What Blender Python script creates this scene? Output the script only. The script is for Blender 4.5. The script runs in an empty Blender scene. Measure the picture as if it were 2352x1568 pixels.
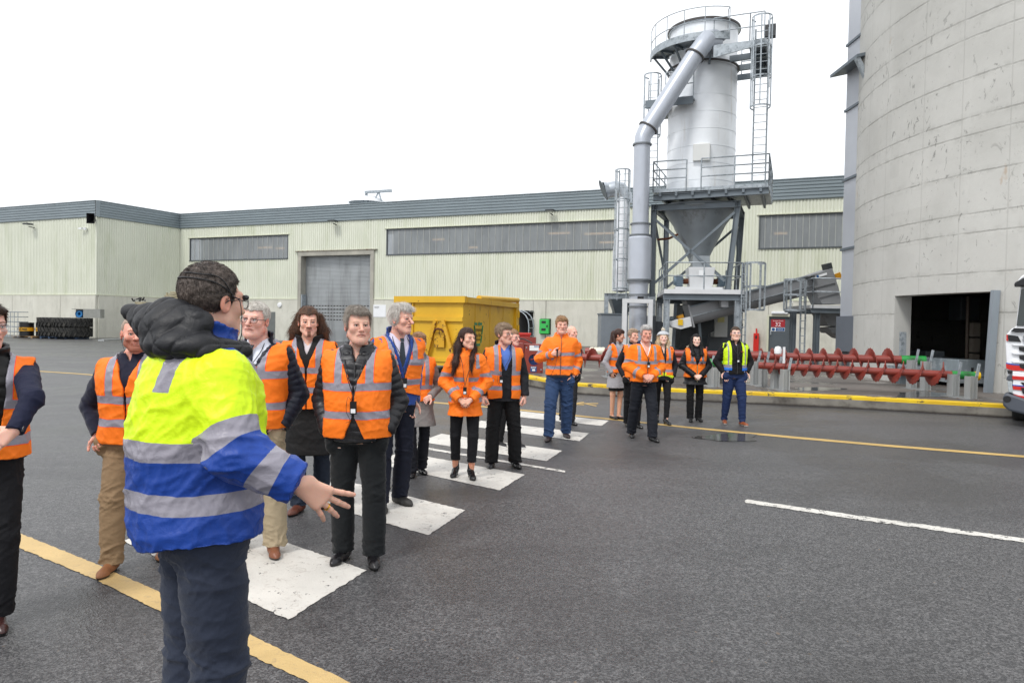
import bpy, math, random
import numpy as np
from mathutils import Vector, Matrix
random.seed(7); RNG = np.random.RandomState(7)
PI = math.pi
S = bpy.context.scene
COL = S.collection
# ---------------------------------------------------------------- camera
CAMH = 1.70; F = 1600.0; CX, CY = 1176.0, 784.0      # photo measured on a 2352 x 1568 copy
pitch = math.radians(-1.37); roll = math.radians(1.03)
fwd = Vector((0, math.cos(pitch), math.sin(pitch)))
up0 = Vector((0, -math.sin(pitch), math.cos(pitch)))
rt0 = Vector((1, 0, 0))
rt = rt0 * math.cos(roll) + up0 * math.sin(roll)
up = up0 * math.cos(roll) - rt0 * math.sin(roll)
CAM = Vector((0, 0, CAMH))
cd = bpy.data.cameras.new('camera'); cam = bpy.data.objects.new('camera', cd); COL.objects.link(cam)
cd.sensor_width = 36; cd.lens = 36 * F / 2352; cd.clip_end = 2000; cd.clip_start = 0.05
cam.matrix_world = Matrix(((rt.x, up.x, -fwd.x, CAM.x), (rt.y, up.y, -fwd.y, CAM.y), (rt.z, up.z, -fwd.z, CAM.z), (0, 0, 0, 1)))
S.camera = cam
# ---------------------------------------------------------------- sky, sun, exposure
SUN_EL, SUN_AZ = math.radians(52), math.radians(215)
w = bpy.data.worlds.new('World'); S.world = w; w.use_nodes = True
wn = w.node_tree; wn.nodes.clear()
sky = wn.nodes.new('ShaderNodeTexSky'); sky.sky_type = 'NISHITA'; sky.sun_disc = False
sky.sun_elevation = SUN_EL; sky.sun_rotation = SUN_AZ
mixn = wn.nodes.new('ShaderNodeMix'); mixn.data_type = 'RGBA'; mixn.inputs[0].default_value = 0.93
bgn = wn.nodes.new('ShaderNodeBackground'); bgn.inputs[1].default_value = 0.1
won = wn.nodes.new('ShaderNodeOutputWorld')
wn.links.new(sky.outputs[0], mixn.inputs[6]); mixn.inputs[7].default_value = (10.7, 10.9, 11.2, 1)   # unbroken white cloud layer
wn.links.new(mixn.outputs[2], bgn.inputs[0]); wn.links.new(bgn.outputs[0], won.inputs[0])
sd = bpy.data.lights.new('sun', 'SUN'); sd.energy = 1.5; sd.angle = math.radians(12); sd.color = (1, .97, .93)
so = bpy.data.objects.new('sun', sd); COL.objects.link(so)
sdir = Vector((math.sin(SUN_AZ) * math.cos(SUN_EL), math.cos(SUN_AZ) * math.cos(SUN_EL), math.sin(SUN_EL)))
so.rotation_euler = sdir.to_track_quat('Z', 'Y').to_euler(); so.location = (0, 0, 30)
S.view_settings.view_transform = 'Standard'; S.view_settings.look = 'None'
S.view_settings.exposure = 0.34; S.view_settings.gamma = 1.0
S.render.engine = 'CYCLES'

# ---------------------------------------------------------------- pixel -> place
def ray(px, py): return fwd + rt * ((px - CX) / F) - up * ((py - CY) / F)
def G(px, py, z=0.0):
    d = ray(px, py); t = (z - CAMH) / d.z; return CAM + d * t
def PD(px, py, D): return CAM + ray(px, py) * D
class Frame:
    def __init__(s, O, ang):          # ang: heading of U axis below +X
        s.O = Vector((O[0], O[1], 0)); s.U = Vector((math.cos(ang), -math.sin(ang), 0)); s.N = Vector((math.sin(ang), math.cos(ang), 0))
    def p(s, u, v, z): return s.O + s.U * u + s.N * v + Vector((0, 0, z))
    def at(s, px, py, v=0.0):
        d = ray(px, py); t = ((s.O - CAM).dot(s.N) + v) / d.dot(s.N); q = CAM + d * t
        return (q - s.O).dot(s.U), q.z
# ---------------------------------------------------------------- materials
MATS = {}
def lin(c):
    if isinstance(c, str):
        c = c.lstrip('#'); c = [int(c[i:i + 2], 16) / 255 for i in (0, 2, 4)]
        c = [x / 12.92 if x < .04045 else ((x + .055) / 1.055) ** 2.4 for x in c]
    return (c[0], c[1], c[2], 1)
class NT:
    def __init__(s, name):
        s.m = bpy.data.materials.new(name); s.m.use_nodes = True; s.t = s.m.node_tree; s.t.nodes.clear()
        s.out = s.n('ShaderNodeOutputMaterial'); s.b = s.n('ShaderNodeBsdfPrincipled'); s.l(s.b.outputs[0], s.out.inputs[0])
        s.tc = s.n('ShaderNodeTexCoord')
    def n(s, t, **k):
        x = s.t.nodes.new(t)
        for a, b in k.items(): setattr(x, a, b)
        return x
    def l(s, a, b): s.t.links.new(a, b)
    def mapping(s, scale, co='Object'):
        m = s.n('ShaderNodeMapping'); m.inputs['Scale'].default_value = scale; s.l(s.tc.outputs[co], m.inputs[0]); return m.outputs[0]
    def noise(s, scale, detail=4, rough=.55, vec=None, sc3=None, dist=0):
        x = s.n('ShaderNodeTexNoise'); x.inputs['Scale'].default_value = scale; x.inputs['Detail'].default_value = detail
        x.inputs['Roughness'].default_value = rough; x.inputs['Distortion'].default_value = dist
        s.l(vec if vec is not None else (s.mapping(sc3) if sc3 else s.tc.outputs['Object']), x.inputs['Vector']); return x.outputs[0]
    def ramp(s, fac, a, b, ca=(0, 0, 0, 1), cb=(1, 1, 1, 1)):
        r = s.n('ShaderNodeValToRGB'); e = r.color_ramp.elements; e[0].position = a; e[1].position = b; e[0].color = ca; e[1].color = cb
        s.l(fac, r.inputs[0]); return r.outputs[0]
    def mix(s, fac, a, b, blend='MIX'):
        m = s.n('ShaderNodeMix'); m.data_type = 'RGBA'; m.blend_type = blend
        for v, i in ((fac, 0), (a, 6), (b, 7)):
            if hasattr(v, 'links'): s.l(v, m.inputs[i])
            else: m.inputs[i].default_value = v
        return m.outputs[2]
    def math(s, op, a, b=0.0, c=0.0):
        m = s.n('ShaderNodeMath'); m.operation = op
        for v, i in ((a, 0), (b, 1), (c, 2)):
            if hasattr(v, 'links'): s.l(v, m.inputs[i])
            else: m.inputs[i].default_value = v
        return m.outputs[0]
    def attr(s, name, out='Fac'):
        a = s.n('ShaderNodeAttribute'); a.attribute_name = name; return a.outputs[out]
    def bump(s, h, strength=.3, dist=.01, nrm=None):
        b = s.n('ShaderNodeBump'); b.inputs['Strength'].default_value = strength; b.inputs['Distance'].default_value = dist
        s.l(h, b.inputs['Height'])
        if nrm is not None: s.l(nrm, b.inputs['Normal'])
        s.l(b.outputs[0], s.b.inputs['Normal']); return b.outputs[0]
    def col(s, v):
        if hasattr(v, 'links'): s.l(v, s.b.inputs['Base Color'])
        else: s.b.inputs['Base Color'].default_value = v
    def set(s, rough=None, metal=None, **k):
        for v, nme in ((rough, 'Roughness'), (metal, 'Metallic')):
            if v is None: continue
            if hasattr(v, 'links'): s.l(v, s.b.inputs[nme])
            else: s.b.inputs[nme].default_value = v
        for a, b in k.items(): s.b.inputs[a.replace('_', ' ')].default_value = b
def M(name, c, rough=.6, metal=0., var=.12, vs=2., bump=0., bs=40., dirt=None, dl=(.55, .7), ds=1.5, dsc=None, spec=None):
    if name in MATS: return MATS[name]
    t = NT(name); c = lin(c)
    n = t.noise(vs, 5)
    d = tuple(x * (1 - var) for x in c[:3]) + (1,); e = tuple(min(1, x * (1 + var)) for x in c[:3]) + (1,)
    cc = t.ramp(n, .3, .7, d, e)
    if dirt is not None:
        dn = t.noise(ds, 7, .65, sc3=dsc); cc = t.mix(t.ramp(dn, dl[0], dl[1]), cc, lin(dirt))
    t.col(cc)
    rr = t.noise(vs * 3, 3); t.set(rough=t.math('MULTIPLY_ADD', rr, .2, rough - .1), metal=metal)
    if spec is not None: t.b.inputs['Specular IOR Level'].default_value = spec
    if bump: t.bump(t.noise(bs, 3), bump, .01)
    MATS[name] = t.m; return t.m
# ---------------------------------------------------------------- mesh helpers
OFF = {}
def tag(o, label=None, cat=None, group=None, kind=None):
    for k, v in (('label', label), ('category', cat), ('group', group), ('kind', kind)):
        if v: o[k] = v
    return o
def empty(name, loc, label, cat, group=None):
    o = bpy.data.objects.new(name, None); COL.objects.link(o); o.location = loc; OFF[o.name] = Vector(loc)
    o.empty_display_size = .2
    return tag(o, label, cat, group)
def V(x): return x if isinstance(x, Vector) else Vector(x)
class MB:
    def __init__(s): s.v = []; s.f = []; s.sm = []
    def add(s, vs, fs, smooth=False):
        n = len(s.v); s.v += [tuple(a) for a in vs]; s.f += [tuple(i + n for i in q) for q in fs]; s.sm += [smooth] * len(fs); return s
    def hexa(s, p):   # 8 corners: bottom 4 ccw, top 4
        return s.add(p, [(3, 2, 1, 0), (4, 5, 6, 7), (0, 1, 5, 4), (1, 2, 6, 5), (2, 3, 7, 6), (3, 0, 4, 7)])
    def box(s, x0, y0, z0, x1, y1, z1, fr=None):
        q = [(x0, y0, z0), (x1, y0, z0), (x1, y1, z0), (x0, y1, z0), (x0, y0, z1), (x1, y0, z1), (x1, y1, z1), (x0, y1, z1)]
        if fr: q = [fr.p(*a) for a in q]
        return s.hexa(q)
    def bar(s, a, b, w=.1, h=None, upv=(0, 0, 1)):
        a, b = V(a), V(b); h = h or w; d = (b - a).normalized(); u = V(upv)
        if abs(d.dot(u)) > .98: u = Vector((0, 1, 0))
        x = d.cross(u).normalized(); y = x.cross(d)
        q = [a - x * w / 2 - y * h / 2, a + x * w / 2 - y * h / 2, a + x * w / 2 + y * h / 2, a - x * w / 2 + y * h / 2]
        q += [k + (b - a) for k in q]; return s.hexa(q)
    def ibeam(s, a, b, w=.2, h=.2, t=.02, upv=(0, 0, 1)):
        a, b = V(a), V(b); d = (b - a).normalized(); u = V(upv)
        if abs(d.dot(u)) > .98: u = Vector((0, 1, 0))
        x = d.cross(u).normalized(); y = x.cross(d)
        for k in (1, -1): s.bar(a + y * k * (h - t) / 2, b + y * k * (h - t) / 2, w, t, y)
        s.bar(a, b, t, h - 2 * t - .002, y); return s
    def tube(s, pts, r, seg=10, cap=True, smooth=True):
        pts = [V(p) for p in pts]; n = len(pts); rr = r if isinstance(r, (list, tuple)) else [r] * n
        ref = None; rings = []
        for i, p in enumerate(pts):
            if i == 0: d = pts[1] - p
            elif i == n - 1: d = p - pts[i - 1]
            else: d = (pts[i + 1] - p).normalized() + (p - pts[i - 1]).normalized()
            if d.length < 1e-9: d = pts[min(i + 1, n - 1)] - pts[i - 2]
            d.normalize()
            if ref is None: ref = Vector((0, 0, 1)) if abs(d.z) < .9 else Vector((1, 0, 0))
            x = d.cross(ref).normalized(); y = d.cross(x).normalized(); rings.append([p + (x * math.cos(2 * PI * k / seg) + y * math.sin(2 * PI * k / seg)) * rr[i] for k in range(seg)])
            ref = -y
        vs = [q for rg in rings for q in rg]; fs = []
        for i in range(n - 1):
            for k in range(seg):
                a = i * seg + k; b = i * seg + (k + 1) % seg; fs.append((a, b, b + seg, a + seg))
        s.add(vs, fs, smooth)
        if cap:
            s.add(rings[0], [tuple(range(seg))[::-1]]); s.add(rings[-1], [tuple(range(seg))])
        return s
    def cyl(s, c, r, z0, z1, seg=32, r1=None, cap=True, smooth=True):
        c = V((c[0], c[1], 0)); r1 = r if r1 is None else r1
        vs = [(c.x + rr * math.cos(2 * PI * k / seg), c.y + rr * math.sin(2 * PI * k / seg), z) for rr, z in ((r, z0), (r1, z1)) for k in range(seg)]
        s.add(vs, [(k, (k + 1) % seg, seg + (k + 1) % seg, seg + k) for k in range(seg)], smooth)
        if cap: s.add(vs[:seg], [tuple(range(seg))[::-1]]); s.add(vs[seg:], [tuple(range(seg))])
        return s
    def lathe(s, prof, c=(0, 0, 0), seg=32, smooth=True, ax=None):
        c = V(c); ax = V(ax).normalized() if ax is not None else Vector((0, 0, 1))
        x = ax.orthogonal().normalized(); y = ax.cross(x)
        runs = [[prof[0]]]
        for i in range(1, len(prof)):
            runs[-1].append(prof[i])
            if i < len(prof) - 1:
                a = math.atan2(prof[i][0] - prof[i - 1][0], prof[i][1] - prof[i - 1][1]); b = math.atan2(prof[i + 1][0] - prof[i][0], prof[i + 1][1] - prof[i][1])
                if abs((b - a + PI) % (2 * PI) - PI) > .55 or not smooth: runs.append([prof[i]])
        for rn in runs:
            if len(rn) < 2: continue
            vs = [c + ax * z + (x * math.cos(2 * PI * k / seg) + y * math.sin(2 * PI * k / seg)) * r for r, z in rn for k in range(seg)]
            fs = [(i * seg + k, i * seg + (k + 1) % seg, (i + 1) * seg + (k + 1) % seg, (i + 1) * seg + k) for i in range(len(rn) - 1) for k in range(seg)]
            s.add(vs, fs, smooth)
        return s
    def prism(s, poly, vec):  # polygon (3d points) extruded by vec
        poly = [V(p) for p in poly]; n = len(poly); vec = V(vec)
        nrm = sum(((poly[i] - poly[0]).cross(poly[(i + 1) % n] - poly[0]) for i in range(1, n - 1)), Vector())
        if nrm.dot(vec) < 0: poly = poly[::-1]
        vs = poly + [p + vec for p in poly]
        return s.add(vs, [tuple(range(n))[::-1], tuple(range(n, 2 * n))] + [(i, (i + 1) % n, n + (i + 1) % n, n + i) for i in range(n)])
    def quad(s, *p): return s.add(p, [tuple(range(len(p)))])
    def build(s, name, mat=None, parent=None, bevel=0):
        me = bpy.data.meshes.new(name); off = Vector()
        root = parent
        while root is not None and root.parent is not None: root = root.parent
        if root is not None: off = OFF.get(root.name, Vector())
        me.from_pydata([(a[0] - off.x, a[1] - off.y, a[2] - off.z) for a in s.v], [], s.f)
        me.polygons.foreach_set('use_smooth', s.sm)
        if mat: me.materials.append(mat)
        me.update(); o = bpy.data.objects.new(name, me); COL.objects.link(o)
        if parent is not None: o.parent = parent
        if bevel:
            b = o.modifiers.new('bevel', 'BEVEL'); b.width = bevel; b.segments = 2; b.limit_method = 'ANGLE'
        return o
def setroot(o, loc):      # a single mesh thing keeps world coordinates but gets its origin at its base
    loc = V(loc); o.data.transform(Matrix.Translation(-loc)); o.location = loc; OFF[o.name] = loc; return o
def copy_tree(o, parent=None):
    c = o.copy(); COL.objects.link(c); c.parent = parent
    for ch in list(o.children): copy_tree(ch, c)
    return c
def text(name, body, loc, size, xdir, mat, parent=None, thick=.002, align='CENTER', zdir=(0, 0, 1), bold=False):
    cu = bpy.data.curves.new(name, 'FONT'); cu.body = body; cu.size = size; cu.extrude = thick; cu.align_x = align; cu.align_y = 'CENTER'
    cu.resolution_u = 3
    if bold: cu.offset = size * .02
    t = bpy.data.objects.new(name, cu); COL.objects.link(t)
    dg = bpy.context.evaluated_depsgraph_get(); me = bpy.data.meshes.new_from_object(t.evaluated_get(dg))
    bpy.data.objects.remove(t)
    x = V(xdir).normalized(); z = V(zdir).normalized(); nrm = x.cross(z)   # text normal
    m = Matrix(((x.x, z.x, nrm.x, loc[0]), (x.y, z.y, nrm.y, loc[1]), (x.z, z.z, nrm.z, loc[2]), (0, 0, 0, 1)))
    me.transform(m); root = parent
    while root is not None and root.parent is not None: root = root.parent
    if root is not None: me.transform(Matrix.Translation(-OFF.get(root.name, Vector())))
    me.materials.clear(); me.materials.append(mat)
    o = bpy.data.objects.new(name, me); COL.objects.link(o); o.parent = parent; return o
# ================================================================ materials of the setting
def asphalt():
    t = NT('asphalt'); c1 = t.noise(1.0, 6, .6, sc3=(.35, .35, .35)); base = t.ramp(c1, .3, .7, lin((.055, .055, .058)), lin((.09, .09, .093)))
    v = t.n('ShaderNodeTexVoronoi'); v.inputs['Scale'].default_value = 95; t.l(t.tc.outputs['Object'], v.inputs[0])
    sp = t.n('ShaderNodeSeparateColor'); t.l(v.outputs['Color'], sp.inputs[0])
    agg = t.ramp(sp.outputs[0], .25, 1., lin((.032, .032, .034)), lin((.26, .255, .255)))
    wv = t.n('ShaderNodeTexWhiteNoise'); 
    base = t.mix(.55, base, agg)
    bits = t.noise(26, 2, .4); base = t.mix(t.ramp(bits, .745, .76), base, lin((.22, .16, .11)))
    sh = t.noise(16, 5, .7); base = t.mix(t.math('MULTIPLY', t.ramp(sh, .3, .62, (1, 1, 1, 1), (0, 0, 0, 1)), .5), base, lin((.02, .02, .022)))
    tr_ = t.noise(1., 5, .6, sc3=(.12, .9, 1)); base = t.mix(t.math('MULTIPLY', t.ramp(tr_, .5, .66), .28), base, lin((.025, .025, .027)))
    wet = t.ramp(t.noise(.30, 6, .62, dist=.4), .47, .56)
    dry = t.noise(.9, 6, .6, sc3=(.5, 1.6, 1)); base = t.mix(t.math('MULTIPLY', t.ramp(dry, .62, .75), .35), base, lin((.15, .15, .15)))
    base = t.mix(t.math('MULTIPLY', wet, .35), base, lin((.022, .022, .024)))
    t.col(base); t.set(rough=t.math('MULTIPLY_ADD', wet, -.14, .44)); t.b.inputs['Specular IOR Level'].default_value = .5
    h = t.mix(.5, v.outputs['Distance'], t.noise(60, 3))
    t.bump(h, .75, .012); return t.m
def paint(name, c, wear=.5, sc=9.):
    t = NT(name); n = t.noise(sc, 8, .68); fine = t.noise(70, 3, .6)
    st = t.noise(2.2, 5, .6); a = t.mix(t.ramp(st, .35, .7), lin(c), tuple(x * .78 for x in lin(c)[:3]) + (1,))
    a = t.mix(t.math('MULTIPLY', t.ramp(t.noise(14, 6, .7, dist=1.5), .56, .66), .4), a, lin((.22, .17, .13)))
    k = t.math('ADD', t.math('MULTIPLY', n, .7), t.math('MULTIPLY', fine, .3))
    a = t.mix(t.ramp(k, wear, wear + .035), a, lin((.06, .06, .062))); t.col(a); t.set(rough=.6)
    t.bump(t.math('ADD', t.math('MULTIPLY', n, .6), t.math('MULTIPLY', fine, .5)), .5, .008); return t.m
def concrete(name, c, d, sc=1., streak=True, rough=.85, cr=None):
    t = NT(name); n = t.noise(.7 * sc, 8, .6); b = t.ramp(n, .3, .7, lin(d), lin(c))
    if streak:
        s2 = t.noise(3 * sc, 6, .62, sc3=(1, 1, .22)); b = t.mix(t.math('MULTIPLY', t.ramp(s2, .5, .8), .45), b, lin(tuple(x * .55 for x in lin(d)[:3])))
    pit = t.noise(11 * sc, 6, .7, dist=1.); b = t.mix(t.math('MULTIPLY', t.ramp(pit, .66, .72), .6), b, lin(tuple(x * .45 for x in lin(d)[:3])))
    t.col(b); t.set(rough=rough); t.bump(t.noise(18 * sc, 6, .7), .35, .02); return t.m
mAsph = asphalt()
mWhiteP = paint('road paint white', (.68, .66, .61), .585, 8); mLaneP = paint('lane paint white', (.68, .66, .61), .535, 10); mYelP = paint('road paint yellow', (.62, .44, .19), .68)
mYelThin = paint('line paint yellow', (.55, .37, .12), .68)
mClad = M('cladding green', '#d4d7c7', .45, 0, .04, .5, dirt='#bcc2a8', dl=(.5, .8), ds=1.2, dsc=(1, 1, .15))
mFascia = M('fascia grey', '#828d92', .4, .2, .06, .6)
mTrimPale = M('trim pale', '#c9cbb6', .5, 0, .05)
mBase = concrete('plinth concrete', '#d2d1c6', '#bfbeb2', 1, True)
mBand = concrete('door surround concrete', '#b3b0a4', '#94928a', 1, True)
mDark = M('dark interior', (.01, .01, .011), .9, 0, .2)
mGalv = M('galvanised steel', '#a3abb1', .42, .35, .16, 5, dirt='#6f777c', dl=(.5, .7), ds=7)
mGalvD = M('painted grey steel', '#6c757c', .5, .3, .12, 2, dirt='#4a3e36', dl=(.7, .78), ds=3)
mShell = M('tower white steel', '#e6eaee', .36, .2, .06, 1.2, dirt='#bdb6aa', dl=(.6, .8), ds=1.6, dsc=(1, 1, .12))
mDuct = M('duct grey steel', '#b4bac4', .34, .25, .06, 1.2, dirt='#9ba0a9', dl=(.55, .75), ds=1.2, dsc=(1, 1, .3))
mCone = M('cone dull steel', '#90979c', .45, .35, .1, 1.5, dirt='#5d5954', dl=(.55, .8), ds=2, dsc=(1, 1, .3))
mConv = M('conveyor grey paint', '#8b8d90', .45, .2, .08, 1.2, dirt='#6d6b68', dl=(.6, .8), ds=2)
mWhiteS = M('white painted steel', '#d4d6d8', .45, .1, .05, 2, dirt='#8a6a4a', dl=(.68, .74), ds=5)
mRust = M('rust', '#5b3420', .9, 0, .3, 8)
mBlack = M('black plastic', (.014, .014, .016), .45, 0, .2)
mAug = M('red oxide paint', '#86382f', .36, 0, .12, 1.6, dirt='#63271f', dl=(.55, .8), ds=2.5)
mGreenP = M('green paint', '#23873c', .35, 0, .2, 3, dirt='#2c4a2e', dl=(.5, .65), ds=4)
mYelE = M('yellow paint', '#e0b40c', .45, 0, .08)
# ================================================================ ground, road markings, platform
mb = MB(); mb.quad((-400, -60, 0), (400, -60, 0), (400, 700, 0), (-400, 700, 0)); tag(mb.build('ground', mAsph), kind='structure')
def ragged(pts, z=.004, step=.05, amp=.012):
    q = [G(*p) for p in pts]; out = []
    for i in range(len(q)):
        a, b = q[i], q[(i + 1) % len(q)]; L = (b - a).length; n = max(1, int(L / step)); nv = Vector((-(b - a).y, (b - a).x, 0)).normalized()
        for k in range(n): out.append(a + (b - a) * (k / n) + nv * random.gauss(0, amp * (1 if k else .4)) + Vector((0, 0, z)))
    return out
def marking(name, polys, mat, label, z=.004, step=.05, amp=.012):
    m = MB()
    for p in polys:
        q = ragged(p, z, step, amp); m.quad(*q)
    o = m.build(name, mat)
    # downward-facing polygons are turned up
    if o.data.polygons[0].normal.z < 0: o.data.flip_normals()
    return tag(o, label, kind='structure')
st = [[(284, 1243), (662, 1423), (842, 1310), (445, 1172)], [(655, 1136), (983, 1229), (1069, 1172), (780, 1101)],
      [(850, 1062), (1147, 1126), (1205, 1090), (925, 1038)], [(962, 1014), (1255, 1059), (1291, 1035), (1014, 996)],
      [(1081, 979), (1331, 1013), (1353, 995), (1104, 966)], [(1140, 952), (1382, 978), (1398, 966), (1163, 940.5)]]
marking('zebra_crossing', st, mWhiteP, 'worn white zebra crossing stripes under the group', amp=.004, step=.03)
marking('white_line', [[(930, 1019), (930, 1024), (1297, 1085), (1298, 1081), (1100, 1048)]], mLaneP, 'thin worn white line across the zebra stripes', amp=.005, step=.04)
marking('lane_line', [[(1711, 1150), (1716, 1147), (1955, 1182), (2352, 1236), (2420, 1246), (2420, 1255), (2352, 1246), (1955, 1191), (1780, 1164), (1712, 1155)]], mLaneP, 'white lane line on the right of the road', amp=.008, step=.04)
nt = [(-160, 1130), (4, 1208), (124, 1256), (232, 1300), (385, 1368), (551, 1447), (803, 1568), (1100, 1710)]
nb = [(960, 1710), (704, 1565), (530, 1484), (381, 1411), (224, 1333), (0, 1240), (-160, 1168)]
marking('yellow_line', [nt + nb], mYelP, 'wide yellow line in the foreground', amp=.003, step=.03)
ft = [(-260, 829), (59, 849.5), (180, 857.5), (989, 922), (1091, 930.6), (1191, 939.5), (1408, 961.5), (1464, 967.5), (1577, 979.5), (1815, 1001.5), (2030, 1020.5), (2352, 1046), (2440, 1053)]
marking('yellow_line', [ft + [(x, y + 1.8 + (x > 900) * 1.4 + (x > 1700) * 1.6) for x, y in ft[::-1]]], mYelThin, 'thin yellow line running the width of the yard', amp=.003, step=.15)
ar = [[(1316, 926), (1316, 928), (1374, 927.6), (1374, 925.8)], [(1320, 925.5), (1341, 922.8), (1342, 924.3), (1322, 927.5)], [(1316, 927.6), (1341, 929.4), (1342, 931), (1318, 929)], [(1338, 926.6), (1342, 926.2), (1371, 931.6), (1369, 933.4)]]
marking('yellow_arrow', ar, mYelThin, 'thin yellow arrow painted on the asphalt', z=.005, amp=.003)
t = NT('water'); t.col(lin((.07, .067, .064))); t.set(rough=.1); t.b.inputs['Specular IOR Level'].default_value = .7; mWater = t.m
def puddle(cx, cy, rx, ry, z, label, n=40):
    c = G(cx, cy, z); a = G(cx + rx, cy, z); b = G(cx, cy - ry, z); pts = []
    for k in range(n):
        th = 2 * PI * k / n; r = 1 + .16 * math.sin(3 * th + cx) + .1 * math.sin(5 * th + cy) + random.uniform(-.04, .04)
        pts.append(c + ((a - c) * math.cos(th) + (b - c) * math.sin(th)) * r + Vector((0, 0, .003)))
    o = MB().quad(*pts).build('puddle', mWater)
    if o.data.polygons[0].normal.z < 0: o.data.flip_normals()
    return tag(o, label, kind='structure')
puddle(1676, 1004, 68, 9, .004, 'puddle on the road beyond the yellow line')
# kerbed platform
KZ = .27
kp = [G(1150, 872), G(1190, 880), G(1216, 887), G(1256, 895), G(1320, 904.5), G(1396, 909.5), G(1538, 919), G(1750, 928.5), G(1952, 938), G(2302, 959), G(2700, 990)]
kp = [Vector((kp[0].x - .3, kp[0].y + 6, 0)), Vector((kp[0].x, kp[0].y + 1.2, 0))] + kp[1:]
mSlab = concrete('slab concrete', '#8d8984', '#6f6a64', .6, False, .5)
def slabmat():
    t = NT('wet slab'); n = t.noise(.35, 7, .6); b = t.ramp(n, .35, .65, lin('#4e4843'), lin('#726c67')); b2 = t.noise(1.3, 6, .65)
    b = t.mix(t.math('MULTIPLY', t.ramp(b2, .5, .75), .5), b, lin('#4a3f37')); t.col(b)
    wet = t.ramp(t.noise(.5, 4, .5, dist=.3), .5, .56); t.set(rough=t.math('MULTIPLY_ADD', wet, -.38, .6)); t.bump(t.noise(30, 4), .15, .01); return t.m
mSlab = slabmat()
def kerbmat():
    t = NT('kerb concrete'); b = t.ramp(t.noise(1.6, 8, .62), .3, .7, lin('#615d57'), lin('#8b877e')); b = t.mix(t.ramp(t.noise(.9, 5, .6), .55, .65), b, lin('#45403b'))
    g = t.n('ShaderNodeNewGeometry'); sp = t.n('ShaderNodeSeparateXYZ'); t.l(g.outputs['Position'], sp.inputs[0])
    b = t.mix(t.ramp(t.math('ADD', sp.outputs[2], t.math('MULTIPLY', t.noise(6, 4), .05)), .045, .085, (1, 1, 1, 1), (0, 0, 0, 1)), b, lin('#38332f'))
    t.col(b); t.set(rough=.8); t.bump(t.noise(22, 6, .7), .5, .015); return t.m
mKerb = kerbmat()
def yelk():
    t = NT('kerb yellow paint'); n = t.noise(5, 8, .7, sc3=(.6, .6, 1)); a = t.mix(t.ramp(t.noise(1.2, 5), .35, .7), lin('#e6c51c'), lin('#cfa51c'))
    a = t.mix(t.ramp(n, .555, .60), a, lin('#574d3c')); t.col(a); t.set(rough=.5); t.bump(n, .3, .01); return t.m
mKY = yelk()
def inset(P, d):
    out = []
    for i in range(len(P)):
        a = P[max(0, i - 1)]; b = P[min(len(P) - 1, i + 1)]; t_ = (b - a).normalized(); nv = Vector((-t_.y, t_.x, 0)); out.append(P[i] + nv * d)
    return out
ki = inset(kp, .30)
m = MB()
for i in range(len(kp) - 1):
    a, b, c, d = kp[i], kp[i + 1], ki[i + 1], ki[i]; z = Vector((0, 0, KZ - .075))
    m.quad(a, b, b + z, a + z)
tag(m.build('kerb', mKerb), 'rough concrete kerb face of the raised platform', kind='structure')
m = MB()
for i in range(len(kp) - 1):
    a, b, c, d = kp[i], kp[i + 1], ki[i + 1], ki[i]; z0 = Vector((0, 0, KZ - .075)); z1 = Vector((0, 0, KZ))
    a1, b1 = a + (d - a) * .08, b + (c - b) * .08; m.quad(a + z0, b + z0, b + Vector((0, 0, KZ - .012)), a + Vector((0, 0, KZ - .012))); m.quad(a + Vector((0, 0, KZ - .012)), b + Vector((0, 0, KZ - .012)), b1 + z1, a1 + z1); m.quad(a1 + z1, b1 + z1, c + z1, d + z1)
tag(m.build('kerb_edge', mKY), 'chipped yellow paint along the kerb top', kind='structure')
m = MB(); poly = [p + Vector((0, 0, KZ)) for p in ki] + [Vector((60, ki[-1].y + 30, KZ)), Vector((60, 60, KZ)), Vector((-2, 60, KZ))]
m.quad(*poly); o = m.build('platform', mSlab)
if o.data.polygons[0].normal.z < 0: o.data.flip_normals()
tag(o, 'wet concrete platform under the machinery', kind='structure')
puddle(1660, 873, 75, 7, KZ, 'brown puddle beside the left support'); puddle(1880, 893, 55, 4, KZ, 'puddle on the platform by the middle support'); puddle(2120, 905, 60, 7, KZ, 'puddle under the green auger end')
puddle(1310, 866, 30, 3.5, KZ, 'puddle under the wrapped auger end')

# ================================================================ warehouse
ZE, ZF, ZB = 11.3, 10.0, 3.55
A0 = Vector((-30.8, 64.5, 0)); FB = Frame(A0, math.radians(22.03)); KC = Vector((-34.5, 57.8, 0))
FR = Frame(KC, -math.atan2(6.7, 3.7)); LR = (A0 - KC).length; FL = Frame(KC, math.radians(23.0))
UE = FB.at(1932, 500)[0] + 12
wh = empty('warehouse', A0, 'long industrial building clad in pale green ribbed metal with a grey eaves band', 'building')
def clad(m, fr, u0, u1, z0, z1, per=.2):
    n = int((u1 - u0) / per) + 1; P = []
    for i in range(n):
        for du, v in ((0, 0), (.05, 0), (.075, -.04), (.175, -.04)):
            u = u0 + i * per + du * per / .2
            if u <= u1: P.append((u, v))
    P.append((u1, 0)); vs = [fr.p(u, v, z) for u, v in P for z in (z0, z1)]
    m.add(vs, [(2 * i, 2 * i + 2, 2 * i + 3, 2 * i + 1) for i in range(len(P) - 1)])
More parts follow.
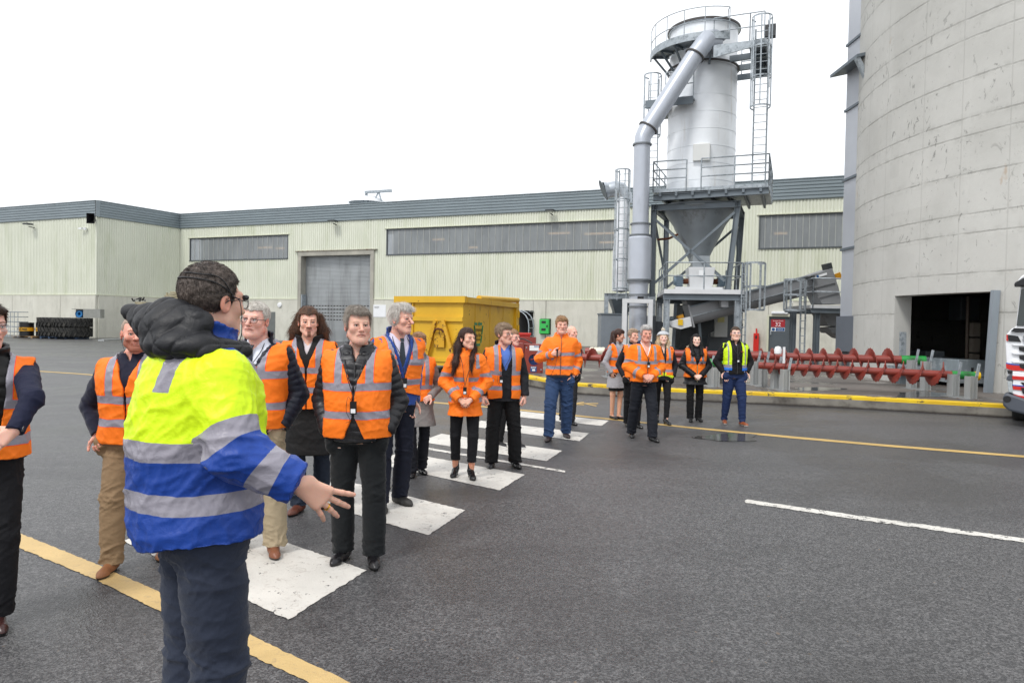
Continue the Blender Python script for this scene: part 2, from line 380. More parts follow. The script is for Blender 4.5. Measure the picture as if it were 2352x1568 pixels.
def fasc(m, fr, u0, u1):
    P = [(ZF, .02), (ZF, -.10)]; n = 6; h = (ZE - ZF) / n
    for i in range(n):
        z = ZF + i * h; P += [(z + .02, -.10), (z + .05, -.15), (z + h - .07, -.15), (z + h - .03, -.10)]
    P += [(ZE, -.10), (ZE, -.17), (ZE + .06, -.17), (ZE + .06, .3)]
    vs = [fr.p(u, v, z) for z, v in P for u in (u0, u1)]
    m.add(vs, [(2 * i, 2 * i + 1, 2 * i + 3, 2 * i + 2) for i in range(len(P) - 1)])
def rectpx(x0, x1, yt0, yt1, yb0, yb1):
    a, b, c, d = FB.at(x0, yt0), FB.at(x1, yt1), FB.at(x0, yb0), FB.at(x1, yb1)
    return (a[0] + c[0]) / 2, (b[0] + d[0]) / 2, (c[1] + d[1]) / 2, (a[1] + b[1]) / 2
W1 = rectpx(436, 662, 549, 538, 598, 594); W2 = rectpx(888, 1423, 525, 507, 584, 573); W3 = rectpx(1743, 1950, 494, 489, 569, 568)
DR = rectpx(693, 852, 590, 584, 775, 775)
holes = [W1, DR, W2, W3]; m = MB(); u = 0.0
for h in holes:
    clad(m, FB, u, h[0], ZB, ZF)
    clad(m, FB, h[0], h[1], h[3], ZF)
    if h is not DR: clad(m, FB, h[0], h[1], ZB, h[2])
    u = h[1]
clad(m, FB, u, UE, ZB, ZF); clad(m, FR, 0, LR, ZB, ZF); clad(m, FL, -26, 0, ZB, ZF)
m.box(-.06, -.07, ZB, .03, .02, ZF, FR)
m.build('wall_cladding', mClad, wh)
m = MB(); fasc(m, FB, 0, UE); fasc(m, FR, 0, LR); fasc(m, FL, -26, 0)
for fr, uu in ((FR, 0), (FR, LR)): m.box(uu - .16, -.2, ZF - .02, uu + .16, -.16, ZE + .04, fr)
m.build('eaves_band', mFascia, wh)
m = MB()
P = [FL.p(-26, .1, ZE), KC + Vector((0, 0, ZE)), A0 + Vector((0, 0, ZE)), FB.p(UE, .1, ZE), FB.p(UE, 30, ZE + 1.2), FL.p(-26, 30, ZE + 1.2)]
m.quad(*P); m.build('roof', mFascia, wh)
m = MB()     # concrete plinth in precast panels
def plinth(fr, u0, u1, per=7.6, off=0):
    e = [u0]; x = off
    while x < u1:
        if x > u0 + .3 and x < u1 - .3: e.append(x)
        x += per
    e.append(u1)
    for a, b in zip(e[:-1], e[1:]): MB().box(a + .02, -.10, 0, b - .02, .2, ZB - .02, fr).build('plinth', mBase, wh)
UA, UB_ = FB.at(1188, 760)[0], FB.at(1225, 760)[0]; ZA = FB.at(1205, 713)[1]
D32 = rectpx(1764, 1818, 727, 727, 812, 812)
plinth(FB, .1, DR[0] - .3); plinth(FB, DR[1] + .3, UA, 7.6, FB.at(1060, 760)[0]); plinth(FB, UB_, D32[0], 8, FB.at(1254, 760)[0]); plinth(FB, D32[1], UE, 8, D32[1] + 3)
for q_ in ((UA, ZA, UB_), (D32[0], D32[3], D32[1])): MB().box(q_[0], -.1, q_[1], q_[2], .2, ZB - .02, FB).build('plinth', mBase, wh)
plinth(FR, 0.1, LR, 9, FR.at(410 * .9 + 44, 700)[0]); plinth(FL, -26, 0.02, 6.4, FL.at(141, 720)[0] - 12.8)
m = MB(); m.box(-26, .21, 0, -.06, .3, ZB, FL); m.box(0.1, .21, 0, LR, .3, ZB, FR)
m.box(0, .25, 0, DR[0] - .3, .35, ZB - .1, FB); m.box(DR[1] + .3, .25, 0, UA - .1, .35, ZB - .1, FB); m.box(UB_ + .1, .25, 0, D32[0], .35, ZB - .1, FB); m.box(D32[1], .25, 0, UE, .35, ZB - .1, FB)
m.build('inner_plinth', mBase, wh)
m = MB()
for fr, a, b in ((FB, .1, DR[0]), (FB, DR[1], UE), (FR, 0, LR), (FL, -26, 0)): m.box(a, -.13, ZB - .02, b, .0, ZB + .04, fr)
m.build('drip_trim', mTrimPale, wh)
def windowmat():
    t = NT('window polycarbonate'); n = t.noise(1.2, 5, .6, sc3=(1, 1, .35)); b = t.ramp(n, .3, .7, lin('#8b9092'), lin('#a5aaac')); s2 = t.noise(14, 5, .7, sc3=(1, 1, .08))
    b = t.mix(t.math('MULTIPLY', t.ramp(s2, .5, .8), .35), b, lin('#b9bcbc')); t.col(b); t.set(rough=.25); tr = t.n('ShaderNodeBsdfTransparent'); mx = t.n('ShaderNodeMixShader'); mx.inputs[0].default_value = .62
    tr.inputs[0].default_value = (.8, .82, .85, 1)
    t.l(tr.outputs[0], mx.inputs[1]); t.l(t.b.outputs[0], mx.inputs[2]); t.l(mx.outputs[0], t.out.inputs[0]); return t.m
mWin = windowmat(); mInt = M('inside wall', '#717373', .9, 0, .35, .25)
t = NT('lamp glow'); t.b.inputs['Emission Color'].default_value = (1, .62, .3, 1); t.b.inputs['Emission Strength'].default_value = 1.6; mGlow = t.m
for wi, (w_, nm) in enumerate(((W1, 20), (W2, 34), (W3, 14))):
    u0, u1, z0, z1 = w_
    wo = MB()
    wo.box(u0, -.10, z0 - .06, u1, .12, z0 + .02, FB).box(u0, -.03, z1 - .05, u1, .12, z1, FB).box(u0, -.03, z0 + .021, u0 + .07, .12, z1 - .051, FB).box(u1 - .07, -.03, z0 + .021, u1, .12, z1 - .051, FB)
    wf = wo.build('window', M('window frame', '#4d5357', .5), wh)
    wf['label'] = ['short high strip window above the left part', 'long high strip window with warm lamps inside', 'strip window beside the concrete silo'][wi]
    MB().box(u0 + .07, .05, z0 + .02, u1 - .07, .06, z1 - .05, FB).build('pane', mWin, wf)
    mm = MB()
    for i in range(1, nm): mm.box(u0 + (u1 - u0) * i / nm - .018, .02, z0 + .03, u0 + (u1 - u0) * i / nm + .018, .048, z1 - .06, FB)
    mm.build('mullions', M('mullion', '#a9aca8', .5), wf)
    MB().box(u0 - .15, -.12, z1 + .02, u1 + .15, -.03, z1 + .07, FB).build('ledge', mTrimPale, wf)
    MB().box(u0 - .3, 1.6, z0 - .5, u1 + .3, 1.7, z1 + .5, FB).box(u0 - .3, .1, z1 + .1, u1 + .3, 1.6, z1 + .2, FB).box(u0 - .3, .1, z0 - .3, u1 + .3, 1.6, z0 - .2, FB).build('inner_wall', mInt, wf)
    for f in ((.45,) if wi == 0 else (.295, .69) if wi == 1 else ()): c = u0 + (u1 - u0) * f; MB().box(c - .45, .12, z0, c + .45, .5, z1, FB).build('inner_column', M('column concrete pale', '#b9b8b0', .8), wf)
    for f, hz, ln in (((.70, .55, 1.6), (.85, .5, .9)) if wi == 0 else ((.23, .6, 1.4), (.38, .25, .8), (.74, .68, 2.0), (.93, .62, 3.), (.97, .3, 2.2)) if wi == 1 else ((.25, .5, .8),)):
        c = u0 + (u1 - u0) * f; z = z0 + (z1 - z0) * hz; MB().box(c - ln / 2, .9, z - .07, c + ln / 2, 1.0, z + .07, FB).build('lamp', mGlow, wf)
# roller door
u0, u1, z0, z1 = DR; m = MB()
m.box(u0 - .32, -.16, 0, u0, .9, z1 + .02, FB); m.box(u1, -.16, 0, u1 + .32, .9, z1 + .02, FB); m.box(u0 - .32, -.17, z1 + .021, u1 + .32, .9, z1 + .38, FB)
ds = m.build('door_surround', mBand, wh)
MB().box(u0 - .6, -.22, z1 + .381, u1 + .6, -.02, z1 + .45, FB).build('door_canopy', M('rust stained trim', '#8f8a7c', .7, 0, .1, 3, dirt='#6b4d37', dl=(.55, .6), ds=5), wh)
m = MB(); n = int(z1 / .11); P = []
for i in range(n): z = i * z1 / n; P += [(z, .5), (z + .015, .53), (z + .035, .5)]
P.append((z1, .5)); m.add([FB.p(u, v, z) for z, v in P for u in (u0, u1)], [(2 * i, 2 * i + 1, 2 * i + 3, 2 * i + 2) for i in range(len(P) - 1)])
rd = m.build('roller_door', M('roller door steel', '#a7abad', .4, .35, .1, .8, dirt='#87898a', dl=(.5, .7), ds=1.5, dsc=(1, 1, .1)), wh)
t = NT('vent slots'); sx = t.n('ShaderNodeSeparateXYZ'); t.l(t.tc.outputs['Object'], sx.inputs[0]); pp = t.math('PINGPONG', sx.outputs[0], .14)
t.col(t.mix(t.ramp(pp, .03, .035), lin('#b9bcbd'), lin('#26241f'))); t.set(rough=.6)
for r in range(5):
    zz = FB.at(770, 703 + r * 8)[1]; MB().box(u0 + .3, .485, zz, u1 - .3, .497, zz + .08, FB).build('vent_strip', t.m, rd)
for a_, b_ in ((u0, u0 + .12), (u1 - .1, u1)): MB().box(a_, -.1, 0, b_, .45, z1 * .55, FB).build('door_guide', mGalv, wh)
# door 32
u0, u1, z0, z1 = D32
fd = MB().box(u0, .02, .22, u1, .1, z1, FB).build('door', M('door grey paint', '#525a60', .5, 0, .05), wh); fd['label'] = 'grey steel door with a red sign reading 32'
MB().box(u0 - .08, -.13, .22, u0 + .04, .1, z1 + .08, FB).box(u1 - .04, -.13, .22, u1 + .08, .1, z1 + .08, FB).box(u0 + .041, -.13, z1, u1 - .041, .1, z1 + .08, FB).build('frame', mTrimPale, fd)
mRedS = M('sign red', '#a3242f', .5, 0, .05); mWhS = M('sign white', '#e6e8ea', .5, 0, .03); mBlS = M('sign blue', '#1d5288', .5, 0, .05)
uc = (u0 + u1) / 2 - .12; zs = FB.at(1788, 743)[1]
sg = MB().box(uc - .42, .0, zs - .23, uc + .42, .015, zs + .27, FB).build('sign', mRedS, fd)
text('number', '32', FB.p(uc, -.004, zs - .06), .36, FB.U, mWhS, sg); text('lettering', 'Sprinkler Room', FB.p(uc, -.004, zs + .18), .1, FB.U, mWhS, sg)
sg = MB().box(uc - .42, .0, zs - .5, uc + .42, .015, zs - .25, FB).build('sign', mWhS, fd); MB().box(uc - .12, -.008, zs - .48, uc + .4, -.001, zs - .27, FB).build('blue_panel', mBlS, sg)
MB().lathe([(0, 0), (.1, 0), (.1, .01), (0, .01)], FB.p(uc - .27, 0, zs - .375), 20, False, -FB.N).build('symbol', mBlS, sg); text('lettering', 'Fire door\nKeep shut', FB.p(uc + .14, -.012, zs - .375), .08, FB.U, mWhS, sg)
MB().box(u0 + .12, -.05, 1.35, u0 + .2, .02, 1.65, FB).build('handle', mGalv, fd)
# small fittings fixed to the walls
def bulkhead(fr, px, py, w=.9, nm='bulkhead_light'):
    u, z = fr.at(px, py, -.15); o = MB().box(u - w / 2, -.28, z - .08, u + w / 2, -.1, z + .08, fr).build(nm, M('lamp cover', '#e2e6ea', .3), wh, .03); return o
bulkhead(FB, 1791, 718, 1.0)
def flood(fr, px, py, s=1.):
    u, z = fr.at(px, py, -.5); f = MB(); f.bar(fr.p(u, -.05, z - .25), fr.p(u, -.55, z - .2), .07)
    f.box(u - .3 * s, -.9, z - .05, u + .3 * s, -.3, z + .06, fr); o = f.build('floodlight', M('lamp body', '#33373a', .5), wh, .02)
    MB().box(u - .24 * s, -.85, z - .065, u + .24 * s, -.35, z - .052, fr).build('lens', M('lamp lens', '#9aa3a8', .3), o)
flood(FL, 67, 515, 1.); flood(FB, 766, 508, 1.1); flood(FB, 1265, 484, 1.)
u, z = FL.at(208, 503, -.5); m = MB(); c = FL.p(u, -.15, z)
m.add([c + Vector(q) for q in ((-.1, 0, -.1), (.1, 0, -.1), (.1, 0, .1), (-.1, 0, .1), (-.22, -.75, -.42), (.34, -.62, -.42), (.34, -.62, .42), (-.22, -.75, .42))], [(0, 1, 5, 4), (1, 2, 6, 5), (2, 3, 7, 6), (3, 0, 4, 7), (3, 2, 1, 0), (4, 5, 1, 0)])
m.build('horn_speaker', mBlack, wh)
u, z = FL.at(190, 525, -.3); m = MB(); m.box(u - .4, -.4, z - .05, u - .05, -.25, z + .08, FL); m.cyl(FL.p(u + .15, -.2, 0), .12, z - .12, z + .1, 12); m.build('camera', mWhS, wh)
u, z = FB.at(642, 700, -.15); MB().lathe([(0, 0), (.22, 0), (.2, .1), (0, .13)], FB.p(u, -.1, z), 20, True, -FB.N).build('alarm_bell', mWhS, wh)
q = rectpx(614, 634, 716, 716, 778, 778); fo = MB().box(q[0], -.12, .02, q[1], -.102, q[3], FB).build('side_door', M('door dull grey', '#6a6e6c', .6), wh)
q = rectpx(859, 888, 700, 700, 728, 728); sg = MB().box(q[0], -.13, q[2], q[1], -.102, q[3], FB).build('sign', mWhS, wh); text('lettering', 'WET', FB.p(q[0] + .35, -.135, q[3] - .22), .22, FB.U, mBlack, sg)
# recess with curved metal guard
m = MB(); m.box(UA - .1, .3, 0, UB_ + .1, 2.5, .02, FB); m.box(UA - .1, 2.4, .02, UB_ + .1, 2.5, ZA + .2, FB); m.box(UA - .12, .2, 0, UA, 2.5, ZA + .2, FB); m.box(UB_, .2, 0, UB_ + .12, 2.5, ZA + .2, FB); m.box(UA, .2, ZA, UB_, 2.4, ZA + .1, FB)
m.build('alcove', M('alcove wall', '#7b7c7e', .8, 0, .2, 1), wh)
m = MB()
for v in (-.12, -1.1):
    pts = [FB.p(UB_ + .05, v, 0)] + [FB.p(UB_ + .05 - .0, v, ZA * .62)] + [FB.p(UB_ + .05 - 1.1 * (1 - math.cos(a)), v, ZA * .62 + (ZA * .38) * math.sin(a)) for a in (.35, .7, 1.05, 1.4, PI / 2)]
    m.tube(pts, .045, 6)
for k in range(5): m.bar(FB.p(UB_ + .05, -.12, .3 + k * .6), FB.p(UB_ + .05, -1.1, .3 + k * .6), .05)
m.tube([FB.p(UB_ + .05 - 1.1, -.12, ZA), FB.p(UA, -.12, ZA)], .05, 6)
m.build('curved_guard', mGalv, wh)
# external things fixed to or standing on the roof
m = MB(); a = PD(838, 442, 60); b = PD(900, 438, 60); m.bar(a, b, .28, .2)
rr = empty('roof_rail', a - Vector((0, 0, 1)), 'pale metal handrail frame on the warehouse roof edge', 'roof rail'); m.build('rail', mGalv, rr)
m = MB()
for x, y, x2, y2 in ((842, 443, 832, 466), (842, 443, 846, 464), (870, 440, 858, 464), (870, 440, 876, 462)): m.bar(PD(x, y, 60), PD(x2, y2, 60), .12)
m.build('support', mGalv, rr)
m = MB(); m.lathe([(1.6, 0), (1.5, .25), (1.0, .5), (.4, .65), (0, .7)], PD(843, 467, 61), 24); o = m.build('roof_vent', mWhS); setroot(o, PD(843, 467, 61)); tag(o, 'low white domed vent on the warehouse roof below the metal rail', 'roof vent')
# ================================================================ machinery on the platform
def railing(m, pts, h=1.1, r=.024, sp=1.2, mids=(.55,), kick=False):
    pts = [V(p) for p in pts]; up_ = Vector((0, 0, 1))
    for hh in (h,) + tuple(x * h / 1.1 for x in mids): m.tube([p + up_ * hh for p in pts], r, 6)
    for a, b in zip(pts[:-1], pts[1:]):
        n = max(1, round((b - a).length / sp))
        for k in range(n + 1):
            p = a + (b - a) * k / n; m.tube([p - up_ * .12, p + up_ * h], r, 6)
        if kick: m.bar(a + up_ * .08, b + up_ * .08, .012, .14)
def ladder(m, base, ztop, out, w=.5, cage=None, rung=.3, hoops=.9, r=.024, R=.38, straps=5):
    base = V(base); out = V(out).normalized(); side = Vector((-out.y, out.x, 0)); up_ = Vector((0, 0, 1)); H = ztop - base.z
    for s in (-1, 1): m.bar(base + side * s * w / 2, base + side * s * w / 2 + up_ * H, r * 2.4, r * 1.4)
    k = rung
    while k < H - .05: m.tube([base + side * -w / 2 + up_ * k, base + side * w / 2 + up_ * k], r * .7, 5); k += rung
    if cage is not None:
        z0, z1 = cage; n = max(1, round((z1 - z0) / hoops)); A = [math.radians(a) for a in np.linspace(-115, 115, 13)]
        def hp(a, z): return V((base.x, base.y, 0)) + out * (R * .9 + R * math.cos(a)) * 1. + side * R * math.sin(a) + up_ * z
        for i in range(n + 1):
            z = z0 + (z1 - z0) * i / n; pts = [V((base.x, base.y, z)) - side * w / 2] + [hp(a, z) for a in A] + [V((base.x, base.y, z)) + side * w / 2]
            for a, b in zip(pts[:-1], pts[1:]): m.bar(a, b, .012, .06)
        for a in np.linspace(-100, 100, straps): m.bar(hp(math.radians(a), z0), hp(math.radians(a), z1), .05, .012, out)
OT = PD(1600, 760, 31.0); FT = Frame(OT, math.radians(22)); R1 = 1.46
zz = lambda py, D=31., px=1607: PD(px, py, D).z
tw = empty('filter_tower', (OT.x, OT.y, KZ), 'tall pale cylindrical filter tower with a cone hopper under its railed deck', 'filter tower')
ZD = 7.55                                                            # main deck level
ztop = zz(84)
m = MB(); prof = [(R1, ZD - .25)]
for k in range(9):
    z = ZD + .45 + k * .72
    if z < zz(190): prof += [(R1, z - .012), (R1 + .012, z - .01), (R1 + .012, z + .01), (R1, z + .012)]
m.lathe(prof + [(R1, zz(178)), (R1 - .02, zz(176)), (R1 - .02, ztop), (R1 + .06, ztop), (R1 + .06, ztop + .1), (0, ztop + .25)], (OT.x, OT.y, 0), 56)
sh = m.build('shell', mShell, tw)
MB().lathe([(R1 + .001, 0), (R1 + .09, 0), (R1 + .09, .05), (R1 + .001, .05)], (OT.x, OT.y, zz(172)), 56, False).build('flange_ring', M('dark flange', '#4d4a49', .6, .3), sh)
m = MB(); m.lathe([(R1 + .061, 0), (R1 + .1, 0), (R1 + .1, .09), (R1 + .061, .09)], (OT.x, OT.y, ztop), 56, False)
m.build('flange_ring', M('dark flange', '#4d4a49', .6, .3), sh)
u0, za = FT.at(1592, 372, -R1); u1, zb = FT.at(1632, 330, -R1)
m = MB().box(u0, -R1 - .16, za, u1, -R1 * .9, zb, FT).build('access_hatch', M('hatch pale', '#d2d4d2', .45, .1, .04), tw, .02)
# cone hopper
m = MB(); rc0 = 1.62; zc0, zc1 = ZD - .62, zz(597); ztb = zz(520)
m.lathe([(rc0, zc0 + .15), (rc0, zc0), (1.12, ztb), (1.11, ztb - .03), (.42, zc1), (.42, zc1 - .1), (.3, zc1 - .1), (.3, zc1 - .5)], (OT.x, OT.y, 0), 40)
m.build('cone_hopper', mCone, tw)
# inner gauge pipe
# deck under the shell
DU0, DU1 = FT.at(1500, 430, -2.1)[0], FT.at(1766, 420, -2.1)[0]
m = MB(); m.box(DU0, -2.1, ZD - .16, DU1, 2.2, ZD - .02, FT); dk = m.build('deck', mGalv, tw)
m = MB(); m.ibeam(FT.p(DU0, -2.0, ZD - .36), FT.p(DU1, -2.0, ZD - .30), .2, .26); m.build('deck_beam', mGalvD, tw)
for v in (-1.55, 1.55): MB().ibeam(FT.p(-1.75, v, ZD - .70), FT.p(1.75, v, ZD - .70), .2, .26).build('deck_beam', mGalvD, tw)
for u in (-1.7, 1.7): MB().ibeam(FT.p(u, -1.7, ZD - .70), FT.p(u, 1.7, ZD - .70), .2, .25).build('deck_beam', mGalvD, tw)
for u in np.linspace(DU0 + .3, DU1 - .3, 7): MB().bar(FT.p(u, -2.1, ZD - .25), FT.p(u, 2.1, ZD - .25), .1, .16).build('joist', mGalvD, tw)
m = MB(); railing(m, [FT.p(DU0, 2.1, ZD), FT.p(DU0, -2.1, ZD), FT.p(-.3, -2.1, ZD)], 1.15, .03, 1.6, (.75, .4)); railing(m, [FT.p(.3, -2.1, ZD), FT.p(DU1, -2.1, ZD), FT.p(DU1, 2.1, ZD)], 1.15, .03, 1.5, (.75, .4)); m.build('deck_railing', mGalv, tw)
# frame legs down to the feed deck and ground
ZL = 3.42
for su, sv, top, bot in ((-1, -1, 1.72, 1.72), (1, -1, 1.75, 1.38), (-1, 1, 1.7, 1.7), (1, 1, 1.7, 1.5)):
    MB().ibeam(FT.p(su * top, sv * 1.55, ZD - .55), FT.p(su * bot, sv * 1.55, ZL - .4), .22, .22, .02, FT.U).build('leg', mGalvD, tw)
for a, b in (((-1.66, ZD - 1.2), (1.3, ZL + .25)), ((1.62, ZD - 1.05), (-1.6, ZL + .2))):
    MB().bar(FT.p(a[0], -1.62, a[1]), FT.p(b[0], -1.62, b[1]), .1, .1).build('brace', mGalvD, tw)
    MB().bar(FT.p(a[0], 1.62, a[1]), FT.p(b[0], 1.62, b[1]), .1, .1).build('brace', mGalvD, tw)
for s in (-1, 1): MB().bar(FT.p(s * 1.7, -1.5, ZD - 1.2), FT.p(s * 1.6, 1.5, ZL + .2), .09, .09).build('brace', mGalvD, tw)
MB().bar(FT.p(-2.15, -1.9, ZD - .5), FT.p(-2.0, -1.5, ZL - 1.), .1, .1).build('brace', mGalvD, tw)
m = MB(); m.tube([FT.p(-1.6, -1.2, zz(556)), FT.p(-1.1, -1.3, zz(555)), FT.p(-.75, -1.1, zz(545))], .05, 8); m.build('inspection_pipe', mRust, tw)
# top ring platform
zr = zz(137); RO, RI = 2.25, R1 + .12
def ringp(r, a, z): return Vector((OT.x + r * math.sin(a), OT.y - r * math.cos(a), z))
a0, a1 = math.radians(-100), math.radians(12); A = [a0 + (a1 - a0) * k / 26 for k in range(27)]
m = MB()
for r0, r1, z0, z1 in ((RI, RO, zr, zr + .03), (RO, RO + .05, zr - .12, zr + .18), (RI - .05, RI, zr - .1, zr + .12)):
    for a, b in zip(A[:-1], A[1:]): m.hexa([ringp(r0, a, z0), ringp(r1, a, z0), ringp(r1, b, z0), ringp(r0, b, z0), ringp(r0, a, z1), ringp(r1, a, z1), ringp(r1, b, z1), ringp(r0, b, z1)])
m.build('top_walkway', mGalv, tw)
for k in (2, 7, 12, 17, 22): 
    MB().bar(ringp(RI - .1, A[k], zr - .05), ringp(RO, A[k], zr - .05), .07, .1).build('bracket', mGalvD, tw)
    MB().bar(ringp(RO - .1, A[k], zr - .08), ringp(RI - .1, A[k], zr - .85), .07, .07).build('bracket', mGalvD, tw)
m = MB()
for h in (.62, 1.2): m.tube([ringp(RO, a, zr + h) for a in A], .018, 6)
for k in (0, 5, 10, 15, 20, 26): m.tube([ringp(RO, A[k], zr - .1), ringp(RO, A[k], zr + 1.2)], .018, 6)
m.tube([ringp(RO, A[26], zr + .1), ringp(RO - .25, A[26] + .03, zr + .1), ringp(RO - .25, A[26] + .03, zr + 1.2), ringp(RO, A[26], zr + 1.2)], .018, 6)
m.build('top_railing', mGalv, tw)
# right hand top platform with control box
zp = zz(156); pu0, pu1 = FT.at(1638, 156, -2.1)[0], FT.at(1760, 156, -2.1)[0]
m = MB(); m.box(pu0 + 1.35, -2.1, zp - .06, pu1, 1.6, zp, FT); m.box(pu0, -2.1, zp - .06, pu0 + 1.349, -1.5, zp, FT); m.build('upper_platform', mGalvD, tw)
m = MB(); m.prism([FT.p(pu0, -2.12, zp - .5), FT.p(pu0, -2.12, zp), FT.p(pu1, -2.12, zp), FT.p(pu1, -2.12, zp - .18)], FT.N * .06); m.build('edge_plate', mGalv, tw)
MB().prism([FT.p(pu1 - .06, -2.0, zp - .18), FT.p(pu1 - .06, -2.0, zp - .07), FT.p(pu1 - .06, 1.6, zp - .07), FT.p(pu1 - .06, 1.6, zp - .75)], FT.U * .06).build('edge_plate', mGalvD, tw)
for v in (-.9, .3, 1.5): MB().bar(FT.p(1.2, v, zp - .2), FT.p(pu1, v, zp - .16), .12, .24).build('bracket', mGalvD, tw)
m = MB(); railing(m, [FT.p(pu0, -2.1, zp), FT.p(pu0 + 1.4, -2.1, zp), FT.p(pu1 - .1, -2.1, zp)], 1.1, .022, 1.5, (.55,)); railing(m, [FT.p(pu1, -1.2, zp), FT.p(pu1, 1.6, zp), FT.p(1.5, 1.6, zp)], 1.1, .022, 1.5); m.build('upper_railing', mGalv, tw)
MB().box(pu0 + 1.9, -1.4, zp + .35, pu0 + 2.35, -1.1, zp + .85, FT).build('control_box', M('lamp body', '#33373a', .5), tw, .02)
MB().tube([FT.p(pu0 + 2.1, -1.25, zp), FT.p(pu0 + 2.1, -1.25, zp + .4)], .03, 6).build('post', mGalvD, tw)
# ladders
lb = FT.p(FT.at(1742, 430, -2.2)[0], -2.2, ZD); m = MB(); ladder(m, lb, zz(82, 28.5), -FT.N, .5, (zz(262, 28.5), zz(66, 28.5)), .3, 1.15); m.build('caged_ladder', mGalv, tw)
ll = PD(1497, 420, 31.5); m = MB(); ladder(m, (ll.x, ll.y, ZD), zz(188, 31.5), -FT.N, .45, (zz(320, 31.5), zz(184, 31.5)), .3, 1.2, .02); m.build('caged_ladder', mGalv, tw)
zq = zz(238, 30); qu0, qu1 = FT.at(1482, 240, -1.9)[0], FT.at(1592, 240, -1.9)[0]
m = MB(); m.box(qu0, -1.9, zq - .3, qu1, -1.84, zq + .02, FT); m.box(qu0, -1.839, zq - .06, qu1, -1.2, zq, FT); m.box(qu0, -1.19, zq - .06, -1.2, .8, zq, FT); m.build('middle_platform', mGalvD, tw)
m = MB(); railing(m, [FT.p(qu0 + .85, -1.9, zq), FT.p(qu1, -1.9, zq)], 1.1, .022, 1.2); m.build('middle_railing', mGalv, tw)
# ---------------------------------------------------------------- big exhaust duct
DZ = 28.6; pv = PD(1468, 700, DZ); k_ = lambda px: px * DZ / F
du = empty('exhaust_duct', (pv.x, pv.y, KZ), 'fat grey duct rising in front of the ribbed wall and slanting to the tower top', 'duct')
zv = lambda py: PD(1468, py, DZ).z
ax = PD(1474, 300, DZ); cx_, cy_ = PD(1470, 560, DZ).x, PD(1470, 560, DZ).y
def ring_(m, x, y, r, z, h=.06, e=.05): m.lathe([(r, -h / 2), (r + e, -h / 2), (r + e, h / 2), (r, h / 2)], (x, y, z), 32, False)
m = MB(); m.lathe([(.36, KZ + .4), (.36, zv(691)), (.375, zv(682)), (.375, zv(672)), (.42, zv(645))], (cx_ - .02, cy_, 0), 32)
m.build('lower_pipe', mDuct, du)
m = MB(); m.lathe([(.36, zv(644)), (.475, zv(643.9)), (.475, zv(548)), (.40, zv(542)), (.36, zv(541)), (.37, zv(516)), (.33, zv(515)), (.33, zv(334))], (cx_, cy_, 0), 32)
m.build('silencer_pipe', mDuct, du)
for py, r in ((760, .36), (704, .36), (690, .37), (677, .375), (648, .42), (643, .475), (541, .39), (515, .37), (334, .34)):
    m = MB(); ring_(m, cx_ - (.02 if py > 644 else 0), cy_, r, zv(py)); m.build('flange_ring', M('flange grey', '#7a7f84', .5, .4), du)
pA = Vector((cx_, cy_, zv(334))); pB = PD(1482, 305, DZ); pC = PD(1596, 128, 28.6); pD = PD(1622, 96, 28.7); pE = PD(1634, 96, 29.0); pF = PD(1633, 118, 30.0)
def smooth_path(P, n=8):
    out = []
    for i in range(len(P) - 1):
        p0 = P[max(0, i - 1)]; p1 = P[i]; p2 = P[i + 1]; p3 = P[min(len(P) - 1, i + 2)]
        for k in range(n): t = k / n; out.append(.5 * ((2 * p1) + (p2 - p0) * t + (2 * p0 - 5 * p1 + 4 * p2 - p3) * t * t + (3 * p1 - p0 - 3 * p2 + p3) * t ** 3))
    return out + [P[-1]]
MB().tube([pA, Vector((cx_ + .02, cy_, zv(318))), pB, pB + (pC - pB) * .06], [.33, .33, .35, .36], 32).build('lower_elbow', mDuct, du)
MB().tube([pB + (pC - pB) * .06, pC], .36, 32).build('slanted_pipe', mDuct, du)
MB().tube([pC, pC + (pD - pC) * .5, pD + Vector((0, 0, .05)), pE + Vector((.05, 0, .05)), pF], [.37, .38, .40, .44, .46], 32).build('upper_elbow', mDuct, du)
dd = (pC - pB).normalized(); mDF = M('dark flange', '#4d4a49', .6, .3)
for q, r in ((pB + (pC - pB) * .06, .365), (pC, .37)): MB().lathe([(r, -.03), (r + .05, -.03), (r + .05, .03), (r, .03)], q, 32, False, dd).build('flange_ring', mDF, du)
MB().lathe([(.46, -.04), (.56, -.04), (.56, .04), (.46, .04)], pF + Vector((0, -.12, 0)), 32, False, (0, 1, 0)).build('flange_ring', mDF, du)
MB().bar((cx_ - .12, cy_ - .4, zv(686)), (cx_ + .12, cy_ - .4, zv(686)), .1, .16).build('damper_handle', mBlack, du)
# white goal frame round the duct foot
gf = empty('support_frame', (pv.x, pv.y - .8, KZ), 'white painted goalpost frame standing round the foot of the grey duct', 'frame')
for px in (1435, 1494): MB().bar(G(px, 840, KZ) * 0 + Vector((PD(px, 691, 27.8).x, PD(px, 691, 27.8).y, KZ)), PD(px, 693, 27.8), .17, .17).build('post', mWhiteS, gf)
MB().bar(PD(1430, 690.5, 27.8), PD(1499, 692, 27.8), .18, .16).build('crossbar', mWhiteS, gf)
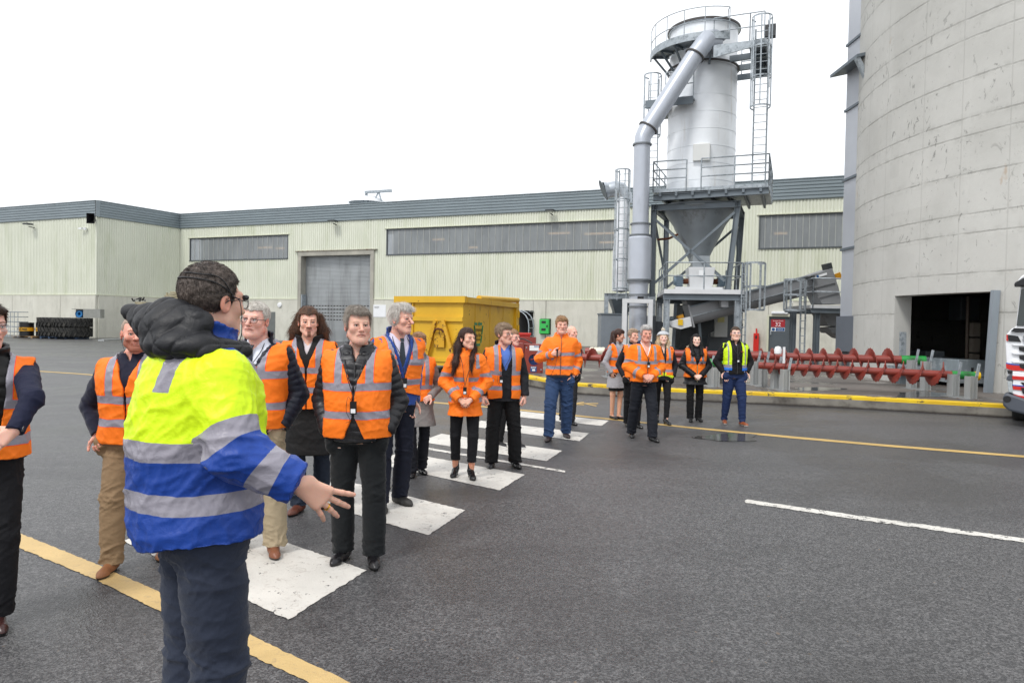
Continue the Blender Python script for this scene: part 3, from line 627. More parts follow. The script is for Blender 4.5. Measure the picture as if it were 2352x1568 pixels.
# ---------------------------------------------------------------- small dust filter on its own stand
VD = 33.; vo = PD(1428, 600, VD); zw = lambda py, px=1428: PD(px, py, VD).z
df = empty('dust_filter', (vo.x, vo.y, KZ), 'small white dust filter vessel on a steel stand between wall and duct', 'dust filter')
vx = PD(1432, 600, VD)
m = MB(); m.lathe([(.0, zw(672)), (.43, zw(668)), (.43, zw(622)), (.44, zw(620)), (.43, zw(618)), (.43, zw(580))], (vx.x - .08, vx.y, 0), 32)
m.lathe([(.43, zw(580)), (.36, zw(540)), (.30, zw(530)), (.30, zw(462)), (.2, zw(448)), (.0, zw(446))], (vx.x - .08, vx.y, 0), 32); m.build('vessel', M('vessel white', '#dadde2', .35, .1, .03), df)
m = MB(); m.tube([PD(1436, 470, VD), PD(1434, 450, VD), PD(1425, 436, VD), PD(1412, 434, VD), PD(1398, 437, VD)], [.34, .36, .38, .38, .36], 24); m.tube([PD(1398, 437, VD), PD(1388, 439, VD)], [.36, .44], 24, False); m.build('outlet_bend', M('galv bright', '#b4bbc2', .35, .5, .06), df)
MB().lathe([(0, 0), (.50, 0), (.50, .02), (0, .02)], PD(1386, 437, VD), 24, False, Vector((-1, 0, -.45))).build('outlet_cap', mGalvD, df)
MB().lathe([(.78, 0), (.12, -1.35), (0, -1.35)], (vx.x - .08, vx.y, zw(686)), 4, False).build('lower_hopper', mGalvD, df)
m = MB(); fx0, fx1 = PD(1393, 680, 32.2), PD(1501, 680, 32.2)
for p, nm in ((fx0, 'leg'), (fx1, 'leg'), (fx0 + Vector((.6, 1.6, 0)), 'leg'), (fx1 + Vector((.3, 1.6, 0)), 'leg')): MB().ibeam((p.x, p.y, KZ), (p.x, p.y, fx0.z), .17, .17).build(nm, mGalv, df)
MB().ibeam(fx0 - Vector((.1, 0, 0)), fx1 + Vector((.1, 0, 0)), .16, .26).build('beam', mGalv, df); MB().ibeam(fx0 + Vector((.6, 1.6, 0)), fx1 + Vector((.3, 1.6, 0)), .16, .26).build('beam', mGalvD, df)
MB().bar(fx0, fx0 + Vector((.6, 1.6, 0)), .15, .2).build('beam', mGalvD, df); MB().bar(fx1, fx1 + Vector((.3, 1.6, 0)), .15, .2).build('beam', mGalvD, df)
lq = PD(1428, 660, 31.6); m = MB(); ladder(m, (lq.x, lq.y, PD(1428, 690, 31.6).z), PD(1428, 392, 31.6).z, -FT.N, .42, (PD(1428, 664, 31.6).z, PD(1428, 396, 31.6).z), .3, 1.25, .022, .33, 4); m.build('caged_ladder', mGalv, df)
cab = empty('steel_cabinet', PD(1415, 800, 31.), 'tall grey steel cabinet behind the foot of the duct', 'cabinet')
c0, c1 = PD(1381, 722, 31.), PD(1443, 722, 31.); ccz = c0.z
MB().box(c0.x, c0.y, KZ, c1.x, c0.y + 1.2, ccz).build('housing', M('cabinet blue grey', '#7f878f', .45, .1, .08), cab, .01); MB().box(c0.x - .04, c0.y - .04, ccz + .002, c1.x + .04, c0.y + 1.2, ccz + .06).build('lid', mGalvD, cab); MB().box(c0.x + .08, c0.y - .02, KZ + .1, c1.x - .08, c0.y - .002, ccz - .1).build('door', M('cabinet blue grey', '#7f878f'), cab)
cb = empty('steel_cabinet', PD(1510, 800, 31.), 'darker grey steel cabinet between the duct and the feed deck leg', 'cabinet')
c0, c1 = PD(1478, 725, 31.), PD(1522, 738, 31.)
MB().box(c0.x, c0.y, KZ, c1.x - .3, c0.y + 1.2, c0.z).build('housing', M('cabinet dark grey', '#5d6368', .5, .1, .1), cb, .01); MB().box(c1.x - .299, c0.y + .1, KZ, c1.x, c0.y + 1., c1.z).build('side_box', M('cabinet dark grey', '#5d6368'), cb)
# ---------------------------------------------------------------- feed deck with rotary feeder
FD = Frame(PD(1531, 700, 28.4), math.radians(8)); zd = FD.at(1531, 664)[1]; W = FD.at(1701, 663)[0]
fp = empty('feed_deck', (FD.O.x, FD.O.y, KZ), 'railed steel deck on four legs below the cone hopper', 'deck')
for u, v in ((.0, 0), (W - .1, 0), (.0, 4.), (W - .1, 4.)): MB().ibeam(FD.p(u, v, KZ), FD.p(u, v, zd - .42), .24, .24, .02, FD.U).build('leg', mGalv, fp)
MB().box(-.12, -.15, zd - .18, W + .1, 4.2, zd, FD).build('deck', mWhiteS, fp)
for v in (-.02, 4.): MB().ibeam(FD.p(-.15, v, zd - .31), FD.p(W + .12, v, zd - .31), .2, .24).build('beam', mGalvD, fp)
m = MB(); railing(m, [FD.p(-.05, 4, zd), FD.p(-.05, -.1, zd), FD.p(W + .05, -.1, zd), FD.p(W + .05, 4., zd)], 1.08, .03, 1.5, (.55,)); m.build('railing', mGalv, fp)
fb = empty('rotary_feeder', FD.p(W * .48, 1.2, zd), 'white feeder box with a motor on each side under the cone', 'feeder')
b0, bz0 = FD.at(1583, 651, 1.0); b1, bz1 = FD.at(1640, 614, 1.0)
m = MB(); m.hexa([FD.p(*q) for q in ((b0 + .04, 1, zd + .12), (b1 - .04, 1, zd + .12), (b1 - .04, 2.2, zd + .12), (b0 + .04, 2.2, zd + .12), (b0 - .04, .9, bz1), (b1 + .04, .9, bz1), (b1 + .04, 2.3, bz1), (b0 - .04, 2.3, bz1))]); m.build('housing', mWhiteS, fb, .02)
MB().box(b0 - .35, .85, zd + .02, b1 + .35, .98, zd + .15, FD).build('base_rail', mWhiteS, fb); MB().box((b0 + b1) / 2 - .12, .88, (bz0 + bz1) / 2, (b0 + b1) / 2 + .06, .95, (bz0 + bz1) / 2 + .2, FD).build('notice', mWhS, fb)
MB().box((b0 + b1) / 2 - .35, 1.2, bz1, (b0 + b1) / 2 + .35, 2.0, bz1 + .5, FD).build('inlet', mCone, fb)
mMot = M('motor blue grey', '#6d7f8d', .45, .2, .08)
for s, u in ((-1, b0 - .36), (1, b1 + .36)):
    m = MB(); m.tube([FD.p(u + s * .24, 1.5, zd + .45), FD.p(u - s * .02, 1.5, zd + .45)], .2, 20)
    for k in range(6): m.box(u + s * .0 - .15, 1.27, zd + .22 + k * .08, u + .15, 1.73, zd + .25 + k * .08, FD)
    m.box(u - .12, 1.3, zd + .2, u + .12, 1.7, zd + .68, FD); mo = m.build('motor', mMot, fb)
    MB().tube([FD.p(u - s * .12, 1.5, zd + .42), FD.p(u - s * .38, 1.5, zd + .42)], .12, 14).build('coupling', mRust, mo)
    MB().box(u - .18, 1.25, zd + .02, u + .18, 1.75, zd + .18, FD).build('foot', mWhiteS, mo)
# dark equipment and panels under the deck
eq = empty('control_cabinet', PD(1655, 800, 30.), 'pale electrical cabinet hung on a dark panel under the feed deck', 'cabinet')
q0, q1 = PD(1630, 690, 31.5), PD(1688, 800, 31.5); MB().box(q0.x, q0.y, KZ, q1.x, q0.y + .2, q0.z).build('backing_panel', M('cabinet dark grey', '#5d6368'), eq)
q0, q1 = PD(1642, 722, 30.9), PD(1671, 774, 30.9); MB().box(q0.x, q0.y, q1.z, q1.x, q0.y + .59, q0.z).build('box', M('cabinet pale', '#c9ccca', .5, 0, .04), eq, .015)
q0, q1 = PD(1649, 728, 30.85), PD(1664, 740, 30.85); MB().box(q0.x, q0.y, q1.z, q1.x, q0.y + .04, q0.z).build('notice', M('faded yellow sign', '#cfc98a', .6), eq)
dc = empty('discharge_chute', PD(1585, 790, 30.5), 'dark tapering steel chute under the feed deck', 'chute')
m = MB(); c = [PD(1570, 700, 30), PD(1640, 700, 30), PD(1640, 760, 30), PD(1560, 800, 30)]; m.prism(c, (0, 1.2, 0)); m.build('casing', M('black steel', '#262a2d', .5, .3), dc)
MB().bar(PD(1552, 696, 29.6), PD(1546, 800, 29.6), .12, .12).build('strut', mGalvD, dc); MB().bar(PD(1603, 697, 29.4), PD(1611, 815, 29.4), .1, .1).build('strut', mGalvD, dc)
bf = empty('filler_rack', PD(1600, 800, 33.), 'dark steel rack standing behind the feed deck against the wall', 'rack')  # added dark steel, makes the space behind the deck darker and denser
for px in (1514, 1556, 1620, 1700): q = PD(px, 690, 33.); MB().ibeam((q.x, q.y, KZ), (q.x, q.y, q.z), .22, .2).build('column', mGalvD, bf)
for py in (692, 745): a_, b_ = PD(1510, py, 32.9), PD(1704, py, 32.9); MB().ibeam((a_.x, a_.y - .15, a_.z), (b_.x, b_.y - .15, a_.z), .14, .22).build('rail', mGalvD, bf)
a_, b_ = PD(1560, 705, 33.2), PD(1700, 800, 33.2); MB().box(a_.x, a_.y, KZ, b_.x, a_.y + .1, a_.z).build('sheet_panel', M('cabinet dark grey', '#5d6368'), bf)
# ---------------------------------------------------------------- inclined screw conveyor
CD = 29.3; up1 = Vector((0, 0, 1))
a = PD(1588, 727, 28.6); b = PD(1868, 655, 28.6); dv = (b - a); L = dv.length; dn = dv.normalized(); vert = dn.cross(Vector((0, 1, 0))) * -1
if vert.z < 0: vert = -vert
sc = empty('screw_conveyor', (a.x, a.y, KZ), 'long inclined grey screw conveyor running from the hopper up to the silo side', 'conveyor')
m = MB(); ww = .36; hh = .38; nB = 14
P = [(-ww, hh), (-ww, 0)] + [(-ww * math.cos(PI * k / nB), -ww * math.sin(PI * k / nB)) for k in range(1, nB)] + [(ww, 0), (ww, hh)]
yv = Vector((0, 1, 0)); o0 = a + yv * .36
vs = [o0 + dn * (L * t_) + yv * p + vert * q for t_ in (0, 1) for p, q in P]; n = len(P)
m.add(vs, [(i, (i + 1) % n, n + (i + 1) % n, n + i) for i in range(n)], False); m.add(vs[:n], [tuple(range(n))[::-1]]); m.add(vs[n:], [tuple(range(n))])
tr = m.build('trough', mConv, sc)
m = MB(); m.bar(o0 + vert * (hh + .03), o0 + dn * L + vert * (hh + .03), .84, .05); m.build('cover', mGalvD, sc)
for s_ in (-1, 1): MB().bar(o0 + yv * s_ * (ww + .03), o0 + dn * L + yv * s_ * (ww + .03), .06, .03).build('seam_flange', mGalv, sc)
m = MB(); m.bar(o0 + yv * -0. - dn * .02 + vert * -.45, o0 - dn * .02 + vert * .5, .92, .07, dn); m.build('end_flange', mConv, sc)
m = MB(); pts = [PD(x, y, 28.55) for x, y in ((1537, 738), (1586, 727), (1589.6, 749), (1564, 756), (1541, 750))]; m.prism(pts, (0, .7, 0)); eb = m.build('tail_box', mWhiteS, sc, .01)
q0, q1 = PD(1558, 733, 28.5), PD(1568, 747, 28.5); MB().bar((q0 + q1) / 2 + Vector((0, 0, .12)), (q0 + q1) / 2 - Vector((0, 0, .12)), .2, .02, (0, 1, 0)).build('yellow_label', mYelE, eb)
MB().bar(PD(1556, 729, 28.8), PD(1568, 725, 28.8), .3, .14).build('yellow_guard', M('guard yellow', '#c58a12', .5), eb)
MB().tube([PD(1530, 733, 28.9), PD(1546, 731, 28.9)], .09, 10).build('shaft', mGalvD, eb)
m = MB(); hb = [PD(x, y, 28.5) for x, y in ((1866, 631), (1908, 617), (1912, 616), (1927, 662), (1934, 698), (1889, 698), (1869, 655))]; m.prism(hb, (0, 1.1, 0)); hd = m.build('head_box', mConv, sc, .012)
q = [PD(x, y, 28.47) for x, y in ((1873, 634), (1899, 626), (1900, 631), (1874, 638.5))]; m = MB(); m.prism(q, (0, .02, 0)); pl = m.build('name_plate', mWhS, hd); MB().lathe([(0, 0), (.055, 0), (.055, .01), (0, .01)], PD(1878, 634.5, 28.46), 12, False, (0, -1, 0)).build('emblem', mBlS, pl)
MB().bar(PD(1848, 636, 28.6), PD(1867, 629.5, 28.6), .8, .05).build('lid', mConv, hd); MB().bar(PD(1894, 614, 28.8), PD(1905, 611, 28.8), .5, .26).build('lamp_box', M('lamp body', '#33373a'), hd)
for x0, y0, x1, y1 in ((1870, 660, 1918, 648), (1878, 683, 1925, 671)): MB().bar(PD(x0, y0, 28.46), PD(x1, y1, 28.46), .05, .05).build('stiffener', mConv, hd)
MB().bar(PD(1921, 628, 28.8), PD(1926, 640, 28.8), .2, .25).build('yellow_guard', M('guard yellow', '#c58a12'), hd)
m = MB(); m.prism([PD(x, y, 28.8) for x, y in ((1883, 716), (1944, 716), (1941, 749), (1904, 749))], (0, .9, 0)); m.build('lower_chute', mConv, sc, .01)
m = MB(); m.prism([PD(x, y, 28.7) for x, y in ((1903, 752), (1936, 749), (1946, 761), (1913, 765))], (0, 1.1, 0)); m.build('chute_collar', mConv, sc); m = MB(); m.prism([PD(x, y, 28.9) for x, y in ((1913, 765), (1941, 762), (1940, 779), (1928, 776))], (0, .7, 0)); m.build('spout', mConv, sc)
MB().box(PD(1935, 722, 28.6).x, 28.6, PD(1935, 729, 28.6).z, PD(1943, 722, 28.6).x, 28.8, PD(1935, 722, 28.6).z).build('blue_switch', M('switch blue', '#2d6fb0', .5), sc)
for f in (.2, .9): q = o0 + dn * L * f - vert * .36; 
m = MB(); q = o0 + dn * L * .63; m.bar(q + yv * -.42 + vert * .1, q + yv * -.42 - vert * 0 + Vector((0, 0, -.1)), .04); 
bx = [PD(x, y, 28.1) for x, y in ((1656, 682), (1673, 682), (1674, 704), (1659, 704))]; m = MB(); m.prism(bx[:2] + [PD(1673, 705, 28.1), PD(1657, 705, 28.1)], (0, .3, 0)); m.build('saddle_bracket', mConv, sc)
m = MB(); m.prism([PD(x, y, 29.6) for x, y in ((1576, 690), (1641, 690), (1630, 715), (1586, 728))], (0, .8, 0)); m.build('inlet_hopper', mConv, sc)
# ---------------------------------------------------------------- head access deck
HD = Frame(PD(1862, 706, 28.1), math.radians(0)); zh = HD.at(1862, 706)[1]; WH = HD.at(1964, 706)[0]
ad = empty('access_deck', (HD.O.x, HD.O.y, KZ), 'railed steel deck round the conveyor head beside the silo', 'deck')
MB().box(0, 0, zh - .02, WH, 2.4, zh + .1, HD).build('deck', mWhiteS, ad)
for v in (.0, 2.3): MB().ibeam(HD.p(-.0, v, zh - .12), HD.p(WH, v, zh - .12), .14, .19).build('beam', mGalvD, ad)
MB().ibeam(HD.p(-1.0, .1, zh - .14), HD.p(0, .1, zh - .14), .12, .14).build('beam', mGalvD, ad)
for px, v in ((1875, .1), (1821, .4), (1948, 2.2)): u = HD.at(px, 750, v)[0]; MB().ibeam(HD.p(u, v, KZ), HD.p(u, v, zh - .22), .2, .2, .02, HD.U).build('leg', mGalvD, ad)
m = MB(); railing(m, [HD.p(.08, 2.2, zh + .1), HD.p(.08, 0, zh + .1), HD.p(HD.at(1952, 690)[0], 0, zh + .1), HD.p(WH, 0, zh + .1)], 1.08, .03, 1.6); m.build('railing', mGalv, ad)
lx = HD.at(1845, 700, -.05)[0]; m = MB(); ladder(m, HD.p(lx, -.05, KZ), PD(1845, 643, 28).z, (-.85, -.5, 0), .22, None); m.build('ladder', mGalv, ad)
def cage(px0, px1, py0, py1, D, nh, name, parent):
    m = MB(); c = PD((px0 + px1) / 2, py0, D); R = (px1 - px0) / 2 * D / F; z1, z0 = PD(px0, py0, D).z, PD(px0, py1, D).z
    A = [math.radians(x) for x in np.linspace(-80, 235, 18)]
    hp = lambda a, z: Vector((c.x + R * math.cos(a + PI), c.y - .0 + R * .9 * math.sin(a + PI), z))
    for i in range(nh):
        z = z1 + (z0 - z1) * i / (nh - 1)
        for p, q in zip(A[:-1], A[1:]): m.bar(hp(p, z), hp(q, z), .014, .07)
    for a in A[1::3]: m.bar(hp(a, z0), hp(a, z1), .07, .014, (0, 1, 0))
    return m.build(name, mGalv, parent)
cage(1803, 1848, 642, 712, 27.8, 3, 'ladder_cage', ad)
cage(1711, 1757, 604, 711, 27.8, 3, 'ladder_cage', fp)
lx = FD.at(1708, 700, -.3)[0]; m = MB(); ladder(m, FD.p(lx, -.3, KZ), PD(1708, 606, 27.9).z, (-.9, -.4, 0), .26, None); m.build('ladder', mGalv, fp)
# ---------------------------------------------------------------- bucket elevator beside the silo
be = empty('bucket_elevator', (11.5, 23.2, KZ), 'tall square grey metal elevator shaft rising beside the concrete silo', 'elevator')
e0, e1 = 22.6, 24.4; ex = PD(1931, 600, e1).x; ex1 = ex + .8
MB().box(ex, e0, 2.2, ex1, e1, 26).build('shaft', M('elevator steel', '#b6bac1', .38, .2, .05, .8), be, .01)
m = MB(); m.box(ex - .12, e0 - .12, 1., ex1 + .1, e1 + .02, 2.2).build('boot', M('elevator boot steel', '#70767f', .42, .2, .05, .8), be)
for py in (560, 390, 220, 60, -160, -420): z = PD(1940, py, e0).z; MB().box(ex - .05, e0 - .05, z - .04, ex1 + .05, e1 + .05, z + .04).build('flange', mGalvD, be)
z = PD(1952, 120, e0).z; m = MB(); m.prism([(ex - .55, e0 - .02, z - .25), (ex - .55, e0 - .02, z - .15), (ex + .1, e0 - .02, z + .0), (ex + .1, e0 - .02, z - .1)], (0, 1.9, 0)); m.build('bracket', mGalvD, be)
MB().bar((ex - .5, e0 + .1, z - .22), (ex + .35, e0 + .1, z - 1.9), .14, .14).build('bracket', mGalv, be)
MB().box(ex + .1, e0 - .6, KZ, ex1 + .2, e1, .999).build('base_housing', M('cabinet dark grey', '#5d6368'), be)
# ---------------------------------------------------------------- concrete silo
SC = Vector((19.93, 20.5, 0)); SR = 9.0
def silomat():
    t = NT('silo concrete'); uvn = t.n('ShaderNodeSeparateXYZ'); t.l(t.tc.outputs['UV'], uvn.inputs[0]); U, Z = uvn.outputs[0], uvn.outputs[1]
    b = t.ramp(t.noise(.55, 8, .62), .3, .7, lin('#c6c6c2'), lin('#dadad6')); wn_ = t.n('ShaderNodeTexWhiteNoise'); wn_.noise_dimensions = '2D'
    cmb = t.n('ShaderNodeCombineXYZ'); t.l(t.math('FLOOR', t.math('DIVIDE', U, 1.22)), cmb.inputs[0]); t.l(t.math('FLOOR', t.math('MULTIPLY', Z, .98)), cmb.inputs[1]); t.l(cmb.outputs[0], wn_.inputs[0])
    b = t.mix(t.math('MULTIPLY', wn_.outputs[0], .14), b, lin('#a5a59f'))
    spl = t.noise(3.2, 7, .68, sc3=(1, 1, .55), dist=1.6); gate = t.ramp(t.noise(.5, 3), .42, .58)
    b = t.mix(t.math('MULTIPLY', t.math('MULTIPLY', t.ramp(spl, .60, .64), .7), gate), b, lin('#6a6b69'))
    sp2 = t.noise(9, 6, .7, sc3=(1, 1, .5)); b = t.mix(t.math('MULTIPLY', t.ramp(sp2, .66, .7), .5), b, lin('#787770'))
    rs = t.noise(1.7, 4, .6, sc3=(1, 1, .5)); b = t.mix(t.math('MULTIPLY', t.ramp(rs, .70, .76), .5), b, lin('#b08a5f'))
    low = t.ramp(t.math('ADD', Z, t.math('MULTIPLY', t.noise(.8, 5), 4)), 1.8, 5.0, (.7, .7, .7, 1), (0, 0, 0, 1)); b = t.mix(t.math('MULTIPLY', low, .35), b, lin('#7d7a70'))
    jit = t.math('MULTIPLY', t.math('SUBTRACT', t.noise(3, 3), .5), .05); Zj = t.math('ADD', Z, jit)
    dz = None
    for z in (2.2, 3.2, 4.2, 4.68, 5.7, 6.66, 7.1, 8.1, 9.1, 9.6, 10.6, 11.6, 12.1, 13.1, 14.1, 15.1, 16.1, 17.1):
        d = t.math('ABSOLUTE', t.math('SUBTRACT', Zj, z)); dz = d if dz is None else t.math('MINIMUM', dz, d)
    du_ = t.math('PINGPONG', t.math('ADD', U, .25), .61)
    lw = t.noise(1.5, 5, .7); lh = t.math('MULTIPLY', t.ramp(dz, .012, .032, (1, 1, 1, 1), (0, 0, 0, 1)), t.ramp(lw, .3, .55)); lv = t.math('MULTIPLY', t.ramp(du_, .008, .022, (1, 1, 1, 1), (0, 0, 0, 1)), .45)
    j = t.math('MAXIMUM', lh, lv); b = t.mix(t.math('MULTIPLY', j, .34), b, lin('#66655f')); halo = t.ramp(dz, .0, .16, (1, 1, 1, 1), (0, 0, 0, 1)); b = t.mix(t.math('MULTIPLY', t.math('MULTIPLY', halo, t.ramp(t.noise(4, 5, .7), .45, .7)), .35), b, lin('#77766f'))
    t.col(b); t.set(rough=.85); hb_ = t.math('SUBTRACT', t.math('MULTIPLY', t.noise(10, 7, .7), .5), t.math('MULTIPLY', j, .6)); t.bump(hb_, .5, .02); return t.m
mSilo = silomat()
def hit(px):      # angle on the silo where this pixel column meets its wall
    d = ray(px, 760); d = Vector((d.x, d.y)).normalized(); c = Vector((SC.x, SC.y)); bq = d.dot(c); t_ = bq - math.sqrt(max(0, bq * bq - (c.length_squared - SR * SR))); p = d * t_ - c; return math.atan2(p.y, p.x)
th0, th1 = hit(2053), hit(2284); ZO = 2.72; ZT = 20.
N_ = 220; angs = sorted(set([th0 + 2 * PI * k / N_ for k in range(N_)] + [th1]), key=lambda x: x); angs = [a for a in angs]
dth = (th1 - th0) % (2 * PI)
seq = [0.0]; n1 = 12; seq = [dth * k / n1 for k in range(n1 + 1)] + [dth + (2 * PI - dth) * k / 200 for k in range(1, 201)]
me = bpy.data.meshes.new('wall'); vs = []; fs = []; uvs = []
def cp(r, t_, z): return (SC.x + r * math.cos(th0 + t_) - SC.x, SC.y + r * math.sin(th0 + t_) - SC.y, z)
def addq(q, uv): n = len(vs); vs.extend(q); fs.append((n, n + 1, n + 2, n + 3)); uvs.extend(uv)
RI_ = SR - .5
for i in range(len(seq) - 1):
    a_, b_ = seq[i], seq[i + 1]; z0 = ZO if i < n1 else 0
    addq([cp(SR, a_, z0), cp(SR, b_, z0), cp(SR, b_, ZT), cp(SR, a_, ZT)], [(a_ * SR, z0), (b_ * SR, z0), (b_ * SR, ZT), (a_ * SR, ZT)])
    addq([cp(RI_, b_, z0), cp(RI_, a_, z0), cp(RI_, a_, ZT), cp(RI_, b_, ZT)], [(b_ * SR, z0), (a_ * SR, z0), (a_ * SR, ZT), (b_ * SR, ZT)])
    if i < n1: addq([cp(SR, b_, ZO), cp(SR, a_, ZO), cp(RI_, a_, ZO), cp(RI_, b_, ZO)], [(0, 1)] * 4)
for t_, s_ in ((0, 1), (dth, -1)):
    q = [cp(SR, t_, 0), cp(RI_, t_, 0), cp(RI_, t_, ZO), cp(SR, t_, ZO)]; addq(q if s_ > 0 else q[::-1], [(.6, .5), (.9, .5), (.9, 1.9), (.6, 1.9)])
me.from_pydata(vs, [], fs); uvl = me.uv_layers.new(name='UVMap'); uvl.data.foreach_set('uv', [c for q in uvs for c in q]); me.materials.append(mSilo)
si = empty('concrete_silo', (SC.x, SC.y, 0), 'huge round concrete silo with a dark truck opening at its foot', 'silo')
o = bpy.data.objects.new('wall', me); COL.objects.link(o); o.parent = si
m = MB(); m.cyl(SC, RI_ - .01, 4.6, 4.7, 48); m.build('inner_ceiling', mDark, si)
m = MB(); m.lathe([(SR + .1, ZT), (SR + .1, ZT + .3), (0, ZT + 1.2)], (SC.x, SC.y, 0), 48); m.build('roof', mBase, si)
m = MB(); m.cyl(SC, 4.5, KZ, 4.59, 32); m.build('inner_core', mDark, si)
pr = SC + Vector((math.cos(th1), math.sin(th1), 0)) * (SR + .04); pa = PD(2276, 670, 17.0)
m = MB(); m.bar((pr.x - .12, pr.y - .06, KZ), (pr.x - .02, pr.y - .06, ZO + .02), .16, .12, (0, 1, 0)); m.build('door_post', M('post blue grey', '#8e979f', .4, .2, .05), si)
# things inside the opening
def feeder(px0, px1, py0, py1, D, lab):
    a_, b_ = PD(px0, py0, D), PD(px1, py1, D); r_ = empty('feed_conveyor', (a_.x, a_.y, KZ), lab, 'conveyor')
    mG = M('galvanised sheet', '#9fabb2', .4, .4, .12, 3, dirt='#c6ced2', dl=(.55, .62), ds=3)
    MB().box(a_.x, a_.y, b_.z, b_.x, a_.y + 3, a_.z).build('trough', mG, r_, .02)
    MB().box((a_.x + b_.x) / 2 - .03, a_.y - .02, b_.z + .02, (a_.x + b_.x) / 2 + .03, a_.y - .002, b_.z + .25).build('slot', mDark, r_)
    MB().box(a_.x - .25, a_.y - .15, b_.z - .16, b_.x + .25, a_.y + 2.8, b_.z - .02).build('frame', mGalv, r_)
    for x in (a_.x, b_.x - .1): MB().box(x, a_.y + .1, KZ, x + .1, a_.y + .2, b_.z - .16).build('leg', mGalvD, r_)
feeder(2202, 2264, 826, 866, 18.6, 'galvanised conveyor end box just inside the silo opening on the right'); feeder(2127, 2170, 806, 838, 21.5, 'galvanised conveyor end box deeper inside the silo opening')
hc = empty('hanging_cabinet', PD(2220, 740, 20), 'dark box cabinet hanging behind a pipe in the silo opening', 'cabinet'); q0, q1 = PD(2208, 680, 21.), PD(2252, 736, 21.); MB().box(q0.x, q0.y, q1.z, q1.x, q0.y + .6, q0.z).build('box', M('cabinet black', '#3c4144', .6), hc, .03)
MB().tube([PD(2224, 680, 20), Vector((PD(2224, 680, 20).x, 20, KZ))], .05, 8).build('pipe', M('brown pipe', '#4b3f35', .6), hc)
for k in range(4): q0, q1 = PD(2236, 752 + k * 0, 20.6), PD(2252, 752, 20.6); zt = 2.0 - k * .46; MB().box(q0.x, q0.y, zt - .4, q1.x, q0.y + .3, zt).build('panel', M('panel beige', '#8d8478', .7), hc)
st_ = empty('steel_stand', PD(2085, 830, 19.), 'small grey steel stand by the left jamb of the silo opening', 'stand'); q0 = PD(2074, 790, 19.2); MB().bar((q0.x, q0.y, KZ + .5), PD(2074, 762, 19.2), .14, .1).build('post', mGalv, st_); MB().box(q0.x - .3, q0.y - .3, KZ + .42, q0.x + .35, q0.y + .3, KZ + .5).build('plate', mGalv, st_); MB().box(q0.x - .1, q0.y - .1, KZ, q0.x + .1, q0.y + .1, KZ + .42).build('foot', mGalvD, st_)
# ================================================================ augers on stands
def auger(name, lab, pa, pb, r, Ra, Rb, t0, t1, pitch_, hand=1, ends=None, plates=(), wraps=(), phase=0.):
    pa, pb = V(pa), V(pb); d = (pb - pa).normalized(); L = (pb - pa).length; root = empty(name, (pa.x, pa.y, pa.z), lab, 'auger', 'red augers lying on stands')
    MB().tube([pa, pb], r, 24).build('shaft', mAug, root)
    x = d.cross(Vector((0, 0, 1))).normalized(); y = x.cross(d); m = MB(); pa0, pa1 = (pitch_ if isinstance(pitch_, tuple) else (pitch_, pitch_)); turns = (t1 - t0) / (pa1 - pa0) * math.log(pa1 / pa0) if pa1 != pa0 else (t1 - t0) / pa0; N = int(turns * 72)
    tt = t0; ph = phase; vs = []
    for i in range(N + 1):
        f = i / N; a_ = phase + hand * 2 * PI * turns * f; tt = t0 + (pa0 * (math.exp((pa1 - pa0) * turns * f / (t1 - t0)) - 1) / (pa1 - pa0) * (t1 - t0) if pa1 != pa0 else (t1 - t0) * f); R_ = Ra + (Rb - Ra) * (tt - t0) / (t1 - t0)
        tooth = .018 if (i % 5 == 0) else 0
        for rr_, dt in ((r * .96, -.02), (R_ + tooth, -.008), (R_ + tooth, .008), (r * .96, .02)):
            vs.append(pa + d * (tt + dt) + (x * math.cos(a_) + y * math.sin(a_)) * rr_)
    fs = []
    for i in range(N):
        o_ = i * 4
        for k in (0, 1, 2): fs.append((o_ + k, o_ + k + 1, o_ + k + 5, o_ + k + 4))
    fs += [(0, 1, 2, 3), (4 * N + 3, 4 * N + 2, 4 * N + 1, 4 * N)]
    m.add(vs, fs); m.build('screw_blade', mAug, root)
    for (s0, s1, mt, nm, er) in ends or (): MB().tube([pa + d * s0, pa + d * (s1 - .02), pa + d * s1], [er, er, er * .93], 24).build(nm, mt, root)
    for s in plates: MB().lathe([(0, -.015), (r + .12, -.015), (r + .12, .015), (0, .015)], pa + d * s, 20, False, d).build('flange', mAug, root)
    for (s0, s1) in wraps: MB().tube([pa + d * (s0 + (s1 - s0) * k / 8) for k in range(9)], [r + .02 + .012 * (k % 2) for k in range(9)], 20, False).build('plastic_wrap', M('plastic wrap', '#cfcbb8', .35, 0, .1, 8), root)
    return root
# lower right auger
pa, pb = PD(1742, 839, 16.9), PD(2250, 863.5, 15.7); L1 = (pb - pa).length; sl = lambda px: ((px - 1742) / (2250 - 1742)) * L1
auger('auger', 'front red auger with toothed blades, green sleeve and yellow end ring', pa, pb, .083,   .175, .275, sl(1752), sl(2186), (.225, .44), 1, [(sl(2189), sl(2240), mGreenP, 'green_sleeve', .092), (sl(2239), sl(2250), mYelE, 'yellow_ring', .097)])
pc, pd_ = PD(1270, 817, 19.2), PD(1692, 835.5, 17.3); L2 = (pd_ - pc).length; s2 = lambda px: (px - 1270) / 422 * L2
auger('auger', 'red auger behind the standing people with a bare green end on the left stand', pc, pd_, .092, .26, .24, s2(1330), s2(1415), .40, 1, [(s2(1631), s2(1692), mGreenP, 'green_sleeve', .10)], phase=1.)
pe, pf = PD(1345, 806.5, 20.6), PD(2126, 827.5, 18.0); L3 = (pf - pe).length; s3 = lambda px: (px - 1345) / 781 * L3
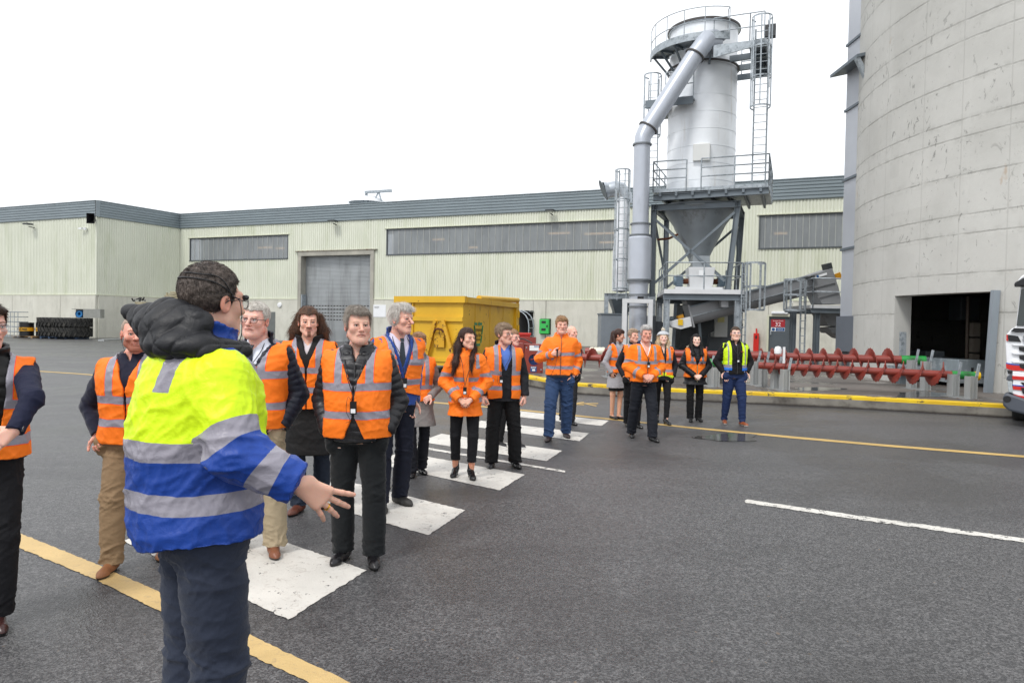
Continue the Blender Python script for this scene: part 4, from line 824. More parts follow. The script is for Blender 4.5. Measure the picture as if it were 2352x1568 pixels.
auger('auger', 'rear red auger with toothed blades, wrapped left end and green right end', pe, pf, .105, .20, .30, s3(1756), s3(2076), (.27, .44), -1, [(s3(2076), s3(2126), mGreenP, 'green_sleeve', .115)], [s3(1497), s3(1560), s3(1647), s3(1684)], [(s3(1357), s3(1396))])
def stand(px, py, h, lab, src=None, yoke=True):
    g = G(px, py, KZ)
    root = empty('auger_stand', g, lab, 'stand', 'grey stands under the augers')
    MB().box(g.x - .2, g.y - .12, KZ, g.x + .2, g.y + .75, KZ + .015).build('base_plate', M('plate grey', '#8f9292', .5, .3, .1, 4, dirt='#7a5a44', dl=(.55, .65), ds=5), root)
    for dy in (0, .6):
        p = MB().ibeam((g.x, g.y + dy, KZ + .016), (g.x, g.y + dy, KZ + h), .2, .16, .02, (1, 0, 0)).build('post', M('stand grey', '#a3a6a6', .45, .2, .08, 3, dirt='#85512c', dl=(.66, .72), ds=5), root)
        MB().bar((g.x + .05, g.y + dy - .1, KZ + h), (g.x + .1, g.y + dy - .1, KZ + h + .28), .05, .03).build('stop', mGalv, p)
    return root
stand(1642, 889, .48, 'left grey stand holding the green auger end'); stand(1802, 897, .50, 'middle grey stand under the front auger'); stand(2229, 917, .50, 'grey stand under the yellow ringed auger end')
stand(2125, 897, .72, 'grey stand below the rear green auger end'); stand(1752, 888, .6, 'grey stand half hidden behind the man in the yellow vest'); stand(1405, 868, .45, 'grey stand under the auger behind the grey coat')
m = MB(); c = PD(1787, 805, 18.5); m.lathe([(0, 0), (.09, .02), (.1, .12), (.07, .2), (0, .22)], c - Vector((0, 0, .1)), 12); m.bar(c + Vector((.16, 0, .1)), c + Vector((.16, 0, -.5)), .05); o = m.build('wrapped_fitting', mWhS); setroot(o, c); tag(o, 'small white wrapped fitting between the two augers', 'fitting')
# ================================================================ yellow skip
def skipmat():
    t = NT('skip yellow'); b = t.ramp(t.noise(.8, 6, .6), .3, .7, lin('#c89b1d'), lin('#dfb226')); rn = t.noise(3.2, 8, .72, dist=.6); z = t.n('ShaderNodeSeparateXYZ'); t.l(t.tc.outputs['Object'], z.inputs[0])
    sc_ = t.noise(2.4, 8, .75, sc3=(1, 1, .3)); b = t.mix(t.math('MULTIPLY', t.ramp(sc_, .6, .66), .6), b, lin('#8f5f1a'))
    b = t.mix(t.ramp(rn, .635, .655), b, lin('#43200f')); t.col(b); t.set(rough=.5); t.bump(rn, .25, .01); return t.m
def skiprust():
    t = NT('skip yellow worn'); rn = t.noise(5, 8, .72, dist=.6); b = t.mix(t.ramp(rn, .56, .585), lin('#cf9d1e'), lin('#4a2413')); t.col(b); t.set(rough=.6); t.bump(rn, .3, .01); return t.m
mSk, mSkR = skipmat(), skiprust()
k1 = Vector((-3.96, 24.3, 0)); k2 = Vector((-1.64, 23.2, 0)); fU = (k2 - k1).normalized(); SW = (k2 - k1).length; fN = Vector((.275, .961, 0)); SL = 6.6
class Sk:
    def p(s, u, v, z): return k1 + fU * u + fN * v + Vector((0, 0, z))
SK = Sk(); H1 = 2.62
sk = empty('skip', k1, 'big rusty yellow steel skip with a hook frame and ladder rungs on its front', 'skip')
m = MB(); w_ = .05
m.hexa([SK.p(*q) for q in ((0, 0, .28), (SW, 0, .28), (SW, SL, .28), (0, SL, .28), (0, 0, H1 - .2), (SW, 0, H1 - .2), (SW, SL, H1 - .2), (0, SL, H1 - .2))]); m.build('body', mSk, sk)
m = MB(); m.box(-.16, -.12, H1 - .22, SW + .1, .1, H1, SK); m.build('front_rim', mSk, sk)
m = MB(); m.box(SW - .02, .1, H1 - .21, SW + .12, SL, H1 - .02, SK); m.build('side_rim', mSk, sk)
m = MB(); m.box(-.14, .1, H1 - .21, 0, SL, H1 - .02, SK); m.build('side_rim', mSk, sk)
m = MB(); m.tube([SK.p(SW + .0, 1.6, H1 + .0), SK.p(SW, SL + .1, H1 + .12)], .1, 16); m.build('sheet_roller', mSk, sk)
MB().bar(SK.p(SW + .02, SL, H1 - .6), SK.p(SW + .02, SL + .05, H1 + .2), .12, .12).build('roller_post', mSkR, sk)
m = MB(); m.box(SW, SL - .35, .3, SW + .1, SL + .06, H1 - .22, SK); m.build('door_hinge_post', mSk, sk)
for z in (.8, 1.4, 2.0): MB().tube([SK.p(SW + .12, SL - .1, z), SK.p(SW + .12, SL - .1, z + .3)], .05, 10).build('hinge', mSk, sk)
m = MB(); m.box(-.02, -.08, 1.78, SW, -.001, 1.93, SK); m.build('cross_rail', mSk, sk)
m = MB(); m.box(-.0, -.05, .42, SW, -.001, .52, SK); m.build('lower_rail', mSk, sk)
fx = lambda px: (px - 915) / (1063 - 915) * SW
for x0, x1, in ((1004, 981), (1022, 1050)):
    MB().bar(SK.p(fx(x0), -.13, 1.80), SK.p(fx(x1), -.13, .35), .11, .12, fN).build('hook_frame_leg', mSkR, sk)
MB().tube([SK.p(fx(1003), -.17, 1.42), SK.p(fx(1007), -.22, 1.5), SK.p(fx(1013), -.24, 1.52), SK.p(fx(1020), -.22, 1.5), SK.p(fx(1024), -.17, 1.42)], .035, 10).build('hook_bar', mRust, sk)
MB().box(fx(1002), -.11, .9, fx(1024), -.082, 1.76, SK).build('hook_plate', mSkR, sk)
for z in (2.28, 2.03, 1.66, 1.42, 2.52): MB().bar(SK.p(fx(924), -.07, z - .08), SK.p(fx(948), -.07, z - .08), .035, .035).build('rung', mSk, sk)
for x in (923, 949): MB().bar(SK.p(fx(x), -.05, .6), SK.p(fx(x), -.05, 2.40), .05, .05).build('ladder_rail', mSk, sk)
for v in (1.2, 2.9, 4.6): MB().box(SW + .001, v, .5, SW + .012, v + .05, H1 - .22, SK).build('seam', mSk, sk)
text('lettering', 'BSH', SK.p(fx(936), -.012, 2.33), .2, fU, mRust, sk); text('lettering', '512', SK.p(fx(937), -.012, 2.1), .2, fU, mBlack, sk, bold=True)
MB().box(fx(928), -.02, 1.28, fx(942), -.001, 1.60, SK).build('label', mWhS, sk); MB().box(fx(929), -.026, 1.30, fx(941), -.021, 1.42, SK).build('blue_band', mBlS, sk)
for z0, z1, a_, b_ in ((.42, .0, 982, 992), (.42, .0, 1030, 1042)): MB().tube([SK.p(fx(a_), .3, .14), SK.p(fx(b_), .3, .14)], .14, 16).build('roller', mRust, sk)
MB().box(.3, .1, .14, .5, SL - .2, .28, SK).build('runner', mRust, sk); MB().box(SW - .5, .1, .14, SW - .3, SL - .2, .28, SK).build('runner', mRust, sk)
mGs = M('sticker green', '#1f7f55', .5)
cL = SK.p(SW + .012, 1.95, 1.62); lg = empty
EX = fN; m = MB(); zc = 1.35; vc = 1.55   # trapezoid badge on the long side
def bp(a, b): return SK.p(SW + .012, vc + a, zc + b)
logo = []
for (a, b), (c, d) in (((-.42, .36), (-.12, .36)), ((.10, .36), (.42, .36)), ((.47, .30), (.36, -.02)), ((.35, -.06), (.27, -.32)), ((-.24, -.38), (.24, -.38)), ((-.27, -.32), (-.35, -.06)), ((-.36, -.02), (-.47, .30))):
    MB().bar(bp(a, b), bp(c, d), .09 if abs(b - d) < .1 else .07, .006, (0, 0, 1) if abs(b - d) >= .1 else fU).build('badge_arrow', mGs, sk)
m = MB(); m.prism([bp(.10, .46), bp(-.04, .36), bp(.10, .26)], fU * .004); m.build('badge_arrow', mGs, sk)
text('lettering', 'Brampton\nSkip Hire', bp(0, .06), .2, fN, M('lettering brown', '#5c4a1e', .6), sk); text('lettering', '01228 522598', bp(0, -.2), .09, fN, M('lettering brown', '#5c4a1e'), sk)

# ================================================================ red steel block with blue disc
q = G(1204, 856, KZ); W0 = (1247 - 1204) / F * q.y; HH = (856 - 790) / F * q.y
rb = empty('drive_housing', (q.x, q.y, KZ), 'square red steel housing with a blue round recess on the platform edge', 'machine')
class Rb:
    U = Vector((math.cos(-.05), -math.sin(-.05), 0)); N = Vector((math.sin(-.05), math.cos(-.05), 0))
    def p(s, u, v, z): return Vector((q.x, q.y, KZ)) + s.U * u + s.N * v + Vector((0, 0, z))
RB = Rb(); r0 = W0 * .30
m = MB(); n = 28; cxu, czu = W0 * .52, HH * .46
circ = [(cxu + r0 * math.cos(2 * PI * k / n), czu + r0 * math.sin(2 * PI * k / n)) for k in range(n)]
def sqp(k):
    a = 2 * PI * k / n; c, s_ = math.cos(a), math.sin(a); 
    t1 = min(((W0 - cxu) / c if c > 1e-6 else -cxu / c if c < -1e-6 else 9), ((HH - czu) / s_ if s_ > 1e-6 else -czu / s_ if s_ < -1e-6 else 9)); return (cxu + c * t1, czu + s_ * t1)
sq = [sqp(k) for k in range(n)]
vs = [RB.p(a, 0, b) for a, b in circ] + [RB.p(a, 0, b) for a, b in sq] + [RB.p(a, .14, b) for a, b in circ]
m.add(vs, [(k, (k + 1) % n, n + (k + 1) % n, n + k)[::-1] for k in range(n)] + [(k, (k + 1) % n, 2 * n + (k + 1) % n, 2 * n + k) for k in range(n)])
m.box(-.0, .15, 0, W0, .9, HH, RB); m.box(-.001, 0.002, 0, .02, .15, HH, RB); m.box(0, .002, HH - .02, W0, .15, HH + .001, RB); m.box(W0 - .02, .002, 0, W0 + .001, .15, HH, RB)
m.build('housing', mAug, rb)
MB().lathe([(0, 0), (r0 * .99, 0), (r0 * .99, .02), (0, .02)], RB.p(cxu, .14, czu), 28, False, -RB.N).build('blue_disc', M('disc blue', '#1f3f7c', .5, .1, .15), rb)
MB().tube([RB.p(cxu, .06, czu + .17), RB.p(cxu, .04, czu + .02), RB.p(cxu - .1, .02, czu - .0)], .02, 8).build('handle', mAug, rb); MB().tube([RB.p(cxu + .05, .06, czu + .0), RB.p(cxu + .14, .03, czu - .01)], .022, 8).build('peg', mAug, rb)
lb_ = MB().box(W0 * .26, -.01, HH * .78, W0 * .76, -.002, HH * .96, RB).build('label', mWhS, rb); text('lettering', 'SHW', RB.p(W0 * .64, -.013, HH * .92), .07, RB.U, mBlS, lb_, bold=True)
lb_ = MB().box(W0 * .33, -.01, HH * .04, W0 * .66, -.002, HH * .23, RB).build('plate', mBlS, rb); text('lettering', 'SHW', RB.p(W0 * .49, -.013, HH * .19), .07, RB.U, mWhS, lb_, bold=True); MB().box(W0 * .42, -.015, HH * .07, W0 * .58, -.011, HH * .14, RB).build('panel', mWhS, lb_)
for a, b in ((.1, .88), (.9, .88), (.9, .12), (.1, .12)): MB().lathe([(0, 0), (.022, 0), (.018, .02), (0, .02)], RB.p(W0 * a, 0, HH * b), 10, False, -RB.N).build('bolt', mGalv, rb)
m = MB(); m.hexa([RB.p(*x) for x in ((-.55, .3, 0), (-.02, .1, 0), (-.02, 1.3, 0), (-.55, 1.3, 0), (-.55, .3, HH * 1.0), (-.02, .1, HH * 1.02), (-.02, 1.3, HH * 1.02), (-.55, 1.3, HH))]); m.build('side_block', mAug, rb)
MB().box(-.5, 1.31, HH * .2, W0 * .8, 1.45, HH * 1.22, RB).build('rear_plate', mAug, rb)
m = MB(); m.tube(smooth_path([RB.p(-.3, .6, HH), RB.p(-.25, .6, HH + .12), RB.p(.0, .5, HH + .14), RB.p(.25, .35, HH + .02)], 5), .02, 8); m.build('hose', mBlack, rb)
# red wheelie bin in the alcove, green cabinet, red call box
c = PD(1205, 800, 44); wb = empty('wheelie_bin', (c.x, c.y, KZ), 'red lidded wheelie bin standing in front of the wall alcove', 'bin'); s_ = 44 / F
zt, zb = PD(1205, 766, 44).z, PD(1205, 800, 44).z
m = MB(); wB, wT = 10 * s_, 12.5 * s_; m.hexa([Vector((c.x + a, c.y + b, z)) for a, b, z in ((-wB, 0, zb), (wB, 0, zb), (wB, .7, zb), (-wB, .7, zb), (-wT, -.1, zt - .1), (wT, -.1, zt - .1), (wT, .8, zt - .1), (-wT, .8, zt - .1))]); mRB = M('bin red', '#c2332c', .4, 0, .06); m.build('body', mRB, wb, .02)
MB().box(c.x - wT - .05, c.y - .15, zt - .099, c.x + wT + .05, c.y + .85, zt + .05).build('lid', mRB, wb, .02)
MB().box(c.x - wB, c.y + .1, KZ, c.x + wB, c.y + .7, zb - .01).build('pedestal', M('pedestal grey', '#7b7c7e', .8), wb)
q0 = FB.at(1242.6, 766); q1 = FB.at(1264.5, 733); gc = empty('emergency_cabinet', FB.p(q0[0], -.1, q0[1]), 'bright green cabinet with two dark windows fixed to the pale wall', 'cabinet')
MB().box(q0[0] - .02, -.13, q0[1] - .05, q1[0] + .07, -.101, q1[1] + .04, FB).build('backplate', mBlack, gc); mGr = M('cabinet green', '#35b552', .35, 0, .05)
MB().box(q0[0], -.42, q0[1], q1[0], -.131, q1[1], FB).build('housing', mGr, gc, .03)
for f in (.22, .72): z = q0[1] + (q1[1] - q0[1]) * f; MB().box(q0[0] + .18, -.45, z, q1[0] - .22, -.421, z + .16, FB).build('window', mBlack, gc)
MB().box(q1[0] - .16, -.46, (q0[1] + q1[1]) / 2 - .05, q1[0] - .06, -.421, (q0[1] + q1[1]) / 2 + .1, FB).build('latch', mBlack, gc)
q0 = FB.at(1731, 790); q1 = FB.at(1744, 765); rc_ = empty('hose_cabinet', FB.p(q0[0], -.1, q0[1]), 'small red fire cabinet on the wall beside the grey door 32', 'cabinet')
MB().box(q0[0], -.5, q0[1] - .6, q1[0], -.101, q1[1], FB).build('housing', M('fire red', '#c8281f', .4, 0, .04), rc_, .02); MB().box(q0[0] + .12, -.52, (q0[1] + q1[1]) / 2, q1[0] - .12, -.501, (q0[1] + q1[1]) / 2 + .2, FB).build('window', mBlack, rc_)
MB().tube([FB.p((q0[0] + q1[0]) / 2, -.25, q1[1]), FB.p((q0[0] + q1[0]) / 2, -.25, q1[1] + .3)], .05, 8).build('beacon', M('fire red', '#c8281f'), rc_)
u, z = FB.at(1734, 690, -.5); sr = empty('alarm_sounder', FB.p(u, -.2, z), 'pair of small red alarm domes under the conveyor beside the cage', 'alarm')
for k in (0, .3): MB().lathe([(0, 0), (.14, .02), (.16, .12), (.08, .2), (0, .2)], FB.p(u, -.1, z - k + .15), 12, True, -FB.N).build('dome', M('fire red', '#c8281f'), sr)
# ================================================================ left corner: tyres, drums, cage, timber
def tyremesh(c, R, W, root, name='tyre'):
    N = 72; m = MB(); prof = [(.55, .02), (.58, 0), (.90, .0), (.97, .05), (1.0, .14), (1.0, .86), (.97, .95), (.90, 1.), (.58, 1.), (.55, .98), (.55, .02)]
    m.lathe([(r * R, z * W) for r, z in prof], c, N, False)
    for k in range(26):      # chevron lugs
        for s in (0, 1):
            a0 = 2 * PI * (k + .5 * s) / 26
            pts = []
            for f in (0, .5, 1):
                a = a0 + .13 * f; z = W * ((.02 + .5 * f) if s == 0 else (.98 - .5 * f)); pts.append((a, z))
            for (a, z), (b, y) in zip(pts[:-1], pts[1:]):
                def P(a, z, r): return Vector((c[0] + r * math.cos(a), c[1] + r * math.sin(a), c[2] + z))
                da = .05; m.hexa([P(a, z, R * .985), P(a + da, z, R * .985), P(b + da, y, R * .985), P(b, y, R * .985), P(a, z, R * 1.06), P(a + da, z, R * 1.06), P(b + da, y, R * 1.06), P(b, y, R * 1.06)])
    return m
mTy = M('tyre rubber', '#2b2b2a', .8, 0, .25, 3, dirt='#5a5750', dl=(.5, .75), ds=3)
def pallet(c, w, d, lab, mat, grp='pallets by the plinth'):
    r_ = empty('pallet', c, lab, 'pallet', grp)
    for k in range(5): MB().box(c[0] - w / 2, c[1] - d / 2 + k * d / 4.6, c[2] + .12, c[0] + w / 2, c[1] - d / 2 + k * d / 4.6 + .12, c[2] + .15).build('deck_board', mat, r_)
    for k in (-1, 0, 1): MB().box(c[0] + k * w * .42 - .06, c[1] - d / 2, c[2], c[0] + k * w * .42 + .06, c[1] + d / 2, c[2] + .119).build('bearer', mat, r_)
    return r_
TZ = 55.; mBlP = M('pallet blue', '#27415f', .6); mWd = M('pallet wood', '#9a7a52', .8, 0, .2, 4)
g1 = G(119, 777.); g2 = G(166, 778.); g1 = Vector((g1.x, g1.y, 0)); g2 = Vector((g2.x, g2.y - .0, 0)); HT = (778 - 731) / F * g2.y / 2 - .06
RT1, RT2 = 1.30, 1.30
pallet((g1.x, g1.y + .4, 0), 1.5, 1.5, 'blue pallet under the left tyre stack', mBlP); pallet((g2.x, g2.y, 0), 1.8, 1.6, 'blue pallet under the right tyre stack', mBlP)
for g, R, ll, dx in ((g1, RT1, 'left', -.15), (g2, RT2, 'right', 0)):
    for k in (0, 1):
        c = (g.x + dx, g.y + (.9 if ll == 'left' else 0), .16 + k * (HT + .01)); o = tyremesh(c, R, HT, None).build('tyre', mTy); setroot(o, c)
        tag(o, ('lower' if k == 0 else 'upper') + ' big chevron tyre of the ' + ll + ' stack by the concrete plinth', 'tyre', 'loader tyres stacked flat on pallets')
ht = .16 + 2 * HT; c = (PD(178, 720, g1.y).x, g1.y + .6, ht + .02)
hb = empty('hose_box', c, 'open grey metal box with a blue hose reel on top of the tyres', 'box'); x0, x1 = PD(163, 720, g1.y).x, PD(229, 720, g1.y).x; hz = .65
mHB = M('box grey worn', '#8f908b', .6, .2, .12, 3); MB().box(x0, c[1], c[2], x1, c[1] + .05, c[2] + hz).build('back', mHB, hb); MB().box(x0 + .9, c[1] - .5, c[2], x1, c[1] - .001, c[2] + hz).build('side_case', mHB, hb); MB().box(x0, c[1] - .5, c[2] + hz + .001, x1, c[1] + .05, c[2] + hz + .04).build('top', mHB, hb)
MB().lathe([(.28, 0), (.28, .06), (.12, .06), (.12, .3), (.28, .3), (.28, .36), (0, .36)], (x0 + .5, c[1] - .42, c[2] + .3), 20, False, (0, 1, 0)).build('hose_reel', M('reel blue', '#1f6fa8', .5), hb)
gd = G(88, 776); pallet((gd.x - .15, gd.y + .2, 0), 3.3, 1.5, 'wooden pallet under the two yellow banded drums', mWd)
mDk = M('drum black', '#1b1b1c', .4, .1); mDy = M('drum yellow', '#e0a417', .4)
for px, lb__ in ((63, 'left'), (101, 'right')):
    R_ = .50; x = PD(px, 770, gd.y).x; h_ = 1.05; d_ = empty('oil_drum', (x, gd.y - .1, .15), 'black oil drum with a yellow lettered band, ' + lb__ + ' of the pair', 'drum', 'oil drums on the pallet')
    m = MB(); m.lathe([(0, .02), (R_, 0), (R_, .03), (R_ - .01, .04), (R_ - .01, h_ * .33), (R_ + .012, h_ * .345), (R_ - .01, h_ * .36), (R_ - .01, h_ * .64), (R_ + .012, h_ * .655), (R_ - .01, h_ * .67), (R_ - .01, h_ - .04), (R_, h_ - .03), (R_, h_), (R_ - .03, h_), (R_ - .03, h_ - .02), (0, h_ - .02)], (x, gd.y - .1, .15), 32, True); m.build('shell', mDk, d_)
    MB().lathe([(R_ - .008, h_ * .365), (R_ + .004, h_ * .366), (R_ + .004, h_ * .635), (R_ - .008, h_ * .636)], (x, gd.y - .1, .15), 32, False).build('band', mDy, d_); text('lettering', 'KLÜBER', (x, gd.y - .1 - R_ - .012, .15 + h_ * .5), .22, (1, 0, 0), mDk, d_, bold=True)
gi = G(22, 775); ic = empty('ibc_cage', (gi.x, gi.y, 0), 'empty wire cage of a bulk container beside the drums', 'cage'); x0, x1 = PD(-8, 770, gi.y).x, PD(52, 770, gi.y).x; hI = 2.0
for z in np.linspace(.1, hI, 6):
    m = MB(); m.tube([(x0, gi.y - .5, z), (x1, gi.y - .5, z), (x1, gi.y + .6, z), (x0, gi.y + .6, z), (x0, gi.y - .5, z)], .03, 5); m.build('wire', mGalv, ic)
for x in np.linspace(x0, x1, 8): MB().tube([(x, gi.y - .54, .05), (x, gi.y - .54, hI)], .025, 5).build('wire', mGalv, ic)
a, b = G(232, 783), G(395, 774); m = MB(); m.bar(a + Vector((0, 0, .06)), b + Vector((0, 0, .06)), .4, .12); o = m.build('metal_channel', M('channel grey', '#a9acad', .45, .3)); setroot(o, (a.x, a.y, 0)); tag(o, 'long grey metal channel lying on the asphalt before the plinth', 'metal channel')
tp = PD(380, 730, 50.); mW2 = M('weathered timber', '#a39a80', .85, 0, .25, 6, dirt='#5f5a3f', dl=(.5, .7), ds=8, dsc=(.3, 1, 3)); ts = empty('timber_stack', (tp.x, tp.y, 0), 'stack of weathered planks showing above the quilted hood', 'timber stack')
xl, xr = PD(325, 730, 50).x, PD(440, 730, 50).x; zt = PD(380, 667, 50).z; nL = 26
for k in range(nL):
    z = k * zt / nL; ind = max(0, (k - 15) * .16); o = MB().box(xl + ind + random.uniform(-.05, .05), tp.y + ind * .6, z, xr, tp.y + 2, z + zt / nL - .035).build('plank_layer', mW2, ts)
for x in (xl + .8, xr - .8): MB().box(x, tp.y + 1.9, 0, x + .1, tp.y + 2.05, zt * .98).build('bearer', mW2, ts)
br = empty('branch_pile', PD(318, 690, 49.5), 'tangle of dark clamps lying beside the timber stack top', 'scrap'); bz = PD(318, 690, 49.5)
for k in range(10): x = bz.x - .35 + k * .09; MB().bar((x, bz.y, bz.z + random.uniform(-.1, .1)), (x + random.uniform(-.2, .3), bz.y + random.uniform(-.2, .2), bz.z + random.uniform(-.05, .25)), .07).build('clamp', mBlack, br)
MB().box(bz.x - .1, bz.y - .3, 0, bz.x + .7, bz.y + .5, bz.z - .1).build('support', mW2, br)
# ================================================================ truck cab at the right edge
T0 = PD(2303, 900, 12.9); TX = T0.x; TY = T0.y; sT = 12.9 / F
mTW = M('truck white paint', '#e9ebee', .18, 0, .02); mTB = M('truck black plastic', '#16171a', .4); mTG = M('truck bumper grey', '#4a4f58', .5, 0, .04); mTR = M('truck red', '#c5231d', .25, 0, .03); mTBl = M('truck blue', '#2c50a8', .3); mGl = M('windscreen dark', '#1d2a2a', .06, 0, .25, .6, spec=.8)
tk = empty('truck', (TX + 1.25, TY, 0), 'white lorry cab with red and blue stripes cut off by the right edge', 'truck')
def tz(py): return PD(2330, py, 12.9).z
def front(pts, y=TY): return [Vector((TX + (PD(x, yy, 12.9).x - TX) * .84, y, PD(x, yy, 12.9).z)) for x, yy in pts]
XR = TX + 2.5
def rowz(segs, back, mat, name, y=TY, bev=.02):   # front outline given left edge (px, py) list, mirrored about the cab middle
    L = front(segs, y); xm = TX + 1.25; Rr = [Vector((2 * xm - p.x, p.y, p.z)) for p in L[::-1]]; m = MB(); m.prism(L + Rr, (0, back, 0)); return m.build(name, mat, tk, bev)
cabL = [(2316, 902), (2309, 820), (2307, 790), (2309, 768), (2320, 755), (2330, 750), (2331, 735), (2339, 655), (2350, 625), (2365, 605), (2400, 590)]
rowz(cabL, 2.2, mTW, 'cab', TY + .06)
gl = front([(2331, 748), (2340, 665), (2425, 662), (2425, 751)], TY + .04); m = MB(); m.prism(gl + [], (0, .019, 0)); m.build('windscreen', mGl, tk)
rowz([(2325, 660), (2326, 652), (2346, 641), (2380, 640), (2380, 662)], .3, mTB, 'sun_visor', TY - .24)
m = MB(); m.prism(front([(2330, 650), (2341, 636), (2365, 625), (2450, 620), (2450, 640), (2345, 641)], TY - .1), (0, .15, 0)); m.build('roof_front', mTW, tk, .02)
m = MB(); m.prism(front([(2348, 625), (2352, 621), (2450, 612), (2450, 617), (2354, 626)], TY + .0), (0, .05, 0)); m.build('roof_trim', mTB, tk)
m = MB(); m.prism(front([(2319, 760), (2326, 753), (2420, 757), (2420, 762), (2330, 763)], TY + .0), (0, .055, 0)); m.build('wiper_panel', mTB, tk)
m = MB(); m.prism(front([(2312, 768), (2335, 772), (2342, 785), (2314, 783)], TY + .03), (0, .025, 0)); m.build('side_vent', mTB, tk)
MB().prism(front([(2309, 768), (2312, 768), (2313, 783), (2309, 782)], TY + .035), (0, .02, 0)).build('red_flash', mTR, tk)
for k in range(3):
    y0 = 796 + k * 19.5; MB().prism(front([(2337 + k, y0), (2440, y0 + 2), (2440, y0 + 13), (2350, y0 + 12), (2338 + k, y0 + 8)], TY + .02), (0, .035, 0)).build('grille_slot', mTB, tk)
    MB().prism(front([(2322, y0 - 6), (2440, y0 - 4), (2440, y0 - 1), (2326, y0 - 3)], TY + .01), (0, .045, 0)).build('grille_bar', mTW, tk)
def stripe(pts, mat, nm, y): MB().prism(front(pts, y), (0, .03, 0)).build(nm, mat, tk)
stripe([(2309, 835), (2325, 838), (2450, 845), (2450, 852), (2325, 850), (2310, 846)], mTR, 'red_stripe', TY + .025); stripe([(2309, 832.5), (2325, 835), (2450, 842), (2450, 844.5), (2325, 837.5), (2309, 834.8)], mTBl, 'blue_stripe', TY + .022)
m = MB(); m.prism(front([(2312, 850), (2324, 851), (2322, 858), (2314, 858)], TY + .02), (0, .3, 0)); m.build('step_recess', mTB, tk)
m = MB(); m.prism(front([(2310, 872), (2313, 863), (2322, 858), (2326, 874)], TY - .02), (0, .3, 0)); m.build('lamp_brow', mTG, tk, .01)
m = MB(); m.prism(front([(2324, 852), (2450, 860), (2450, 915), (2350, 910), (2325, 903)], TY - .0), (0, .3, 0)); m.build('lower_panel', mTW, tk, .01)
stripe([(2324, 862), (2450, 868), (2450, 875), (2324, 870)], mTR, 'red_stripe', TY - .02); stripe([(2325, 885), (2450, 893), (2450, 900), (2326, 893)], mTR, 'red_stripe', TY - .02); stripe([(2326, 905), (2450, 916), (2450, 925), (2340, 915)], mTR, 'red_stripe', TY - .02); stripe([(2324, 882), (2450, 890), (2450, 892.6), (2325, 884.5)], mTBl, 'blue_stripe', TY - .018)
m = MB(); m.prism(front([(2342, 876), (2450, 880), (2450, 888), (2350, 885)], TY - .012), (0, .02, 0)); m.build('grille_slot', mTB, tk)
gp = MB().prism(front([(2343, 888), (2450, 894), (2450, 906), (2348, 902)], TY - .03), (0, .02, 0)).build('badge_panel', mTB, tk)
text('lettering', 'R 440', Vector((PD(2344, 892, 12.9).x, TY - .035, tz(895.5))), .10, (1, 0, 0), mWhS, gp, align='LEFT', bold=True)
text('lettering', 'SCANIA', Vector((PD(2338, 788, 12.9).x, TY + .012, tz(777))), .15, (1, 0, 0), M('badge silver', '#8d9094', .3, .6), tk, align='LEFT', bold=True, thick=.02)
hl = MB().prism(front([(2313, 875), (2323, 874), (2326, 902), (2316, 899)], TY - .03), (0, .2, 0)).build('headlight', M('headlight glass', '#b9c1c4', .1, .3, .2, 20), tk, .01)
bu = [(2303, 925), (2304, 908), (2312, 901), (2330, 906), (2352, 914)]
m = MB(); L = front([(2304, 930), (2304, 908), (2312, 901), (2330, 906), (2360, 915), (2450, 918), (2450, 957), (2352, 948), (2318, 941)], TY - .1); m.prism(L, (0, .5, 0)); m.build('bumper', mTG, tk, .04)
MB().lathe([(0, 0), (.06, 0), (.06, .02), (0, .02)], Vector((PD(2312, 915, 12.9).x, TY - .09, tz(915))), 16, False, (0, -1, 0)).build('fog_lamp', mTB, tk)
for s in (.28, 2.22):
    c = Vector((TX + s, TY + 1.3, .5)); wl = MB().lathe([(.28, -.14), (.48, -.15), (.51, -.1), (.51, .1), (.48, .15), (.28, .14), (.28, -.14)], c, 36, True, (1, 0, 0)).build('wheel', mTy, tk); MB().lathe([(0, -.06), (.28, -.12), (.28, .12), (0, .06)], c, 24, False, (1, 0, 0)).build('rim', mGalv, wl)
MB().box(TX + .6, TY + .5, .55, TX + 1.9, TY + 6, .85).build('chassis', mTB, tk)

tk.matrix_world = Matrix.Translation((TX, TY, 0)) @ Matrix.Rotation(math.radians(-37), 4, 'Z') @ Matrix.Translation((1.25, 0, 0))
tk.location = tk.matrix_world.translation; tk.rotation_euler = (0, 0, math.radians(-37))
# ================================================================ people: signed-distance modelling kit
def npv(a): return np.array(a, dtype=np.float32)
def cone(a, b, ra, rb=None, k=.02, fl=None):
    a, b = npv(a), npv(b); rb = ra if rb is None else rb; ba = b - a; L2 = float(ba @ ba) + 1e-9; R = max(ra, rb)
    lo, hi = np.minimum(a, b) - R, np.maximum(a, b) + R
    def f(p):
        q = p - a; h = np.clip(q @ ba / L2, 0, 1); r = q - h[:, None] * ba
        return np.sqrt((r * r).sum(1)) - (ra + (rb - ra) * h)
    return [f, lo, hi, k, 1]
def ell(c, r, k=.02, R=None, op=1):
    c, r = npv(c), npv(r); m = float(max(r)) if R is not None else r; R_ = None if R is None else npv(R)
    def f(p):
        q = p - c
        if R_ is not None: q = q @ R_
        a = np.sqrt(((q / r) ** 2).sum(1)); b = np.sqrt(((q / (r * r)) ** 2).sum(1)) + 1e-6; return a * (a - 1) / b
    return [f, c - m, c + m, k, op]
